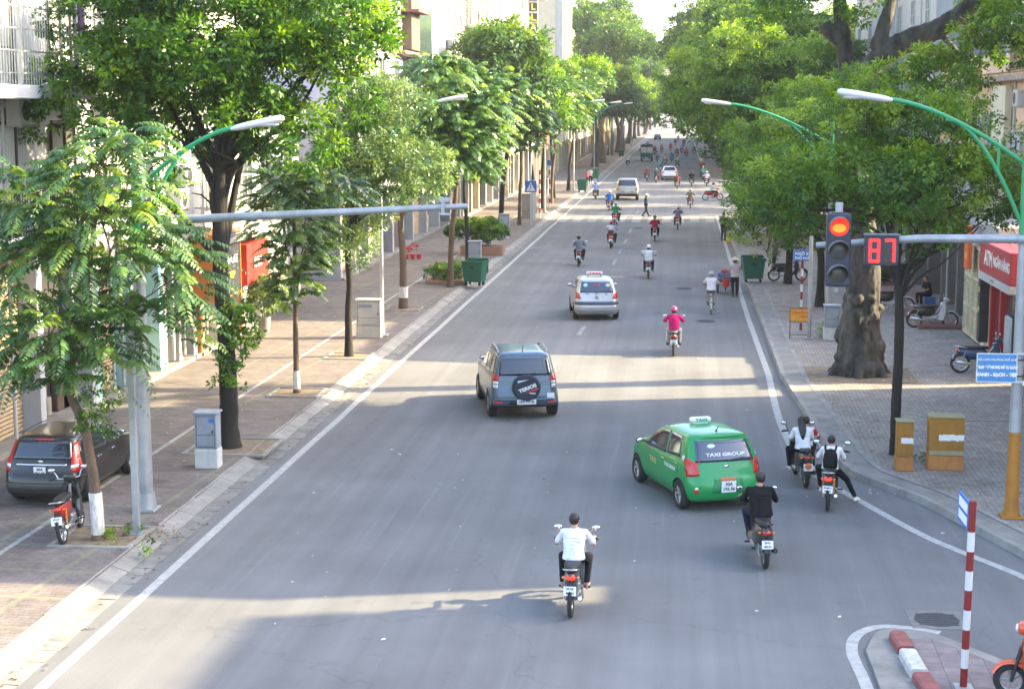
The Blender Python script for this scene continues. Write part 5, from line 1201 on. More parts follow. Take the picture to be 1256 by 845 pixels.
def sedan(label, px, py, col, rz=0, cat='car', name='car', taxisign=None, red=False, z=0, metal=.2, lit=False):
    a = G(px, py, z)
    root = thing(name, label, cat, a+Vector((math.sin(-rz)*1.35, 1.35*math.cos(rz), 0)), rz)
    c = Car([(.22, -2.0, 2.0, .74, .2, .02), (.30, -2.12, 2.14, .82, .2, .06), (.50, -2.16, 2.18, .85, .22, .07), (.75, -2.12, 2.15, .85, .2, .06), (.92, -2.05, 1.7, .83, .18, .05), (1.0, -1.95, 1.2, .80, .18, .05), (1.14, -1.80, .8, .74, .16, .05), (1.32, -1.55, .4, .67, .16, .05), (1.41, -1.40, .15, .62, .18, .05), (1.45, -1.25, -.02, .52, .2, .04), (1.465, -1.0, -.3, .3, .14, .02)], 2.6, .30)
    nm = 'car_%02x%02x%02x' % tuple(int(v*255) for v in col)
    bm_ = paint(nm, col, metal); linkmesh('body', c.body((-1.35, 1.3), .30, [bm_, WELL]), root)
    car_wheels(root, (-1.35, 1.3), .845, .305, .2)
    glass_rear(root, c, 1.02, 1.38, .66, .54)
    side_windows(root, c, [[(-.2, 1.02), (.95, .98), (.35, 1.38), (-.16, 1.40)], [(-1.1, 1.04), (-.28, 1.02), (-.25, 1.40), (-1.02, 1.38)]])
    windscreen(root, c, 1.02, 1.38, .66, .54)
    for sg in (-1, 1): patch(c.rear, [(sg*.52, .80), (sg*.84, .78), (sg*.82, .96), (sg*.56, .92)], 6, 4, off=.012).build('tail_light', REDON if lit else REDL, root)
    patch(c.rear, [(-.84, .30), (.84, .30), (.85, .44), (-.85, .44)], 18, 3, off=.014).build('bumper_skirt', TRIM, root)
    mirrors(root, c, .9, 1.03, BLK)
    p = c.rear(0, .62, .012); mb = MB(); mb.box(p+Vector((-.2, -.005, -.08)), p+Vector((.2, .005, .08)), b=.004); mb.build('licence_plate', PLATE, root)
    if taxisign:
        mb = MB(); mb.box((-.25, -.5, 1.49), (.25, -.34, 1.60), b=.02); mb.build('roof_sign', mat('sign_%s' % nm, taxisign, .4, var=0), root)
    if red: patch(c.rear, [(-.80, .50), (-.25, .50), (-.25, .74), (-.80, .74)], 8, 2, off=.008).build('door_panel', mat('red_panel', (.6, .06, .05), .4, var=0), root); patch(c.rear, [(.25, .50), (.80, .50), (.80, .74), (.25, .74)], 8, 2, off=.008).build('door_panel', MATS['red_panel'], root)
    return root
def truck():
    a = G(793, 198.5)
    root = thing('truck', 'small blue lorry with a dark canvas cover driving far up the left lane', 'truck', a+Vector((0, 1.0, 0)), R(1))
    b = paint('truck_blue', (.030, .13, .20), 0, .45); cv = mat('dark_canvas', (.05, .055, .07), .9, var=.15, vs=3)
    mb = MB(); mb.box((-.90, -.95, .62), (.90, 3.1, .72), b=.02); mb.box((-.90, -.95, .72), (.90, -.90, 1.25), b=.01); mb.box((-.90, -.9, .72), (-.85, 3.1, 1.25)); mb.box((.85, -.9, .72), (.90, 3.1, 1.25)); mb.box((-.78, -1.0, .42), (.78, -.7, .60), b=.03); mb.build('cargo_bed', b, root)
    mb = MB(); prof = [(-.90, 1.25), (-.90, 2.15), (-.75, 2.38), (-.3, 2.48), (.3, 2.48), (.75, 2.38), (.90, 2.15), (.90, 1.25)]
    for i in range(7):
        (xa, za), (xb, zb) = prof[i], prof[i+1]; mb.add([(xa, -.93, za), (xb, -.93, zb), (xb, 3.08, zb), (xa, 3.08, za), (xa*.96, -.93, za-.04), (xb*.96, -.93, zb-.04), (xb*.96, 3.08, zb-.04), (xa*.96, 3.08, za-.04)], [(0, 1, 2, 3), (7, 6, 5, 4), (0, 4, 5, 1), (3, 2, 6, 7)])
    mb.box((-.9, -.96, 2.08), (.9, -.92, 2.40), b=.01); mb.build('canvas_cover', cv, root)
    mb = MB(); mb.box((-.80, -.985, 1.24), (-.03, -.965, 2.06), b=.005); mb.box((.03, -.985, 1.24), (.80, -.965, 2.06), b=.005); mb.build('cargo_screen', mat('pale_screen', (.70, .74, .76), .5, var=.06), root)
    mb = MB(); mb.box((-.85, 3.2, .45), (.85, 4.6, 1.25), b=.08); mb.loft([((0, 3.9, 1.25), .84, .68), ((0, 3.85, 1.9), .78, .60), ((0, 3.85, 2.0), .7, .5)], 8); cb = mb.build('cab', b, root)
    mb = MB(); mb.box((-.7, 4.35, 1.35), (.7, 4.50, 1.85)); mb.build('windscreen', GLS, cb)
    for y in (0.1, 3.6):
        for sg in (-1, 1):
            mb = MB(); mb.tube([(sg*.60, y, .37), (sg*.85, y, .37)], .37, 20); w0 = mb.build('wheel', RUB, root)
            mb = MB(); mb.tube([(sg*.80, y, .37), (sg*.865, y, .37)], .2, 14); mb.build('rim', ALU, w0)
    for sg in (-1, 1):
        mb = MB(); mb.box((sg*.58, -1.02, .46), (sg*.75, -.99, .57), b=.01); mb.build('tail_light', REDL, root)
        mb = MB(); mb.tube([(sg*.85, 4.4, 1.5), (sg*1.02, 4.3, 1.5)], .02, 6); mb.box((sg*.98, 4.26, 1.35), (sg*1.10, 4.30, 1.7), b=.02); mb.build('mirror', BLK, cb)
    mb = MB(); mb.box((-.22, -1.025, .46), (.22, -1.005, .58), b=.004); mb.build('licence_plate', PLATE, root)
# ================================================================ FOLIAGE
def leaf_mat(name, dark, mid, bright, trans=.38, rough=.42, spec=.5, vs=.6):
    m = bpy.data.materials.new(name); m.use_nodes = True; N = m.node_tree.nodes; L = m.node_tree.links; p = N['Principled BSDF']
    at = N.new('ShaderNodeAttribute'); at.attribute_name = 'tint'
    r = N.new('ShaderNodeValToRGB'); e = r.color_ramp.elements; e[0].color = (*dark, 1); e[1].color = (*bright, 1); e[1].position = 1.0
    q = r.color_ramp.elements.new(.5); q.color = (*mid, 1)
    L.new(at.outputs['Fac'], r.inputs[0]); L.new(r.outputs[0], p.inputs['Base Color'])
    p.inputs['Roughness'].default_value = rough; p.inputs['Specular IOR Level'].default_value = spec
    t = N.new('ShaderNodeBsdfTranslucent'); ms = N.new('ShaderNodeMixShader'); ms.inputs[0].default_value = trans
    hs = N.new('ShaderNodeHueSaturation'); hs.inputs['Hue'].default_value = .485; hs.inputs['Saturation'].default_value = 1.15; hs.inputs['Value'].default_value = 1.5
    L.new(r.outputs[0], hs.inputs['Color']); L.new(hs.outputs[0], t.inputs['Color'])
    L.new(p.outputs[0], ms.inputs[1]); L.new(t.outputs[0], ms.inputs[2]); L.new(ms.outputs[0], N['Material Output'].inputs[0]); MATS[name] = m
    return m
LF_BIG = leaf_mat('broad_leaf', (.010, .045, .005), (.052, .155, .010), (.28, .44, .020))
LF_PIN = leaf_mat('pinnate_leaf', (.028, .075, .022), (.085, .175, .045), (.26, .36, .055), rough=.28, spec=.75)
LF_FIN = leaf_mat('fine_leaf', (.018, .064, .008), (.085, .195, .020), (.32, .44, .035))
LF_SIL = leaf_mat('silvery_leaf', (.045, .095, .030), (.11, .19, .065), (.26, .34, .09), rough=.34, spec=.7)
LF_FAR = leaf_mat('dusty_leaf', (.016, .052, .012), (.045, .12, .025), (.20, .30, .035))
BARK_D = mat('dark_bark', (.020, .016, .013), .92, var=.4, vs=5, bump=1.0, bs=14, stretch=(1, 1, .35))
BARK_G = mat('grey_bark', (.09, .078, .066), .92, var=.35, vs=5, bump=1.0, bs=12, stretch=(1, 1, .4))
BARK_B = mat('brown_bark', (.115, .075, .050), .9, var=.3, vs=6, bump=.8, bs=16, stretch=(1, 1, .4))
WASH = mat('white_wash', (.66, .64, .60), .85, var=.15, vs=7, grime=.9, gs=6, bump=.4)
def leaves_mesh(name, pos, dire, nrm, ln, wd, tint, m):
    "each leaf: a pointed quad folded along its rib"
    n = len(pos); side = np.cross(dire, nrm); side /= np.linalg.norm(side, axis=1, keepdims=True)+1e-9
    v = np.empty((n, 4, 3), np.float32); ln = ln[:, None]; wd = wd[:, None]
    v[:, 0] = pos; v[:, 1] = pos+dire*ln*.45+side*wd*.5+nrm*wd*.16; v[:, 2] = pos+dire*ln-nrm*ln*.10; v[:, 3] = pos+dire*ln*.45-side*wd*.5+nrm*wd*.16
    me = bpy.data.meshes.new(name); me.vertices.add(n*4); me.vertices.foreach_set('co', v.ravel())
    me.loops.add(n*4); me.loops.foreach_set('vertex_index', np.arange(n*4, dtype=np.int32))
    me.polygons.add(n); me.polygons.foreach_set('loop_start', np.arange(0, n*4, 4, dtype=np.int32)); me.polygons.foreach_set('loop_total', np.full(n, 4, np.int32))
    me.update(calc_edges=True); a = me.attributes.new('tint', 'FLOAT', 'FACE'); a.data.foreach_set('value', np.clip(tint, 0, 1).astype(np.float32))
    me.materials.append(m); return me
def unit(v): return v/(np.linalg.norm(v, axis=1, keepdims=True)+1e-9)
def crown_points(rng, blobs, n, inner=.25, lump=.28):
    "cluster centres over the shells of the blobs, uneven"
    vol = np.array([(b[1][0]*b[1][1]*b[1][2])**(2/3) for b in blobs]); k = rng.choice(len(blobs), n, p=vol/vol.sum())
    C = np.array([b[0] for b in blobs], float)[k]; Rr = np.array([b[1] for b in blobs], float)[k]
    d = unit(rng.normal(size=(n, 3))); d[:, 2] = np.where(d[:, 2] < -.45, -d[:, 2], d[:, 2])
    ph = rng.uniform(0, 6.28, (6,)); fr = rng.uniform(2.2, 5.5, (6, 3))
    w_ = sum(np.sin((d*fr[i]).sum(1)*2+ph[i]+k*1.7) for i in range(6))/3.0
    r = 1+lump*w_*.6-np.abs(rng.normal(0, .10, n)); deep = rng.random(n) < inner; r = np.where(deep, rng.uniform(.35, .85, n), r)
    return C+d*Rr*r[:, None], unit(d/Rr), w_, deep
def clump_crown(name, m, seed, blobs, ncl, per, spread, ln, wd, droop=.25, inner=.22, lump=.28, twl=.5, flat=0.0, puff=None):
    "leaves sit in tight tufts, tufts in rounded puffs, puffs over the blobs"
    rng = np.random.default_rng(seed); puff = puff or spread*1.75; pp = 7 if ncl > 300 else 3
    npf = max(3, ncl//pp); P0, N0, w_, deep = crown_points(rng, blobs, npf, inner, lump)
    pt = np.clip(.40+.10*w_+rng.normal(0, .15, npf)+.16*N0[:, 2], 0, 1); pr = puff*rng.uniform(.6, 1.25, npf)  # random puff tint; upward puffs lighter, toplight put into leaf colour
    k = np.repeat(np.arange(npf), pp); ncl = len(k); d = unit(rng.normal(size=(ncl, 3))+N0[k]*.9+np.array([0, 0, .35]))
    P = P0[k]+d*pr[k][:, None]*np.array([1, 1, .72-.3*flat]); cd_ = unit(d+rng.normal(0, .25, (ncl, 3)))
    ct = np.clip(pt[k]+rng.normal(0, .07, ncl)+.10*d[:, 2], 0, 1); sp = spread*.55  # tufts facing up tinted lighter too, more toplight in the colour
    off = unit(rng.normal(size=(ncl*per, 3))); i = np.repeat(np.arange(ncl), per); rad = sp*rng.random(ncl*per)**.5
    o2 = off*rad[:, None]*np.array([1, 1, .75]); pos = P[i]+o2
    dire = unit(unit(o2+1e-6)*.8+cd_[i]*.55+rng.normal(0, .25, (ncl*per, 3))-np.array([0, 0, droop]))
    nrm = unit(cd_[i]*.9+np.array([0, 0, .6])+rng.normal(0, .32, (ncl*per, 3))); nrm = unit(nrm-dire*(nrm*dire).sum(1, keepdims=True))
    L_ = ln*rng.uniform(.65, 1.25, ncl*per); W = wd*rng.uniform(.7, 1.2, ncl*per)
    t = ct[i]+rng.normal(0, .09, ncl*per)+np.where(rng.random(ncl*per) < .04, .3, 0)
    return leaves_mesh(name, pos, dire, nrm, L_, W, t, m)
def pinnate_crown(name, m, seed, blobs, nfr, flen=.7, pairs=12, lw=.05, ll=.15, lump=.22, inner=.3):
    "sprays of compound leaves, leaflets in two rows along an arching rib"
    rng = np.random.default_rng(seed); P, Nn, w_, deep = crown_points(rng, blobs, nfr, inner, lump)
    out = unit(Nn*np.array([1, 1, .5])+rng.normal(0, .35, (nfr, 3))); out[:, 2] = np.clip(out[:, 2], -.1, .6); out = unit(out)
    fl = flen*rng.uniform(.65, 1.2, nfr); cur = rng.uniform(.35, .9, nfr); ct = np.clip(.40+.15*w_+rng.normal(0, .16, nfr)+np.where(rng.random(nfr) < .12, .35, 0), 0, 1)
    T = (np.arange(pairs)+1)/pairs; pos = []; dr = []; nm = []; LL = []; WW = []; tt = []
    side = unit(np.cross(out, np.array([0, 0, 1.0])))
    for t in T:
        c = P+out*(fl*t)[:, None]-np.array([0, 0, 1.0])*(cur*fl*t*t*.75)[:, None]
        tg = unit(out-np.array([0, 0, 1.0])*(cur*1.5*t)[:, None]); up = unit(np.cross(side, tg)); up = np.where(up[:, 2:3] < 0, -up, up)
        sc_ = (.55+.9*math.sin(math.pi*min(1, t*.9+.08)))
        for s in (-1, 1):
            d = unit(side*s*.95+tg*.32-np.array([0, 0, .45])+rng.normal(0, .10, (nfr, 3))); pos.append(c); dr.append(d)
            n_ = unit(up+rng.normal(0, .15, (nfr, 3))); nm.append(unit(n_-d*(n_*d).sum(1, keepdims=True)))
            LL.append(np.full(nfr, ll*sc_)*rng.uniform(.85, 1.1, nfr)); WW.append(np.full(nfr, lw*(.7+.5*sc_))); tt.append(ct+.22*(t-.5)+rng.normal(0, .05, nfr))
    f = np.concatenate
    return leaves_mesh(name, f(pos), f(dr), f(nm), f(LL), f(WW), f(tt), m)
def trunk_mesh(seed, path, r0, r1, blobs, nb=3, m=BARK_B, knots=0, flare=1.35, twist=.5, wash=None, sub=8):
    "tapered trunk with limbs reaching into each blob"
    rnd = random.Random(seed); mb = MB(); P = smooth_path(path, sub) if len(path) > 2 else [Vector(path[0]).lerp(Vector(path[1]), i/8) for i in range(9)]
    n = len(P); rad = []
    for i in range(n):
        t = i/(n-1); rad.append((r0+(r1-r0)*t)*(1+(flare-1)*max(0, 1-t*n/4))*(1+rnd.uniform(-.05, .05)))
    P = [Vector(p) for p in P]; mb.tube(P, rad, 14)
    if knots:
        for i in range(knots):
            t = rnd.uniform(0, .55); k = int(t*(n-1)); a = rnd.uniform(0, 6.28); q = P[k]+Vector((math.cos(a), math.sin(a), 0))*rad[k]*.75
            s = r0*rnd.uniform(.28, .5); mb.ball(q, (s, s, s*rnd.uniform(.9, 1.5)), 10, 8)
    for (c, rr_) in blobs:
        c = Vector(c)
        for j in range(nb):
            st = P[int((n-1)*rnd.uniform(.62, 1.0))] if j else P[-1]
            e = c+Vector([rnd.uniform(-.5, .5)*rr_[0], rnd.uniform(-.5, .5)*rr_[1], rnd.uniform(-.3, .35)*rr_[2]])
            md = st.lerp(e, .5)+Vector([rnd.uniform(-twist, twist), rnd.uniform(-twist, twist), rnd.uniform(-.1, twist*.6)])
            q = smooth_path([st, st.lerp(md, .5)+Vector((0, 0, .1)), md, e], 4); rb = r1*rnd.uniform(.45, .75)
            mb.tube(q, [max(.012, rb*(1-.85*i/(len(q)-1))) for i in range(len(q))], 7)
            for _ in range(3):
                k = rnd.randint(len(q)//2, len(q)-1); s0 = Vector(q[k]); e2 = s0+Vector([rnd.uniform(-.45, .45)*rr_[0], rnd.uniform(-.45, .45)*rr_[1], rnd.uniform(0, .5)*rr_[2]])
                mb.tube([s0, s0.lerp(e2, .5)+Vector((0, 0, .08)), e2], [rb*.3, rb*.2, .01], 5)
    return mb
def tree(name, label, loc, path, r0, r1, blobs, crown, bark=BARK_B, cat='tree', group=None, nb=2, wash=0, **kw):
    root = thing(name, label, cat, loc, 0, group)
    mb = trunk_mesh(kw.pop('seed', 1), path, r0, r1, blobs, nb, bark, **kw); t = mb.build('trunk', bark, root)
    if wash:
        P = smooth_path(path, 8); w_ = MB(); q = [Vector(p) for p in P if p[2] <= wash]; 
        if len(q) < 2: q = [Vector(path[0]), Vector(path[0]).lerp(Vector(path[1]), wash/max(.1, path[1][2]))]
        n = len(P); w_.tube(q, [r0*(1.38 if i == 0 else 1.0)*1.06+.006+(.08*r0 if i < 2 else 0) for i in range(len(q))], 14); w_.build('whitewash', WASH, t)
    linkmesh('crown', crown, root); return root
LEFTTREES = 'young street trees along the left pavement'
# --- the near pinnate tree
b0 = G(121, 662, SW)
blobs = [((.3, 0, 6.4), (.9, .8, .7)), ((.75, 0, 7.0), (.45, .5, .35)), ((-.9, 0, 6.0), (1.0, .9, .6)), ((.2, 0, 5.2), (1.4, 1.3, .9)), ((-1.2, .1, 4.6), (1.1, 1.1, 1.0)), ((1.2, .1, 4.6), (.9, 1.0, .8)), ((.9, 0, 3.7), (.9, .9, .5)), ((-.3, -.5, 3.6), (1.2, .9, .6)), ((-1.1, 0, 3.3), (.8, .8, .5)), ((-.4, -.3, 2.9), (.6, .5, .35))]
tree('street_tree', 'nearest young tree with feathery leaves and a white painted foot, beside the estate car', b0,
     [(0, 0, -.1), (-.04, 0, 1.0), (-.18, 0, 2.0), (-.42, 0, 2.7), (-.30, 0, 3.4), (-.1, 0, 4.2), (.2, 0, 6.0)], .105, .04, blobs,
     pinnate_crown('near_crown', LF_PIN, 11, blobs, 690, .80, 14, .042, .135), BARK_B, nb=2, wash=.95, seed=4)
tree_pit(b0.x, b0.y+.2, .65)
mb_ = clump_crown('sprouts', LF_BIG, 5, [((.15, -.1, 2.1), (.35, .3, .55))], 60, 14, .14, .07, .045)
linkmesh('trunk_sprouts', mb_, bpy.data.objects['street_tree'])
# --- the big dark tree behind it
b1 = G(281, 548, SW)
blobs = [((-.2, 0, 7.0), (1.9, 2.0, 1.3)), ((-2.4, .3, 7.6), (1.6, 1.8, 1.3)), ((1.7, 0, 7.9), (1.5, 1.7, 1.2)), ((-.4, .2, 9.0), (2.2, 2.2, 1.4)), ((-2.2, 0, 9.1), (1.5, 1.5, 1.1)), ((2.3, .4, 9.2), (1.3, 1.5, 1.1)),  ((0, .4, 10.4), (2.3, 2.1, 1.2)), ((1.4, -.3, 6.9), (.9, 1.0, .7))]
tree('street_tree', 'tallest dark trunked tree on the left pavement, creepers round its trunk', b1,
     [(0, 0, -.1), (.02, 0, 1.2), (-.02, 0, 2.6), (-.1, 0, 4.2), (-.05, 0, 6.2)], .225, .15, blobs,
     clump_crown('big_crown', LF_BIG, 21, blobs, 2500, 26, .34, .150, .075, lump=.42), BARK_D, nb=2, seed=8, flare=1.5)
tree_pit(b1.x+.1, b1.y, .85)
cr = clump_crown('creeper', LF_BIG, 31, [((.32, -.2, 1.9), (.26, .3, .6)), ((.30, -.2, 2.7), (.3, .3, .5)), ((.1, -.3, 1.4), (.15, .2, .3))], 120, 16, .15, .10, .06)
linkmesh('creeper', cr, bpy.data.objects['street_tree.001'])
# --- small pale tree with the low crown
b2 = G(364, 482, SW)
blobs = [((.0, 0, 2.9), (.62, .7, .5)), ((.05, 0, 3.7), (.85, .9, .6)), ((-.1, 0, 4.6), (1.1, 1.1, .6)), ((.6, .1, 5.3), (1.3, 1.2, .7)), ((-.2, 0, 2.45), (.35, .4, .3)), ((-.3, 0, 5.4), (.8, .8, .6))]
tree('street_tree', 'slim young tree with a low tiered crown between the dark trunk and the white cabinet', b2, [(0, 0, -.1), (0, 0, 1.5), (.02, 0, 3), (.0, 0, 5.2)], .085, .045, blobs,
     pinnate_crown('tiered_crown', LF_PIN, 12, blobs, 460, .48, 10, .062, .13), BARK_B, nb=2, wash=.62, seed=2, group=LEFTTREES)
tree_pit(b2.x, b2.y, .6)
# --- silvery tree
b3 = G(428, 437, SW)
blobs = [((.0, 0, 4.0), (.9, .9, .7)), ((-.1, 0, 5.2), (1.4, 1.4, .9)), ((.9, 0, 5.2), (1.3, 1.3, .9)), ((.9, .1, 6.5), (1.4, 1.4, .9)), ((1.3, .1, 7.6), (.95, 1.0, .65)), ((2.0, 0, 5.6), (.8, .9, .8)), ((0, .1, 6.6), (.9, 1, .8)), ((.1, -.1, 3.3), (.6, .6, .4))]
tree('street_tree', 'young tree with a dark slim trunk and pale silvery green crown beside the white cabinet', b3, [(0, 0, -.1), (.0, 0, 1.3), (.05, 0, 2.2), (.02, 0, 3.4), (.3, 0, 5.4)], .125, .07, blobs,
     clump_crown('silvery_crown', LF_SIL, 23, blobs, 1750, 24, .30, .13, .050, lump=.25), BARK_D, nb=2, seed=3, group=LEFTTREES)
tree_pit(b3.x, b3.y, .6)
b4 = G(495, 379, SW)
blobs = [((.3, 0, 4.8), (1.2, 1.2, .8)), ((1.0, 0, 5.9), (1.7, 1.7, .9)), ((1.6, 0, 7.3), (1.7, 1.6, .9)), ((1.5, .2, 8.7), (1.1, 1.1, .8)), ((2.6, 0, 6.5), (1.2, 1.2, .9)), ((3.0, .3, 7.6), (.9, .9, .7)), ((2.6, 0, 5.2), (1.0, 1.1, .8)), ((.2, 0, 6.8), (1.1, 1.2, .8)), ((.2, 0, 8.0), (.9, 1.0, .7))]
tree('street_tree', 'feathery tree with a white painted foot between the white cabinet and green bin', b4, [(0, 0, -.1), (.0, 0, 2), (-.05, 0, 3.6), (.7, 0, 5.8)], .16, .08, blobs,
     pinnate_crown('feather_crown', LF_PIN, 14, blobs, 1050, .62, 10, .075, .18), BARK_B, nb=2, wash=1.0, seed=5, group=LEFTTREES)
tree_pit(b4.x, b4.y, .6)
def umb(seed, k=1.0, lf=LF_PIN, kind='pin', n=760):
    rnd = random.Random(seed); bl = []
    for i in range(9):
        a = rnd.uniform(0, 6.28); r = rnd.uniform(.3, 2.0)*k; z = 6.1+rnd.uniform(-.9, 2.4)*k
        bl.append(((math.cos(a)*r, math.sin(a)*r, z), (rnd.uniform(1.1, 1.6)*k, rnd.uniform(1.1, 1.6)*k, rnd.uniform(.6, .9)*k)))
    bl.append(((0, 0, 5.6), (1.1*k, 1.1*k, .8*k)))
    if kind == 'pin': return bl, pinnate_crown('crown', lf, seed, bl, n, .65, 8, .095, .21)
    return bl, clump_crown('crown', lf, seed, bl, n, 18, .42, .22, .11)
UM = [umb(41, 1.0), umb(42, 1.0, LF_FAR, 'cl', 1500), umb(43, 1.05), umb(44, 1.1, LF_BIG, 'cl', 1600)]
leans = [(.25, .0), (-.2, .1), (.35, -.1), (.1, .2), (-.3, 0), (.15, 0)]
spots = [((552, 352), 0, 1.12, 'dark slim tree rising from a bed of low shrubs behind the green wheeled bin'),
         ((574, 322), 2, .95, 'slim leaning tree behind the pale grey cabinet and the planter bush'),
         ((614, 277+2), 1, 1.42, 'widest dark green crown of the left row, on a thin dark trunk past the planter'),
         ((637, 276), 2, 1.0, 'tree just in front of the beige cabinet and the pedestrian sign'),
         ((656, 262), 3, 1.15, 'tree right behind the striped post and pedestrian sign'),
         ((664, 256), 0, 1.2, 'tree with a prop leaning on it past the pedestrian sign'),
         ((676, 250), 1, 1.2, 'twin stemmed looking tree beside the second striped post'),
         ((679, 243), 2, 1.25, 'tree at the corner of the cream wall, left pavement'),
         ((697, 234), 3, 1.3, 'low branching tree in front of the long cream wall')]
UROOT = {}
for i, ((px, py), k, sc, lb) in enumerate(spots):
    bl, cm = UM[k]; p = G(px, py, SW); lx, ly = leans[i % 6]
    r = thing('street_tree', lb, 'tree', p, 0, LEFTTREES); r.scale = (sc,)*3
    trunk_mesh(60+i, [(0, 0, -.1), (lx*.3, 0, 2), (lx, ly, 4), (0, 0, 6.2)], .12, .07, bl, 1).build('trunk', BARK_D if i % 3 else BARK_B, r)
    c_ = linkmesh('crown', cm, r); c_.rotation_euler = (0, 0, i*1.3)
# --- tall old trees further up both sides
def old(seed, lf, n=2600, wide=1.0):
    rnd = random.Random(seed); bl = []
    for i in range(13):
        a = rnd.uniform(0, 6.28); r = rnd.uniform(.8, 4.6)*wide; z = 10.6+rnd.uniform(-4.2, 4.4)
        bl.append(((math.cos(a)*r, math.sin(a)*r, z), (rnd.uniform(1.7, 2.8), rnd.uniform(1.7, 2.8), rnd.uniform(1.2, 1.9))))
    return bl, clump_crown('crown', lf, seed, bl, n, 20, .62, .30, .15, lump=.3)
OLD = [old(71, LF_FAR), old(72, LF_FAR), old(73, LF_BIG), old(74, LF_FAR, 2600, 1.15)]
OLDT = [trunk_mesh(80+i, [(0, 0, -.1), (.3*(i-1), 0, 3), (.6*(1-i), .3, 6), (0, 0, 9.5)], .38, .22, OLD[i][0], 1, twist=.9).mesh('trunk', BARK_G) for i in range(4)]
def old_tree(i, x, y, sc, lb, rz, group):
    k = i % 4; r = thing('old_tree', lb, 'tree', (x, y, SW), rz, group); r.scale = (sc, sc, sc*1.0)
    linkmesh('trunk', OLDT[k], r); linkmesh('crown', OLD[k][1], r); return r
rnd = random.Random(12); i = 0
L_Y = [212, 226, 243, 262, 280, 300, 322, 346, 372, 402, 436, 475, 520, 570, 630, 700, 780]
R_Y = [98, 112, 182, 196, 213, 232, 252, 274, 298, 324, 352, 384, 420, 462, 510, 566, 630, 700, 780]
for j, y in enumerate(L_Y):
    sc = (1.15, 1.32, 1.3, 1.22, 1.1)[j % 5]
    old_tree(i, -11.2+rnd.uniform(-.6, .5), y, sc, 'hazy old street tree far up the left side of the road' if y > 260 else 'tall old tree on the left pavement beyond the cream wall', rnd.uniform(0, 6.28), 'old trees far up the left side' if y > 260 else 'tall trees beyond the cream wall'); i += 1
for j, y in enumerate(R_Y):
    sc = (1.02, .98, 1.3, 1.22, 1.15)[j % 5]; near = y < 120
    sc = {98: .86, 112: .95}.get(y, sc)
    old_tree(i, 5.2+rnd.uniform(-.4, .6), y, sc, ('broad spreading tree overhanging the right kerb before the side street' if near else 'hazy old street tree far up the right side of the road'), rnd.uniform(0, 6.28), 'spreading trees on the right before the side street' if near else 'old trees far up the right side'); i += 1
for j, (x, y, sc) in enumerate(((13, 127, .9), (17, 141, .95), (15, 154, .9), (14, 166, .95))):  # added so their crowns keep sun off the road at the crossing
    old_tree(j, x, y, sc, 'tree added in the side street on the right to shade the road', j*1.7, 'trees added in the side street to shade the road')
for j, (x, y, sc) in enumerate(((-6, 860, 1.3), (0, 880, 1.2), (4, 870, 1.35), (-12, 850, 1.3), (9, 850, 1.3))):
    old_tree(j, x, y, sc, 'hazy tree closing the far end of the street', j*1.1, 'trees closing the far end of the street')
# --- the huge old trunk on the right
b5 = G(1054, 459, SW)
q = lambda px, py: PY(px, py, b5.y)-b5
tr = [(0, 0, -.15), tuple(q(1055, 400)), tuple(q(1060, 330)), tuple(q(1052, 250)), tuple(q(1045, 160)), tuple(q(1046, 120)), tuple(q(1043, 95))]
R5 = [(0, 0, 0)]
root = thing('old_tree', 'massive gnarled old tree with a knotted grey trunk on the right pavement', 'tree', b5)
mb = MB(); P_ = [Vector(p) for p in smooth_path(tr, 6)]; n = len(P_); rad = []
for k in range(n):
    z = P_[k].z; rad.append(np.interp(z, [-.2, .3, .9, 1.6, 2.2, 4, 6.5, 8.5, 9.5], [.80, .66, .62, .54, .48, .44, .39, .35, .30]))
mb.tube(P_, rad, 22); rk = random.Random(6)
for k in range(40):
    z = rk.uniform(.0, 2.6); kk = min(range(n), key=lambda a: abs(P_[a].z-z)); a = rk.uniform(0, 6.28); s = rk.uniform(.08, .22)
    p_ = P_[kk]+Vector((math.cos(a), math.sin(a), 0))*rad[kk]*.9; mb.ball(p_, (s, s, s*rk.uniform(.8, 1.6)), 10, 8)
for a_ in (200, 262, 318, 20, 90, 150):
    a = R(a_); mb.tube([Vector((math.cos(a)*.45, math.sin(a)*.45, .45)), Vector((math.cos(a)*.72, math.sin(a)*.72, .12)), Vector((math.cos(a)*.95, math.sin(a)*.95, -.05))], [.20, .16, .08], 8)
def limb(pts, r0, r1):
    P2 = smooth_path([tuple(p) for p in pts], 5); mb.tube(P2, [r0+(r1-r0)*i/(len(P2)-1) for i in range(len(P2))], 12)
limb([q(1043, 110), q(1036, 60), q(1030, 0), q(1026, -60), q(1015, -150)], .26, .12)
limb([q(1046, 120), q(1070, 80), q(1110, 52), q(1150, 36), q(1190, 8), q(1230, -30), q(1300, -90)], .36, .20)
limb([q(1075, 62), q(1085, 30), q(1092, 0), q(1100, -60)], .24, .12)
limb([q(1040, 52), q(1022, 44), q(1010, 30)], .22, .19)
limb([q(1190, 8)+Vector((0, 0, 0)), q(1186, 22), q(1186, 30)], .17, .15)
limb([q(1150, 36), q(1170, 60), q(1190, 75)], .10, .04)
from mathutils import noise as mn
me = remeshed(mb, 'trunk', mat('gnarled_bark', (.058, .052, .046), .95, var=.75, vs=3.6, bump=1.0, bs=9, stretch=(1, 1, .5)), .035, 1)
NRM = [v_.normal.copy() for v_ in me.vertices]; NEWC = []
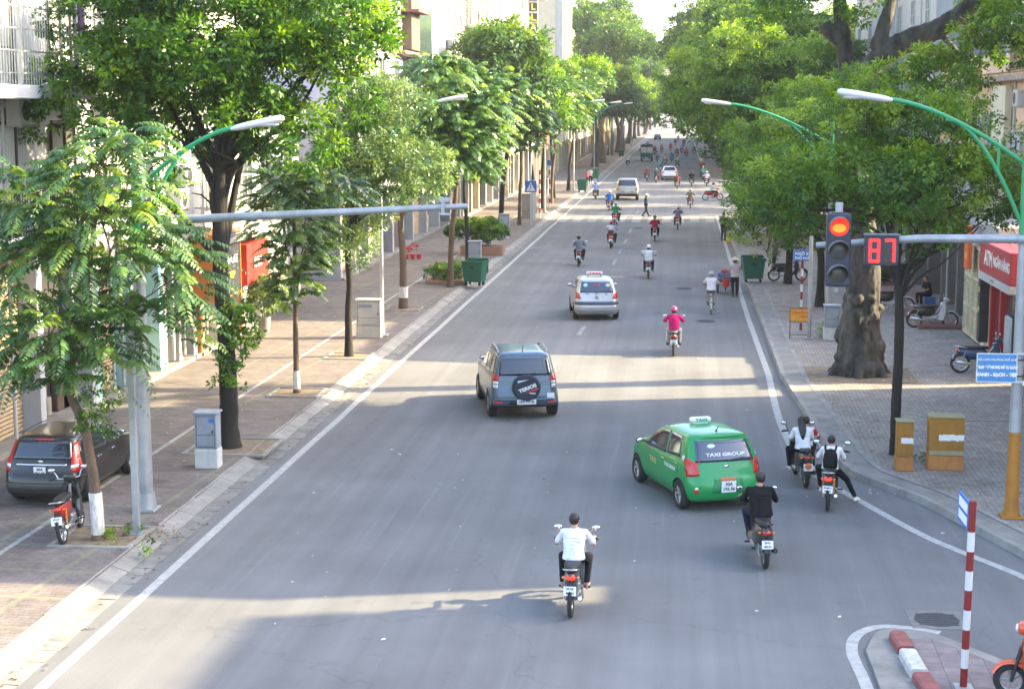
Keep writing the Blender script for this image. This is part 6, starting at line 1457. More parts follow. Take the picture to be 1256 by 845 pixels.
for v_, nn_ in zip(me.vertices, NRM):
    c_ = v_.co.copy(); q3 = Vector((c_.x*5, c_.y*5, c_.z*1.6)); q4 = Vector((c_.x*14, c_.y*14, c_.z*5))
    NEWC += (c_+nn_*(.045*mn.noise(q3)+.05*min(0, mn.noise(q4*.8)+.05)+.02*mn.noise(q4*2)))[:]
me.vertices.foreach_set('co', NEWC); me.update()
linkmesh('trunk', me, root)
qd = lambda px, py: PY(px, py, b5.y-2.4)-b5
bl = [(tuple(qd(1222, 62)), (1.0, 1.0, .6)), (tuple(q(1245, 5)), (1.0, 1.3, .8)), (tuple(qd(1118, 98)), (1.0, 1.0, .5)), (tuple(q(1095, -95)), (3, 2.6, .9)), (tuple(q(1180, -100)), (2.6, 2.6, 1.0)), (tuple(qd(1235, 35)), (.7, .9, .6)),
      (tuple(q(1000, -70)), (2.4, 2.6, .9)), (tuple(q(1060, 8)), (.5, .6, .4)), (tuple(qd(1165, 105)), (.7, .9, .5)), (tuple(qd(1142, 98)), (.7, .9, .5)), (tuple(q(980, 10)), (.9, 1.0, .9))]
linkmesh('crown', clump_crown('old_crown', LF_FIN, 55, bl, 2300, 24, .30, .14, .065, lump=.3), root)
mb = MB(); mb.box((b5.x-1.5, b5.y-1.4, SW-.04), (b5.x+1.5, b5.y+1.3, SW+.01)); struct(mb.build('soil', M_DIRT))
# --- slim dark tree in front with the wide fine leaved crown
b6 = G(1098, 557, SW); q = lambda px, py, dy=0: PY(px, py, b6.y+dy)-b6
bl = [(tuple(q(1080, 235)), (1.5, 1.6, .95)), (tuple(q(1000, 255, .4)), (1.3, 1.4, .95)), (tuple(q(1160, 240, .2)), (1.5, 1.5, 1.0)), (tuple(q(1050, 175, .6)), (1.4, 1.5, .8)), (tuple(q(1130, 180, .6)), (1.4, 1.5, .8)), (tuple(q(965, 235, .8)), (.85, 1.1, .8)), (tuple(q(1195, 235, .6)), (.7, 1.2, .7)), (tuple(q(1060, 130, 1)), (.8, 1.0, .6)), (tuple(q(1200, 290, .5)), (.7, .9, .5)), (tuple(q(1125, 290, 0)), (.9, 1.0, .45)), (tuple(q(1190, 150, 2)), (.35, .5, .5)), (tuple(q(1230, 250, 1)), (.7, .9, .8))]
tree('street_tree', 'slim dark trunked tree with a wide fine leaved crown, right pavement beside the orange boxes', b6, [(0, 0, -.1), tuple(q(1099, 500)), tuple(q(1102, 440)), tuple(q(1103, 380)), tuple(q(1100, 330)), tuple(q(1090, 270))], .12, .085, bl,
     clump_crown('fine_crown', LF_FIN, 57, bl, 2000, 26, .27, .105, .048, lump=.5), BARK_D, nb=2, seed=9, flare=1.3)
# --- middle right trees over the pavement
for px, py, lb, blp, sd in (((1005), (376), 'slim dark tree standing between the right cabinet and the green bin', [((1010, 235), 1.5), ((960, 215), 1.5), ((1045, 260), 1.3), ((990, 170), 1.4), ((940, 260), 1.2), ((985, 290), .9)], 61),
                            ((966), (348), 'leaning tree with low hanging branches over the parked motorbikes on the right', [((955, 205), 1.8), ((932, 185), 1.4), ((965, 265), 1.5), ((985, 140), 1.8), ((938, 288), .9), ((1010, 215), 1.6), ((925, 250), .8), ((940, 310), .6)], 62)):
    bb = G(px, py, SW); q = lambda x, y_: PY(x, y_, bb.y)-bb
    bl = [(tuple(q(*c_)), (r_, r_*1.05, r_*.62)) for c_, r_ in blp]
    tree('street_tree', lb, bb, [(0, 0, -.1), tuple(q(px+2, py-60)), tuple(q(px-6 if sd == 61 else px-14, py-100)), tuple(q(blp[0][0][0], blp[0][0][1]+10))], .16, .09, bl,
         clump_crown('mid_crown', LF_FIN, sd, bl, 1750, 20, .34, .14, .07, lump=.45), BARK_D, nb=2, seed=sd)
for px, py, lb, blp, sd in ((930, 300, 'broad tree with dark layered foliage reaching over the right lane', [((880, 130), 2.6), ((905, 160), 1.7), ((930, 100), 2.8), ((960, 150), 2.6), ((860, 90), 1.8), ((930, 192), 1.7), ((915, 60), 2.0), ((980, 80), 2.2), ((1000, 130), 1.9)], 63),):
    bb = Vector((5.6, 90, SW)); q = lambda x, y_: PY(x, y_, bb.y)-bb
    bl = [(tuple(q(*c_)), (r_, r_*1.05, r_*.55)) for c_, r_ in blp]
    tree('street_tree', lb, bb, [(0, 0, -.1), (0, 0, 3), (-.6, 0, 6), (-.5, 0, 9)], .3, .2, bl,
         clump_crown('layered_crown', LF_FIN, sd, bl, 2900, 20, .46, .19, .095, lump=.4, flat=.6), BARK_G, nb=2, seed=sd)
# ================================================================ STREET FURNITURE
POLE = mat('galvanised_pole', (.36, .38, .40), .5, .5, var=.14, vs=3, grime=.4, gs=2)
GRN = mat('green_lamp_paint', (.012, .27, .10), .45, var=.05, vs=3, coat=.3)
OCH = mat('ochre_pole_paint', (.36, .15, .012), .6, var=.12, vs=4, grime=.4, gs=3)
LAMPW = mat('lamp_housing', (.66, .66, .66), .4, .1, var=.05)
RP = mat('red_pole_paint', (.20, .012, .012), .5, var=.15, grime=.2, gs=3); WP = mat('white_pole_paint', (.58, .58, .58), .5, var=.05)
BLUE = mat('sign_blue', (.03, .15, .48), .45, var=.03)
CABG = mat('cabinet_grey', (.27, .30, .34), .6, var=.1, vs=3, grime=.4, gs=2); CABW = mat('cabinet_base_white', (.58, .58, .57), .8, var=.1, vs=4, grime=.4, gs=2.5)
def lamp_arms(root, z, s, reach=3.6, rise=1.15):
    "s=+1 arm reaches to +x"
    mb = MB()
    zA = lambda t: z-.55+(rise*.55+.55)*(1-(1-t)**1.55); A = [(s*reach*i/14, 0, zA(i/14)) for i in range(15)]; mb.tube(A, .042, 8)
    te = .58; zB = lambda t: (z-1.75)+(zA(te)-.05-(z-1.75))*(1-(1-t)**1.8); B = [(s*reach*te*i/14, 0, zB(i/14)) for i in range(15)]; mb.tube(B, .036, 8)
    mb.tube([(s*reach*.2, 0, zA(.2)), (s*reach*.2, 0, zB(.2/te))], .03, 8); a = mb.build('arm', GRN, root)
    e = Vector(A[-1]); d = (Vector(A[-1])-Vector(A[-3])).normalized(); mb = MB(); mb.tube([e-d*.1, e, e+d*.12, e+d*.55, e+d*.85, e+d*.9], [.05, .085, .10, .115, .105, .06], 12, flat=.62)
    lh = mb.build('lamp_head', LAMPW, root); mb = MB(); mb.ball(e+d*.55+Vector((0, 0, -.045)), (.26, .09, .05), 12, 6); mb.build('lens', mat('lamp_lens', (.5, .5, .48), .2, var=0), lh)
def lamp_post(label, loc, s, z=7.4, mast=None, pole_r=.10, top=.9, reach=3.6, group=None, ochre=False, rise=1.15, name='street_lamp'):
    root = thing(name, label, 'street lamp', loc, 0, group); sp = z-1.9
    mb = MB()
    if ochre: mb.box((-.20, -.20, 0), (.20, .20, .04), b=.01); mb.tube([(0, 0, .03), (0, 0, .12), (0, 0, .30), (0, 0, 1.62)], [.17, .15, pole_r*1.3, pole_r*1.15], 14); mb.build('pole_foot', OCH, root); z0 = 1.62
    else: mb.box((-.22, -.22, 0), (.22, .22, .06), b=.01); mb.tube([(0, 0, .05), (0, 0, .35)], [pole_r*1.7, pole_r*1.3], 14); mb.build('pole_foot', POLE, root); z0 = .35
    MB().tube([(0, 0, z0), (0, 0, sp)], [pole_r*1.12, pole_r*.9], 14).build('pole', POLE, root)
    MB().tube([(0, 0, sp), (0, 0, z+top)], [pole_r*.92, pole_r*.8], 14).build('upper_pole', GRN, root)
    MB().ball((0, 0, z+top), (.11, .11, .07), 12, 6).build('cap', LAMPW, root)
    lamp_arms(root, z, s, reach, rise); return root
# right corner pole with the mast arm
pr_ = G(1240, 634, SW); s_ = F*1.0/pr_.y
zr = lambda px, py: PY(px, py, pr_.y)-pr_
lr = lamp_post('ochre footed lamp post at the right corner, carrying the signal mast arm', pr_, -1, z=zr(1240, 165).z, ochre=True, pole_r=.095, top=zr(1240, 112).z-zr(1240, 165).z, reach=-(zr(1088, 122).x), rise=(zr(1088, 122).z-zr(1240, 165).z)/.55)
zm = zr(1240, 293).z; xe = zr(1001, 301)
MB().tube([(.0, 0, zm), (xe.x*.5, 0, zm-.01), (xe.x, 0, xe.z)], [.085, .075, .055], 12).build('mast_arm', POLE, lr)
mb = MB(); mb.ring((0, 0, zm), (0, 0, 1), .12, .03, 16, 6, 0, 3); mb.build('collar', POLE, lr)
# traffic signal
cx = zr(1027, 305); tl = thing('traffic_signal', 'three lamp traffic signal showing red, hung on the mast arm at right', 'traffic light', pr_+Vector((cx.x, -.16, cx.z)), 0)
HB = mat('signal_housing', (.028, .034, .060), .5, var=.1, vs=6)
z_t = zr(1027, 261).z-cx.z; z_b = zr(1027, 350).z-cx.z; hw_ = (zr(1042, 305).x-zr(1012, 305).x)/2
MB().box((-hw_, -.10, z_b), (hw_, .10, z_t), b=.03).build('housing', HB, tl)
MB().box((-.07, -.02, z_t), (.07, .03, z_t+.20), b=.02).build('top_bracket', POLE, tl); MB().box((-.06, -.02, z_b-.13), (.03, .03, z_b), b=.02).build('bottom_bracket', POLE, tl)
for k, (nm, m_) in enumerate((('red_lens', mat('red_lamp_lit', (1.0, .035, .02), emit=.22)), ('amber_lens', mat('dark_lens', (.06, .06, .06), .25, var=.1)), ('green_lens', mat('dark_lens', (.06, .06, .06), .25)))):
    zc = z_t-(z_t-z_b)*(.175+.325*k); r_ = hw_*.80
    mb = MB(); mb.tube([(0, -.10, zc), (0, -.105, zc), (0, -.125, zc), (0, -.135, zc)], [r_, r_*.98, r_*.6, r_*.05], 24); ln_ = mb.build(nm, m_, tl)
    if k == 0:
        mb = MB(); mb.ball((0, -.128, zc-.03), (r_*.72, .02, r_*.45), 16, 6); mb.build('glow', mat('orange_lamp_lit', (1.0, .20, .02), emit=.3), ln_)
    mb = MB(); vs = []; n = 22
    for i in range(n+1):
        a = R(-15+210*i/n); L_ = .30*max(0, math.sin(R(180*i/n)))**.5+.02
        for rr2 in (r_*1.06, r_*1.0): vs += [(math.cos(a)*rr2, -.10, zc+math.sin(a)*rr2), (math.cos(a)*rr2, -.10-L_, zc+math.sin(a)*rr2)]
    fs = []
    for i in range(n): a = i*4; fs += [(a, a+1, a+5, a+4), (a+2, a+6, a+7, a+3), (a+1, a+3, a+7, a+5)]
    mb.add(vs, fs, 0, True); mb.build('visor', mat('visor_grey', (.10, .12, .13), .5, var=.1), tl)
# countdown display
cx = zr(1079.5, 306); cdn = thing('countdown_display', 'black countdown box showing red digits 87 on the mast arm', 'countdown display', pr_+Vector((cx.x, -.20, cx.z)), 0)
w2 = (zr(1100, 305).x-zr(1059, 305).x)/2; h2 = (zr(1080, 288).z-zr(1080, 324).z)/2
MB().box((-w2, -.10, -h2), (w2, .14, h2), b=.015).build('housing', HB, cdn)
MB().box((-w2-.02, -.13, h2), (w2+.02, .15, h2+.03), b=.008).build('hood', mat('visor_grey', (.1, .12, .13), .5), cdn)
DOT = mat('led_lit', (1.0, .04, .035), emit=.22); DOFF = mat('led_off', (.08, .05, .03), .5, var=0)
def digit(on, x0, nm):
    seg = {'a': ((0, 1), (1, 1)), 'b': ((1, 1), (1, .5)), 'c': ((1, .5), (1, 0)), 'd': ((0, 0), (1, 0)), 'e': ((0, .5), (0, 0)), 'f': ((0, 1), (0, .5)), 'g': ((0, .5), (1, .5))}
    dw, dh = w2*.50, h2*1.42; A = MB(); B = MB()
    for s, (p, q_) in seg.items():
        m_ = A if s in on else B; n = 5
        for off in (-.016, .016):
            for i in range(n+1):
                t = i/n; x = x0+(p[0]+(q_[0]-p[0])*t-.5)*dw; z = (p[1]+(q_[1]-p[1])*t-.5)*dh
                if p[0] == q_[0]: x += off
                else: z += off
                m_.ball((x, -.104, z), (.0175, .006, .0175), 8, 3)
    A.build(nm, DOT, cdn)
    if B.v: B.build('unlit_segment', DOFF, cdn)
digit('abcdefg', -w2*.46, 'digit'); digit('abc', w2*.46, 'digit')
# blue notice panel on the right pole
c = zr(1221, 450); sg_ = thing('notice_board', 'light blue notice board with white lettering strapped to the right corner pole', 'sign', pr_+Vector((c.x, -.12, c.z)), 0)
w2 = .345; h2 = (zr(1221, 434).z-zr(1221, 467).z)/2
LB = mat('notice_blue', (.07, .24, .50), .5, var=.05, vs=5, grime=.2)
MB().box((-w2, -.012, -h2), (w2, .012, h2), b=.004).build('panel', LB, sg_)
mb = MB()
for a, b in (((-w2-.02, -h2-.02), (w2+.02, -h2)), ((-w2-.02, h2), (w2+.02, h2+.02)), ((-w2-.02, -h2), (-w2, h2)), ((w2, -h2), (w2+.02, h2))): mb.box((a[0], -.02, a[1]), (b[0], .02, b[1]))
for z in (h2, -h2-.02): mb.box((w2+.02, -.015, z), (w2+.34, .03, z+.03))
mb.build('frame', mat('alu_frame', (.55, .62, .66), .4, .4), sg_)
text('HỘI LHPN PHƯỜNG PHỐ HUẾ', .052, WTXT, sg_, (0, -.018, h2*.60), bold=.001); text('ĐOẠN ĐƯỜNG PHỤ NỮ TỰ QUẢN', .066, WTXT, sg_, (0, -.018, h2*.05), bold=.006, sx=.70); text('XANH - SẠCH - ĐẸP', .082, WTXT, sg_, (0, -.018, -h2*.5), bold=.006)
for z in (2.15, 2.45): MB().ring((0, 0, c.z-SW*0+(z-2.3)), (0, 0, 1), .12, .012, 16, 6).build('strap', BLK, lr)
# left poles
pl_ = G(180, 626, SW); zl = lambda px, py: PY(px, py, pl_.y)-pl_
ll = lamp_post('round grey lamp post on the left pavement, carrying the long grey mast arm', pl_, 1, z=zl(175, 196).z, pole_r=.12, top=-.25, reach=zl(290, 158).x, rise=(zl(290, 157).z-zl(175, 196).z)/.55)
a0 = zl(180, 272).z; a1 = zl(574, 253)
MB().tube([(0, 0, a0), (a1.x*.5, 0, (a0+a1.z)/2), (a1.x, 0, a1.z)], [.085, .070, .050], 12).build('mast_arm', POLE, ll)
mb = MB(); mb.box((a1.x-.48, -.08, a1.z-.16), (a1.x-.42, -.06, a1.z+.14)); mb.box((a1.x-.52, -.085, a1.z+.08), (a1.x-.30, -.055, a1.z+.16)); mb.box((a1.x-.52, -.085, a1.z-.16), (a1.x-.30, -.055, a1.z-.12)); mb.build('bracket', POLE, ll)
pq = G(168, 654, SW); t = thing('utility_pole', 'thin square grey post standing just in front of the round lamp post, left pavement', 'pole', pq)
MB().box((-.06, -.06, 0), (.06, .06, 4.3), b=.008).build('post', POLE, t); MB().box((-.16, -.16, 0), (.16, .16, .03)).build('base_plate', STL, t)
# further lamp posts
for px, py, s, lb, zz in (((463), (413), 1, 'thin pale lamp post behind the white cabinet on the left', 133), ):
    p = G(469, 412, SW); lamp_post(lb, p, 1, z=PY(530, 140, p.y).z-.2, pole_r=.06, top=.3, reach=(PY(540, 134, p.y)-p).x, rise=.9)
LG = 'distant lamp posts along the left pavement'
for Y, rch in ((118, 3.4), (150, 3.4), (185, 3.4), (225, 3.4), (270, 3.4), (320, 3.4)):
    lamp_post('distant lamp post with only its pale lamp head showing out of the left trees', Vector((-9.9, Y, SW)), 1, z=7.5, pole_r=.07, top=.3, reach=rch, rise=.9, group=LG)
p = Vector((5.0, 56, SW)); zq = PY(960, 135, 56)
lamp_post('second lamp post with its green arm reaching out of the right hand crowns', p, -1, z=PY(985, 158, 56).z-SW, pole_r=.08, top=.3, reach=(p-PY(893, 122, 56)).x, rise=1.5)
# grey steel post, striped sign post, notice, cabinets on the right
p = G(992, 416, SW); t = thing('utility_pole', 'straight grey steel post between the striped street name post and the right cabinet', 'pole', p); MB().tube([(0, 0, 0), (0, 0, PY(992, 290, p.y).z-SW)], [.075, .065], 12).build('post', POLE, t); MB().box((-.14, -.14, 0), (.14, .14, .05)).build('base_plate', STL, t)
def striped(label, p, h, n, r=.05, name='striped_post', redtop=True, cat='post'):
    t = thing(name, label, cat, p)
    for k in range(n):
        MB().cyl((0, 0, h*k/n), (0, 0, h*(k+1)/n-.002), r, 16).build('red_band' if (n-1-k) % 2 == (0 if redtop else 1) else 'white_band', RP if (n-1-k) % 2 == (0 if redtop else 1) else WP, t)
    return t
p = G(982, 405, SW); h_ = PY(982, 320, p.y).z-SW; t = striped('red and white striped post with a blue street name plate on the right pavement', p, h_, 9, .045, 'street_name_sign', cat='street sign')
MB().box((-.29, -.02, h_-.0), (.29, .02, h_+.36), b=.006).build('name_plate', BLUE, t); o = t.children[-1]
text('NGÕ 37', .14, WTXT, o, (0, -.024, h_+.24), bold=.003); text('PHỐ HUẾ', .12, WTXT, o, (0, -.024, h_+.09), bold=.003)
p = G(981, 416, SW); t = thing('notice_stand', 'small orange notice board on two thin legs beside the grey steel post', 'sign', p)
zt = PY(981, 379, p.y).z-SW; zb_ = PY(981, 394, p.y).z-SW
MB().box((-.33, -.02, zb_), (.33, .02, zt), b=.005).build('panel', mat('orange_panel', (.70, .33, .03), .5, var=.12, vs=6), t)
mb = MB()
for a, b in (((-.35, zb_-.02), (.35, zb_)), ((-.35, zt), (.35, zt+.02)), ((-.35, zb_), (-.33, zt)), ((.33, zb_), (.35, zt))): mb.box((a[0], -.025, a[1]), (b[0], .025, b[1]))
mb.build('frame', mat('dark_red_frame', (.18, .03, .02), .6), t)
for s in (-1, 1): MB().box((s*.33-.012, -.012, 0), (s*.33+.012, .012, zb_)).build('leg', DKM, t)
MB().box((-.32, -.01, .14), (.32, .01, .16)).build('crossbar', DKM, t)
text('CẤM ĐỔ RÁC', .085, mat('red_lettering', (.65, .04, .04), .5), t, (0, -.026, (zt+zb_)/2+.08), bold=.002, sx=1.1)
text('PHẾ THẢI', .07, MATS['red_lettering'], t, (.12, -.026, (zt+zb_)/2-.05), bold=.002)
def cabinet(label, px, py, w_, h_, base=.35, d=.38, top=CABG, bot=CABW, rz=0, cat='cabinet', label_txt=None, door=True):
    p = G(px, py, SW); p.y += d/2; t = thing('utility_cabinet', label, cat, p, rz)
    MB().box((-w_/2, -d/2, 0), (w_/2, d/2, base), b=.015).build('base', bot, t); MB().box((-w_/2+.015, -d/2+.01, base), (w_/2-.015, d/2-.01, h_-.05), b=.012).build('body', top, t)
    MB().box((-w_/2-.02, -d/2-.03, h_-.05), (w_/2+.02, d/2+.02, h_), b=.015).build('lid', top, t)
    if door:
        mb = MB(); z1, z2 = base+.05, h_-.10; yy = -d/2+.008
        for a, b in (((-w_/2+.05, z1), (-w_/2+.058, z2)), ((w_/2-.058, z1), (w_/2-.05, z2)), ((-w_/2+.05, z2), (w_/2-.05, z2+.008)), ((-w_/2+.05, z1), (w_/2-.05, z1+.008)), ((-w_/2+.05, z1+.25), (w_/2-.05, z1+.258))): mb.box((a[0], yy-.004, a[1]), (b[0], yy+.01, b[1]))
        mb.box((w_/2-.11, yy-.02, (z1+z2)/2-.04), (w_/2-.09, yy, (z1+z2)/2+.04)); mb.build('door_outline', BLK, t)
    return t
c1 = cabinet('grey steel cabinet on a white base in front of the tallest dark trunk, left pavement', 253, 575, .50, 1.22, .42)
MB().box((.08, -.195, 1.0), (.20, -.185, 1.08)).build('sticker', BLUE, c1)
c1 = cabinet('large weathered white cabinet beside the thin pale lamp post on the left', 452, 415, .84, 1.30, .38, .40, mat('aged_white', (.46, .45, .42), .7, var=.12, grime=.4), mat('aged_white_base', (.52, .50, .46), .8, grime=.3))
MB().box((-.32, -.205, 1.03), (.12, -.195, 1.12)).build('label_plate', mat('blue_grey_label', (.2, .25, .35), .5), c1)
cabinet('grey topped cabinet between two orange doors of boxes behind the green bin', 582, 334, .62, 1.45, .55, .4)
cabinet('grey fronted low cabinet just past the planter bush, left pavement', 618, 293, .62, 1.45, .45)
cabinet('beige cabinet behind the pedestrian crossing sign', 647, 268, .85, 1.7, .2, .5, mat('cabinet_beige', (.42, .38, .30), .7, grime=.4), mat('cabinet_beige', (.42, .38, .30)))
cabinet('small grey cabinet on a white base near the striped posts', 668, 240, .62, 1.45, .55)
cabinet('grey steel cabinet on a white base beside the massive old trunk', 1020, 418, .52, 1.18, .42)
OB = mat('ochre_box', (.31, .135, .014), .65, var=.15, vs=4, grime=.5, gs=2.5); OBB = mat('orange_box_base', (.42, .17, .045), .75, var=.12, vs=4, grime=.5, gs=3); OBT = mat('khaki_box_top', (.30, .27, .15), .7, var=.1, grime=.3)
def obox(label, px, py, w_, h_, d):
    p = G(px, py, SW); p.y += d/2; t = thing('switch_box', label, 'cabinet', p, R(-1)); MB().box((-w_/2, -d/2, 0), (w_/2, d/2, h_*.27), b=.01).build('base', OBB, t)
    MB().box((-w_/2+.01, -d/2+.01, h_*.27), (w_/2-.01, d/2-.01, h_*.97), b=.008).build('body', OB, t); MB().box((-w_/2-.01, -d/2-.02, h_*.97), (w_/2+.01, d/2+.01, h_), b=.008).build('lid', OBT, t)
    mb = MB(); rk = random.Random(int(px)); n = 12; poly = []
    for i in range(n+1): poly.append((-w_*.22+w_*.70*i/n, h_*.66+rk.uniform(-.012, .012)))
    for i in range(n+1): poly.append((w_*.48-w_*.70*i/n, h_*.55+rk.uniform(-.012, .012)))
    mb.add([(x, -d/2+.006, z) for x, z in poly], [tuple(range(len(poly)))]); mb.build('paint_patch', mat('white_patch', (.68, .66, .64), .7, var=.05), t)
    return t
obox('narrow orange and ochre switch box with a white paint patch beside the slim dark trunk', 1109, 578, .36, 1.08, .34)
t = obox('wide orange and ochre switch box with a white paint patch, the bigger of the two', 1160, 577, .74, 1.16, .42)
MB().box((-.355, -.212, .33), (.355, -.200, .42)).build('strip', OBT, t)
# wheeled bins
BG = mat('bin_green', (.012, .115, .065), .5, var=.1, vs=3, grime=.3)
def bin_(label, px, py, rz=0, w_=.86, h_=1.05, d=.75, group='green wheeled bins by the kerb'):
    p = G(px, py, SW if px < 800 else SW); p.y += d/2
    t = thing('wheeled_bin', label, 'bin', p, rz, group); mb = MB(); a, b = w_*.40, w_*.5; c_, e = d*.38, d*.5
    vs = [(-a, -c_, .16), (a, -c_, .16), (a, c_, .16), (-a, c_, .16), (-b, -e, h_), (b, -e, h_), (b, e, h_), (-b, e, h_), (-b+.05, -e+.05, h_), (b-.05, -e+.05, h_), (b-.05, e-.05, h_), (-b+.05, e-.05, h_), (-a+.05, -c_+.05, .25), (a-.05, -c_+.05, .25), (a-.05, c_-.05, .25), (-a+.05, c_-.05, .25)]
    fs = [(3, 2, 1, 0)]+[(i, (i+1) % 4, 4+(i+1) % 4, 4+i) for i in range(4)]+[(4+i, 4+(i+1) % 4, 8+(i+1) % 4, 8+i) for i in range(4)]+[(8+i, 8+(i+1) % 4, 12+(i+1) % 4, 12+i) for i in range(4)]+[(12, 13, 14, 15)]
    mb.add(vs, fs); mb.box((-b-.03, -e-.03, h_-.06), (b+.03, -e, h_+.02), b=.01); mb.box((-b-.03, e, h_-.06), (b+.03, e+.03, h_+.02), b=.01); mb.build('body', BG, t)
    mb = MB(); mb.box((-b, e-.02, h_-.55), (b, e+.05, h_+.10), b=.02); mb.build('lid', BG, t)
    mb = MB(); mb.box((-.10, -e+.02, h_-.30), (.10, -e+.045, h_-.18), b=.01); mb.build('label_plate', DKM, t)
    for x in (-1, 1):
        for y in (-1, 1): MB().tube([(x*a*.8-.03, y*c_*.8, .08), (x*a*.8+.03, y*c_*.8, .08)], .08, 14).build('wheel', RUB, t); 
    for s in (-1, 1): MB().tube([(s*b, -.15, h_-.10), (s*(b+.06), -.15, h_-.12), (s*(b+.06), .15, h_-.12), (s*b, .15, h_-.10)], .015, 6).build('handle', BG, t)
    return t
bin_('open green wheeled bin at the left kerb in front of the low shrubs', 581, 351, R(-14), .95)
bin_('green wheeled bin further up the left kerb, the nearer of that pair', 714, 236, R(-6))
bin_('green wheeled bin beside the far building corner, the farther of that pair', 729.5, 221, R(-4))
bin_('green wheeled bin on the right pavement behind the woman in the conical hat', 924, 347, R(4), .98)
bin_('green wheeled bin far up the left kerb near the lorry', 762, 193, 0)
# pedestrian crossing sign and posts, left
p = G(651, 276, SW); t = thing('pedestrian_sign', 'blue square pedestrian crossing sign on a pale post, left pavement', 'traffic sign', p)
zt = PY(651, 222, p.y).z-SW; zb_ = PY(651, 236, p.y).z-SW; hw_ = (zt-zb_)/2*1.02; zc = (zt+zb_)/2
MB().tube([(0, 0, 0), (0, 0, PY(651, 190, p.y).z)], .045, 10).build('post', WP, t); MB().box((-hw_, -.07, zb_), (hw_, -.05, zt), b=.004).build('panel', BLUE, t)
mb = MB(); mb.add([(-hw_*.78, -.074, zb_+.08), (hw_*.78, -.074, zb_+.08), (0, -.074, zt-.08)], [(0, 1, 2)]); tr_ = mb.build('triangle', WTXT, t)
mb = MB(); yy = -.078
mb.ball((0.0, yy, zc+.13), (.035, .003, .035), 10, 4); mb.tube([(0, yy, zc+.10), (-.01, yy, zc-.06)], [.03, .025], 6, flat=.1); mb.tube([(-.01, yy, zc-.05), (-.07, yy, zc-.22)], .018, 6, flat=.1); mb.tube([(-.01, yy, zc-.05), (.07, yy, zc-.2)], .018, 6, flat=.1); mb.tube([(0, yy, zc+.07), (.08, yy, zc-.02)], .012, 6, flat=.1)
mb.build('figure', BLK, tr_)
MB().box((.10, -.03, .25), (.32, .0, 2.9), b=.01).build('side_board', WP, t)
striped('red and white striped post next to the pedestrian crossing sign', G(662, 267, SW), 3.3, 10, .06)
striped('red and white striped post with a small blue plate, second past the pedestrian sign', G(674, 255, SW), 3.6, 10, .06)
MB().box((-.18, -.09, 3.2), (.18, -.065, 3.6)).build('plate', BLUE, bpy.data.objects['striped_post.001'])
# foreground striped post on the island
p = G(1181.5, 842, .05); h_ = PY(1187, 614, p.y).z-.05; t = thing('striped_post', 'tall dark red and white striped post standing on the traffic island', 'post', p)
t.rotation_euler = (0, R(.6), 0); NB = 10; hz = [0]; 
for k, pyb in enumerate((792+27, 772+23, 748+25, 722+26, 702+21, 678+21, 652+23, 620+6)): pass
ys = [842, 818.5, 795, 771.5, 747.5, 723, 699.5, 675.5, 651.5, 614]
zz = [0]+[PY(1183, y_, p.y).z-.05 for y_ in ys[1:]]
for k in range(len(zz)-1): MB().cyl((0, 0, zz[k]), (0, 0, zz[k+1]-.001), .049, 20).build('red_band' if k % 2 == 0 else 'white_band', RP if k % 2 == 0 else WP, t)
MB().box((-.12, -.12, -.0), (.12, .12, .012)).build('base_plate', STL, t)
mb = MB(); mb.box((-.01, .02, zz[-1]-.42), (.01, .72, zz[-1]-.02), b=.004); pt = mb.build('name_plate', BLUE, t); pt.rotation_euler = (0, 0, R(1)); pt.location = (-.04, 0, 0)
MB().box((-.013, .08, zz[-1]-.37), (-.0105, .66, zz[-1]-.25)).build('white_strip', WTXT, pt); MB().box((-.013, .08, zz[-1]-.20), (-.0105, .66, zz[-1]-.07)).build('white_strip', WTXT, pt)
# shrubs, planters
def shrub(name, label, p, blobs, n, per, lf, ln, wd, box=None, cat='shrub', sp=.16):
    t = thing(name, label, cat, p)
    if box: MB().box(*box, b=.02).build('planter', mat('terracotta_box', (.36, .20, .13), .8, var=.15), t)
    mb = MB(); rk = random.Random(3)
    for (c_, r_) in blobs:
        for k in range(5): mb.tube([(c_[0]*.5, c_[1]*.5, 0), (c_[0]+rk.uniform(-.5, .5)*r_[0], c_[1]+rk.uniform(-.5, .5)*r_[1], c_[2]+r_[2]*.5)], [.015, .005], 5)
    mb.build('stems', BARK_B, t); linkmesh('leaves', clump_crown('leaves', lf, n, blobs, n, per, sp, ln, wd), t); return t
p = G(549, 347, SW); shrub('shrub', 'low dark shrubs in a bed round the tree behind the green bin', p, [((-.4, 0, .35), (.45, .5, .35)), ((.35, 0, .45), (.45, .5, .4)), ((0, .3, .3), (.6, .5, .3))], 260, 14, LF_BIG, .12, .05, ((-.9, -.6, 0), (.9, .8, .16)))
p = G(594, 312, SW); shrub('shrub', 'rounded glossy green bush in a terracotta box behind the grey topped cabinet', p, [((.3, 0, 1.0), (.75, .7, .65)), ((-.7, .2, 1.1), (.7, .7, .6)), ((-1.3, .3, 1.2), (.6, .6, .4))], 620, 16, LF_BIG, .13, .08, ((-1.2, -.5, 0), (1.0, .7, .45)))
p = G(322, 418, SW); t = shrub('potted_plant', 'leafy plant in a pale pot on the steps behind the dark trunk', p+Vector((0, .3, .25)), [((0, 0, .9), (.45, .45, .5)), ((.1, 0, 1.3), (.35, .35, .35))], 240, 14, LF_SIL, .12, .07, cat='plant')
MB().tube([(0, 0, 0), (0, 0, .5)], [.16, .22], 16).build('pot', M_KERB, t)
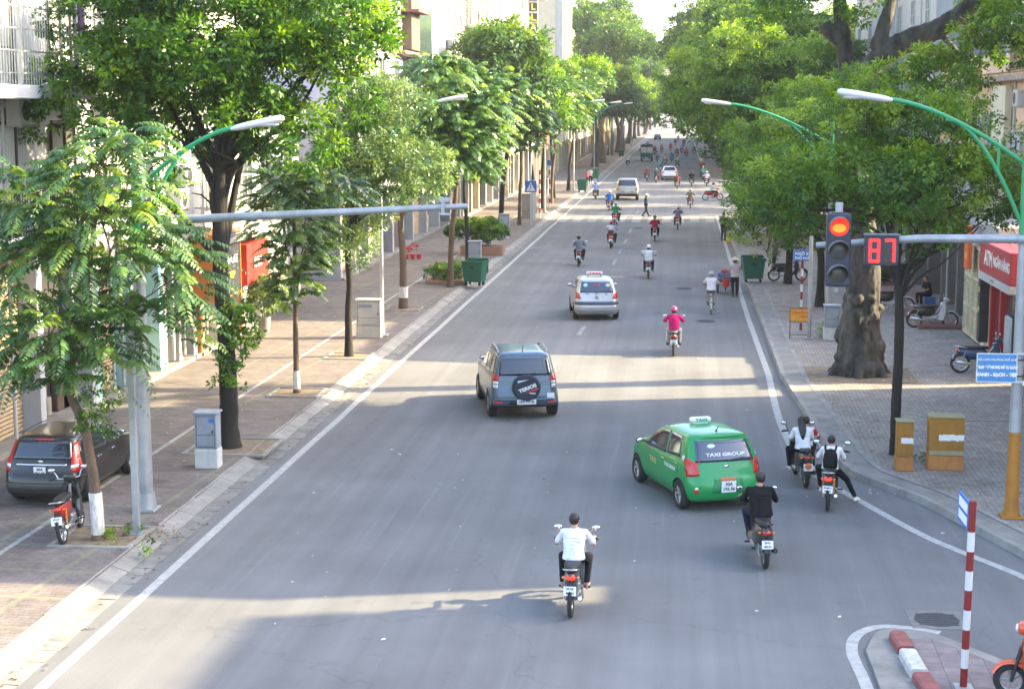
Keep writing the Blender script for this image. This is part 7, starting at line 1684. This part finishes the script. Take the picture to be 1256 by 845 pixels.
p = G(392, 345, SW); shrub('hedge', 'dark hedge and climbing greenery in front of the set back porch', p+Vector((-1.5, 1.5, 0)), [((0, 0, 1.2), (1.6, 1.2, 1.2)), ((1.0, 2.0, 1.6), (1.2, 1.5, 1.4)), ((-.5, 3, 2.4), (1.3, 1.5, 1.0))], 900, 16, LF_BIG, .18, .10, cat='hedge', sp=.25)
p = G(505, 318, SW); t = thing('flower_display', 'red flowers in red pots on the left pavement before the black gate', 'flowers', p); t.scale = (.75,)*3
mb = MB()
for x in (-.35, .05, .5): mb.tube([(x, 0, 0), (x, 0, .35)], [.13, .18], 12)
mb.build('pot', mat('red_pot', (.5, .03, .03), .4), t)
linkmesh('flowers', clump_crown('flowers', mat('red_petal', (.60, .03, .03), .6, var=.3, vs=20), 5, [((-.3, 0, .6), (.25, .2, .2)), ((.2, 0, .7), (.3, .2, .25))], 60, 10, .1, .07, .06), t)
p = G(425, 300, SW)
# dustbin scraps, fallen leaves: uncountable litter
rng = np.random.default_rng(4); n = 620; pts = np.zeros((n, 3)); pts[:, 0] = rng.uniform(3.8, 9.2, n); pts[:, 1] = rng.uniform(32, 62, n); pts[:, 2] = SW+.012
d = unit(np.c_[rng.normal(size=(n, 2)), rng.normal(0, .1, n)]); nn = unit(np.c_[rng.normal(0, .25, (n, 2)), np.ones(n)])
o = linkmesh('fallen_leaves', leaves_mesh('fallen_leaves', pts, d, nn, rng.uniform(.06, .12, n), rng.uniform(.03, .06, n), rng.random(n), leaf_mat('dry_leaf', (.30, .20, .10), (.45, .36, .20), (.60, .52, .30), trans=.1))); tag(o, kind='stuff')
n = 160; pts = np.zeros((n, 3)); pts[:, 0] = rng.uniform(-13.5, -9.5, n); pts[:, 1] = rng.uniform(24, 70, n); pts[:, 2] = SW+.012; pts[:50, 0] = rng.uniform(-8, 2, 50); pts[:50, 2] = .008
d = unit(np.c_[rng.normal(size=(n, 2)), rng.normal(0, .1, n)]); nn = unit(np.c_[rng.normal(0, .25, (n, 2)), np.ones(n)])
o = linkmesh('fallen_leaves', leaves_mesh('fallen_leaves2', pts, d, nn, rng.uniform(.05, .10, n), rng.uniform(.03, .05, n), rng.random(n), MATS['dry_leaf'])); tag(o, kind='stuff')
n = 420; pts = np.zeros((n, 3)); pts[:, 0] = rng.uniform(-9.15, -8.65, n); pts[:, 1] = rng.uniform(20, 80, n); pts[:, 2] = .022; pts[:140, 0] = b0.x+.9+rng.normal(0, .28, 140); pts[:140, 1] = b0.y+.5+rng.normal(0, .35, 140); pts[:140, 2] = SW+.02
d = unit(np.c_[rng.normal(size=(n, 2)), rng.normal(0, .15, n)]); nn = unit(np.c_[rng.normal(0, .35, (n, 2)), np.ones(n)])
o = linkmesh('fallen_leaves', leaves_mesh('gutter_leaves', pts, d, nn, rng.uniform(.05, .11, n), rng.uniform(.03, .05, n), rng.random(n), leaf_mat('brown_leaf', (.10, .06, .03), (.20, .12, .06), (.36, .26, .14), trans=.1))); tag(o, kind='stuff')
mb = MB(); rk = random.Random(21)
for (px, py) in [(481, 552), (385, 605), (700, 420), (940, 618), (990, 610), (1156, 655), (1030, 757), (560, 700), (900, 640), (470, 785)]+[(rk.uniform(250, 950), rk.uniform(330, 800)) for _ in range(26)]:
    c = G(px, py); s_ = rk.uniform(.015, .05); a = rk.uniform(0, 3)
    mb.add([(c.x+math.cos(a+k*1.57)*s_*rk.uniform(.6, 1.3), c.y+math.sin(a+k*1.57)*s_*rk.uniform(.6, 1.3), .010+rk.uniform(0, .02)) for k in range(4)], [(0, 1, 2, 3)])
tag(mb.build('litter', mat('paper_scrap', (.55, .54, .50), .9, var=.2, vs=3)), kind='stuff')
# weeds at the tree pits
o = linkmesh('weeds', clump_crown('weeds', LF_FIN, 9, [((b0.x+.5, b0.y+.1, SW+.03), (.5, .6, .06)), ((b0.x+1.0, b0.y-.9, SW+.02), (.25, .12, .05)), ((b6.x+.5, b6.y-.8, SW+.03), (.3, .25, .06)), ((G(1012, 418).x, G(1012, 418).y, SW+.12), (.10, .2, .35))], 90, 12, .08, .08, .03)); tag(o, kind='stuff')
# ================================================================ TRAFFIC
def at_rear(px, py, rz, wy=.61, z=0.0):
    p = G(px, py, z); return p+Vector((-math.sin(rz)*wy, math.cos(rz)*wy, 0))
def rider(desc, px, py, bike, col, shirt, trousers, head='helmet', hat=(.7, .7, .7), rz=0, lod=1, pose=None, lit=False, blabel=None, group='riders and their motorbikes further up the road', sleeve='short', sc=1.0, over=None, **kw):
    rz = R(rz); loc = at_rear(px, py, rz)
    bk = motorbike(blabel or ('motorbike under the '+' '.join(desc.split()[:13])), loc, rz, col, bike, lit=lit, lod=lod, group=group if lod else None, **{k: v for k, v in kw.items() if k in ('panel', 'plates', 'boxcol', 'basket', 'lean', 'nolabelplate', 'spring')})
    pp = dict(pose or (SCOOT if bike == 'scooter' else RIDE)); rv = random.Random(int(px*7+py*3)); lx_, ly_, hx_ = rv.uniform(-.022, .022), rv.uniform(-.045, .035), rv.uniform(-.02, .02)
    for j_, k_ in (('waist', .25), ('chest', .6), ('sh', .9), ('neck', 1), ('head', 1.2)):
        v_ = pp[j_]; pp[j_] = (v_[0]+lx_*k_+(hx_ if j_ == 'head' else 0), v_[1]+ly_*k_, v_[2]+rv.uniform(-.008, .008))
    v_ = pp['el']; pp['el'] = (v_[0]+rv.uniform(-.03, .05), v_[1], v_[2]+rv.uniform(-.05, .04)); v_ = pp['knee']; pp['knee'] = (v_[0]+rv.uniform(-.05, .04), v_[1], v_[2])
    pe = person(desc[0].upper()+desc[1:] if False else desc, pp, loc, rz, shirt, trousers, head=head, hatcol=hat, lod=lod, group=group if lod else None, sleeve=sleeve, over=over, scale=sc, **{k: v for k, v in kw.items() if k in ('longhair', 'backpack', 'bulk', 'sandals', 'shoes')})
    return bk, pe
GR = 'riders and their motorbikes further up the road'
picanto(); suv(); getz(); wagon(); range_suv(); truck()
sedan('white hatchback among the motorbikes beyond the zebra crossing', 821, 221, (.66, .66, .66), R(1))
sedan('dark saloon far up the road beyond the lorry', 806.5, 172.5, (.03, .035, .045), R(1))
sedan('white and red taxi, the farthest car in the middle of the road', 820, 158, (.60, .60, .60), R(1), 'taxi', 'taxi', (.6, .08, .05), True)
sedan('silver car parked under the right hand trees beside the kerb', 868, 196, (.42, .43, .45), R(-3))
sedan('distant pale car parked at the right kerb near the end of the street', 836.5, 155.5, (.5, .5, .52), R(0))
sedan('distant grey car at the left kerb near the end of the street', 803, 153.5, (.2, .22, .25), R(2))
WHT = (.68, .68, .70); BLK_ = (.012, .012, .015); NAVY = (.02, .022, .035)
# near riders
rider('man in a white short sleeved shirt, the nearest motorbike rider in the middle', 700, 757, 'underbone', (.05, .05, .055), WHT, BLK_, 'hair', rz=-1, lod=0, lit=True, sandals=True, plates=('29-X5', '481.32'), panel=(.25, .25, .26), blabel='motorbike with a lit tail lamp and white plate under the man in the white shirt')
rider('heavy set man in a black jacket riding a scooter behind the green taxi', 938, 697, 'scooter', (.018, .018, .02), (.010, .010, .013), NAVY, 'hair', rz=6, lod=0, sleeve='long', bulk=1.12, plates=('29-S1', '605.74'), panel=(.02, .02, .022), blabel='black scooter under the man in the black jacket', sc=1.02)
bk, pe = rider('teenager with long black hair in a white shirt sitting pillion behind another', 988, 598, 'scooter', (.02, .02, .022), WHT, BLK_, 'hair', rz=6, lod=0, longhair=True, blabel='black scooter carrying two teenagers in white shirts near the right kerb', sc=.94, nolabelplate=True, shoes=(.6, .6, .6),
               over={'elL': (-.24, .10, .95), 'elR': (.24, .10, .95), 'wrL': (-.17, .26, .90), 'wrR': (.17, .26, .90), 'kneeL': (-.26, .22, .72), 'kneeR': (.26, .22, .72), 'ankL': (-.26, .02, .36), 'ankR': (.26, .02, .36), 'toeL': (-.27, .18, .30), 'toeR': (.27, .18, .30)})
pe.location = pe.location+Vector((0, -.22, .02))
mb = MB(); mb.ball((0, -.87, .50), (.07, .012, .07), 10, 6); mb.build('orange_sticker', mat('orange_sticker', (.75, .20, .04), .5, var=0), bk)
p2 = person('teenager with one red sleeve steering the scooter in front of the long haired one', SCOOT, bk.location+Vector((.10, .17, 0)), R(-4), (.66, .66, .68), BLK_, head='hair', lod=0, scale=.90)
mb = MB(); 
for s in (1,): cap(mb, (.17, .0, 1.17), (.29, .15, .985), .066, .052); cap(mb, (.29, .15, .985), (.28, .33, .985), .052, .042)
mb.build('red_sleeve', cloth('red_sleeve_cloth', (.55, .03, .04)), p2)
rider('teenager in a white shirt with a black backpack, right foot down on the road', 1015, 627, 'underbone', (.05, .04, .04), WHT, BLK_, 'hair', rz=-8, lod=0, lit=True, sc=.93, backpack=(.012, .012, .014), shoes=(.75, .75, .75), spring=True, plates=('29-MD1', '068.27'), panel=(.04, .03, .03), blabel='small electric motorbike with orange springs and a lit tail lamp near the right kerb',
      over={'kneeR': (.34, .22, .50), 'ankR': (.52, .26, .12), 'toeR': (.58, .40, .05)})
rider('person in a magenta hooded jacket and pink helmet riding past the SUV', 826, 437, 'underbone', (.04, .03, .03), (.50, .012, .14), (.45, .42, .45), 'helmet', (.50, .04, .16), lod=0, sleeve='long', panel=(.1, .15, .35), plates=('29-H1', '332.08'), blabel='motorbike with a yellowish plate under the rider in the magenta jacket')
rider('rider in a white shirt and white helmet in the middle lane above the silver taxi', 795, 342, 'underbone', (.03, .01, .01), WHT, NAVY, 'helmet', (.70, .70, .72), lod=0, nolabelplate=True, blabel='motorbike under the white helmeted rider in the middle lane')
rider('rider in a grey blue shirt and black helmet nearest the left side of the lane', 709.5, 327, 'underbone', (.05, .01, .015), (.16, .17, .22), BLK_, 'helmet', (.02, .02, .022), lod=0, nolabelplate=True, blabel='motorbike under the grey shirted rider with a black helmet')
rider('rider in a pale lavender shirt with a dark red bag, behind the green shirted rider', 749, 305, 'underbone', (.04, .04, .05), (.50, .50, .58), BLK_, 'helmet', (.30, .03, .03), rz=-2, lod=1, lit=True, boxcol=(.10, .015, .015))
rider('rider in a green shirt and pale green helmet', 754, 277, 'underbone', (.35, .03, .03), (.02, .22, .09), NAVY, 'helmet', (.40, .55, .42), rz=-4, lod=1, lit=True)
rider('rider in a bright blue shirt and white helmet near the off-road car', 746.5, 259, 'underbone', (.30, .06, .06), (.03, .18, .62), (.10, .10, .14), 'helmet', (.72, .72, .72), rz=-3, lod=1)
rider('rider in a dark red shirt and dark helmet just before the zebra crossing', 803, 297, 'underbone', (.02, .02, .02), (.24, .012, .02), BLK_, 'helmet', (.06, .02, .02), lod=1, bulk=1.08)
rider('rider in a purple shirt and pale helmet before the zebra crossing', 831, 282, 'underbone', (.06, .02, .02), (.17, .13, .22), (.03, .03, .05), 'helmet', (.55, .52, .52), lod=1, lit=True, bulk=1.05)
rider('rider in an olive brown shirt and white helmet beyond the zebra crossing', 846.6, 256, 'underbone', (.12, .10, .09), (.20, .17, .11), (.17, .15, .10), 'helmet', (.62, .60, .55), lod=1, bulk=1.1)
rider('rider in a light blue shirt and blue helmet close to the left kerb', 730, 245, 'underbone', (.05, .02, .02), (.22, .32, .62), BLK_, 'helmet', (.15, .25, .5), lod=1)
# the crossing red motorbike seen from the side
lc = G(874, 246); bk = motorbike('red motorbike turning in from the side street, seen from the side', lc, R(-84), (.42, .02, .02), 'underbone', lod=1)
person('rider in a pale blue shirt on the red motorbike turning in from the side street', RIDE, lc, R(-84), (.40, .52, .68), BLK_, head='helmet', hatcol=(.03, .03, .03), lod=1)
# people on foot
fo = G(792, 266); person('person on foot in dark clothes and a conical hat crossing beyond the zebra', dict(STAND, ank=(.09, .0, .09)), fo, R(-80), (.02, .04, .09), NAVY, head='conical', lod=1, sleeve='long', grip=False, over={'ankL': (-.09, -.22, .12), 'toeL': (-.09, -.08, .04), 'ankR': (.09, .2, .09), 'toeR': (.1, .36, .04)})
fo = G(887, 295.5); person('man in black clothes standing beside a parked motorbike at the right kerb', STAND, fo, R(-30), BLK_, (.05, .045, .04), head='hair', lod=1, sleeve='short', grip=False, scale=1.03, over={'elR': (.26, .12, 1.08), 'wrR': (.28, .34, 1.0)})
bk = motorbike('black motorbike parked at the right kerb with a yellow plastic canister behind it', at_rear(894.5, 294, 0), R(2), (.05, .05, .06), 'underbone', lod=1)
p = G(894, 297); t = thing('plastic_canister', 'yellow plastic canister on the road behind the motorbike at the right kerb', 'canister', p); MB().box((-.13, -.1, 0), (.13, .1, .30), b=.04).build('body', mat('yellow_plastic', (.75, .45, .03), .5, var=.08), t); MB().tube([(-.06, 0, .30), (-.05, 0, .36), (.05, 0, .36), (.06, 0, .30)], .012, 6).build('handle', MATS['yellow_plastic'], t)
# bicycle rider
lc = at_rear(872, 386, 0, .5); bicycle('pale green bicycle ridden along the right side of the road', lc, 0)
person('cyclist in a white top and grey brimmed hat on the pale green bicycle', BIKE, lc, 0, (.70, .67, .70), (.36, .28, .24), head='bucket', hatcol=(.36, .42, .46), lod=0, shoes=(.12, .04, .03))
# woman in the conical hat with a laden tricycle cart
fo = G(901, 364); person('woman in a conical hat and flowered blouse pushing a laden handcart at the right kerb', STAND, fo, R(6), (.56, .44, .44), (.018, .018, .028), head='conical', lod=0, sleeve='long', grip=True, scale=1.0,
    over={'elL': (-.24, .14, 1.10), 'wrL': (-.22, .38, 1.0), 'elR': (.23, .12, 1.10), 'wrR': (.12, .36, 1.0), 'ankL': (-.09, -.10, .10), 'toeL': (-.09, .04, .04)})
cp = G(893, 362); t = thing('handcart', 'three wheeled handcart with a red bucket and bundles, pushed along the right kerb', 'handcart', cp+Vector((0, .7, 0)), R(4))
for x in (-.42, .42): wheel(t, 0, .33, .022, DKM, True, x=x)
wheel(t, .95, .28, .022, DKM, True)
mb = MB(); mb.box((-.36, -.45, .50), (.36, .75, .56), b=.01); mb.tube([(-.2, -.45, .53), (-.2, -.62, .95), (.2, -.62, .95), (.2, -.45, .53)], .016, 8); mb.tube([(-.44, 0, .33), (.44, 0, .33)], .014, 6); mb.tube([(0, .7, .53), (0, .95, .28)], .02, 6); mb.build('frame', DKM, t)
mb = MB(); mb.box((-.32, -.30, .56), (.30, .35, .86), b=.05); mb.build('bundle', cloth('grey_bundle', (.14, .14, .16)), t)
mb = MB(); mb.ball((-.14, .0, .92), (.15, .15, .10), 12, 8); mb.build('bundle', cloth('red_bundle', (.45, .08, .08)), t)
mb = MB(); mb.ball((.14, -.05, .90), (.14, .14, .10), 12, 8); mb.build('bundle', cloth('pale_bundle', (.45, .40, .42)), t)
mb = MB(); mb.ball((-.34, -.12, .78), (.10, .10, .10), 10, 6); mb.build('bundle', cloth('violet_bundle', (.12, .08, .40)), t)
mb = MB(); mb.tube([(-.12, -.50, .32), (-.12, -.50, .36), (-.12, -.50, .62)], [.13, .135, .17], 16); bu = mb.build('bucket', mat('red_bucket', (.62, .03, .025), .4, var=.05), t)
MB().tube([(-.29, -.50, .62), (-.22, -.50, .75), (-.02, -.50, .75), (.05, -.50, .62)], .006, 6).build('handle', CHR, bu)
# farther riders, one line each
far = [
 ('rider in a black top beyond the olive shirted rider', 848, 229, BLK_, (.05, .05, .05), None, (.03, .03, .03)),
 ('rider in a dark brown shirt right behind the white hatchback', 830.6, 232.5, (.16, .05, .05), BLK_, (.12, .02, .06), (.20, .06, .05)),
 ('rider in a maroon shirt beyond the off-road car', 793.6, 222.5, (.20, .05, .06), BLK_, (.03, .03, .03), (.10, .08, .08)),
 ('rider in a long dark coat and green helmet beside the white hatchback', 804.6, 225, (.03, .03, .06), BLK_, (.08, .02, .02), (.05, .20, .12)),
 ('rider in a white shirt near the left kerb behind the lorry', 770, 204.5, (.60, .60, .62), BLK_, (.03, .03, .04), (.5, .5, .5)),
 ('rider in a green jacket to the right of the lorry', 794.6, 184, (.05, .22, .16), BLK_, (.05, .1, .08), (.1, .3, .2)),
 ('rider in a dark red jacket right of the lorry', 803, 190, (.24, .05, .07), BLK_, (.03, .03, .03), (.15, .1, .1)),
 ('rider in an orange red jacket in the middle of the far pack', 811.5, 188, (.60, .08, .03), BLK_, (.4, .05, .03), (.05, .2, .12)),
 ('rider in a pale grey shirt behind the dark red jacket', 806.6, 198.5, (.38, .40, .46), (.1, .1, .14), (.1, .12, .14), (.12, .12, .14)),
 ('rider in a beige shirt just ahead of the white hatchback', 815.5, 203, (.48, .38, .34), BLK_, (.03, .03, .03), (.2, .12, .08)),
 ('rider in a turquoise shirt hugging the left side of the white hatchback', 810.5, 211, (.08, .34, .48), (.1, .12, .2), (.4, .12, .08), (.2, .4, .5)),
 ('rider in a bright red shirt far up the middle of the road', 822.7, 185.5, (.50, .03, .05), BLK_, (.05, .05, .05), (.05, .05, .06)),
 ('rider in a dark blue shirt far ahead near the middle', 828, 179, (.03, .05, .10), BLK_, (.03, .03, .04), (.05, .05, .06)),
 ('rider in an orange brown shirt farthest in the pack', 831.7, 174, (.50, .10, .06), BLK_, (.1, .1, .2), (.15, .2, .2)),
 ('rider in a vivid blue shirt ahead of the white hatchback', 824, 199, (.02, .22, .55), (.1, .1, .14), (.05, .03, .03), (.05, .3, .6)),
 ('rider in a dull red shirt beside the vivid blue one', 830, 193, (.26, .10, .11), BLK_, (.04, .04, .05), (.25, .15, .12)),
 ('rider in a green shirt and straw coloured hat right of the white hatchback', 831, 209, (.05, .16, .10), BLK_, (.3, .05, .05), (.55, .45, .25)),
 ('rider in a pale blue shirt on the right of the far pack', 836.4, 188, (.30, .36, .46), (.1, .1, .14), (.05, .05, .06), (.3, .35, .45)),
 ('rider in black on the right edge of the far pack', 838.6, 180, (.02, .02, .03), BLK_, (.03, .03, .03), (.04, .04, .05)),
 ('rider in a crimson shirt alone on the right of the far pack', 841.6, 193, (.55, .05, .10), BLK_, (.03, .03, .03), (.10, .04, .05)),
 ('rider in dark clothes under the right hand branches', 851.4, 190, (.05, .06, .06), BLK_, (.05, .06, .06), (.12, .12, .12)),
 ('rider in a white shirt near the right kerb behind the silver car', 859.5, 206, (.62, .62, .64), (.2, .1, .08), (.3, .08, .06), (.66, .66, .66)),
 ('rider in a brown jacket near the right kerb', 862, 213, (.24, .10, .06), (.2, .1, .06), (.1, .05, .05), (.5, .5, .5)),
 ('rider in a teal shirt with a yellow helmet near the right kerb', 862.7, 221.5, (.06, .28, .26), BLK_, (.1, .1, .12), (.65, .6, .2)),
 ('rider in a pale pink shirt with a white helmet near the right kerb', 866.5, 229, (.58, .46, .52), BLK_, (.05, .05, .06), (.6, .6, .66)),
 ('rider in dark green leaving the left kerb beside the lorry', 764.5, 187, (.04, .10, .08), BLK_, (.03, .03, .03), (.06, .06, .06)),
 ('rider in grey near the far red and white taxi', 829, 165, (.15, .16, .18), BLK_, (.05, .05, .05), (.1, .1, .1)),
 ('rider in a reddish top far away under the right branches', 838.5, 168, (.35, .10, .12), BLK_, (.05, .05, .05), (.1, .1, .1)),
 ('rider in dark blue far away near the right kerb', 843.5, 171, (.08, .10, .16), BLK_, (.05, .05, .05), (.1, .1, .1)),
 ('rider in a light top at the very end of the street', 826, 158.5, (.45, .40, .40), BLK_, (.05, .05, .05), (.3, .3, .3)),
]
for k, (d_, px, py, sh, tr, bc, hc) in enumerate(far):
    rider(d_, px, py, 'underbone', bc or (.03, .03, .03), sh, tr, 'helmet', hc, rz=(-2, 1, 3)[k % 3], lod=2, lit=(k % 3 == 0), bulk=1.05)
# parked motorbikes
rz = R(-62)
b = motorbike('red and black motorbike parked next to the painted tree trunk behind the estate car', at_rear(79, 668, R(7), .61, SW), R(7), (.40, .018, .012), 'underbone', lod=0, plates=('29-U3', '9167'), panel=(.02, .02, .022), lean=-8, spring=True)
b = motorbike('black motorbike with a white leg shield parked side on in front of the dark shops', G(1143, 402, SW), R(-90), (.02, .02, .022), 'underbone', lod=0, panel=(.62, .62, .60), lean=-5, nolabelplate=True, group='parked motorbikes on the right pavement')
b = motorbike('motorbike with a white leg shield parked behind the slim dark trunk', G(1092, 383, SW), R(-90), (.02, .02, .022), 'underbone', lod=0, panel=(.62, .62, .60), lean=-5, nolabelplate=True, group='parked motorbikes on the right pavement')
b = motorbike('dark blue motorbike half hidden behind the blue notice board', G(1204, 458, SW), R(-90), (.02, .06, .16), 'underbone', lod=0, panel=(.02, .05, .12), lean=-5, nolabelplate=True, group='parked motorbikes on the right pavement')
b = motorbike('dark motorbike parked behind the striped street name post', G(966, 345, SW), R(-80), (.03, .03, .032), 'underbone', lod=1, lean=-5, group='parked motorbikes on the right pavement')
for k, (px, py, c_) in enumerate(((899, 246, (.05, .05, .05)), (906, 247, (.3, .3, .32)), (913, 248, (.3, .04, .04)), (920, 247, (.05, .1, .2)))):
    motorbike(['dark motorbike, first of the row parked at the side street corner', 'silver motorbike, second of the row parked at the side street corner', 'red motorbike, third of the row parked at the side street corner', 'blue motorbike, last of the row parked at the side street corner'][k], G(px, py, .0), R(15-8*k), c_, 'underbone', lod=2, group='motorbikes parked at the side street corner')
for k, (px, py, c_, l_) in enumerate(((1095, 352, (.03, .03, .03), 'dark scooter in the shade behind the countdown display'), (1082, 348, (.30, .02, .02), 'red scooter in the deep shade by the dark shops'), (1108, 346, (.03, .03, .03), 'black motorbike crowded against the dark shops'))):
    motorbike(l_, G(px, py, SW), R(-60-20*k), c_, 'scooter' if k < 2 else 'underbone', lod=1, lean=-5, group='motorbikes crowded by the dark shops')
p = G(1147, 384, SW)
person('man in a black T-shirt sitting on a stool by the dark shops', SIT, G(1146, 383, SW)+Vector((0, 1.6, .0)), R(110), BLK_, BLK_, head='hair', lod=1, grip=False)
t = MB(); q_ = G(1146, 383, SW)+Vector((.05, 1.6, 0)); t.box((q_.x-.2, q_.y-.2, SW), (q_.x+.2, q_.y+.2, SW+.40), b=.02); tag(t.build('stool', mat('blue_stool', (.05, .12, .3), .5)), 'low stool under the man in the black T-shirt', 'stool')
fo = G(950, 333, SW); person('person in dark trousers standing behind the green bin under the branches', STAND, fo, R(70), (.10, .10, .12), NAVY, head='hair', lod=1, grip=False)
for k, (px, py, sh, l_) in enumerate(((724, 226, (.45, .45, .5), 'pedestrian in a pale top beside the far left bin'), (720, 229, (.30, .05, .06), 'pedestrian in a red top beside the far left bins'))):
    person(l_, STAND, G(px, py, SW), R(60*k), sh, NAVY, head='hair', lod=2, grip=False)
# orange and white scooter nose at the bottom right corner
lc = G(1247, 862, 0)
b = motorbike('scooter poking in at the bottom right corner with an orange and white front', lc+Vector((.55, -.05, .056)), R(78), (.68, .66, .64), 'scooter', lod=0, panel=(.70, .10, .03), nolabelplate=True)
HAZE_D = .00022
# ================================================================ HAZE
mb = MB(); mb.box((-120, -30, -1.2), (120, 1300, 34)); hz = mb.build('haze', None and [] or [])
hm = bpy.data.materials.new('haze'); hm.use_nodes = True; N = hm.node_tree.nodes; N.remove(N['Principled BSDF'])
pv = N.new('ShaderNodeVolumePrincipled'); pv.inputs['Color'].default_value = (.82, .88, .95, 1); pv.inputs['Density'].default_value = HAZE_D; pv.inputs['Anisotropy'].default_value = .3
hm.node_tree.links.new(pv.outputs[0], N['Material Output'].inputs['Volume'])
hz.data.materials.clear(); hz.data.materials.append(hm); tag(hz, kind='stuff'); bpy.data.scenes.remove(WORK); hz['label'] = 'light morning haze filling the street'
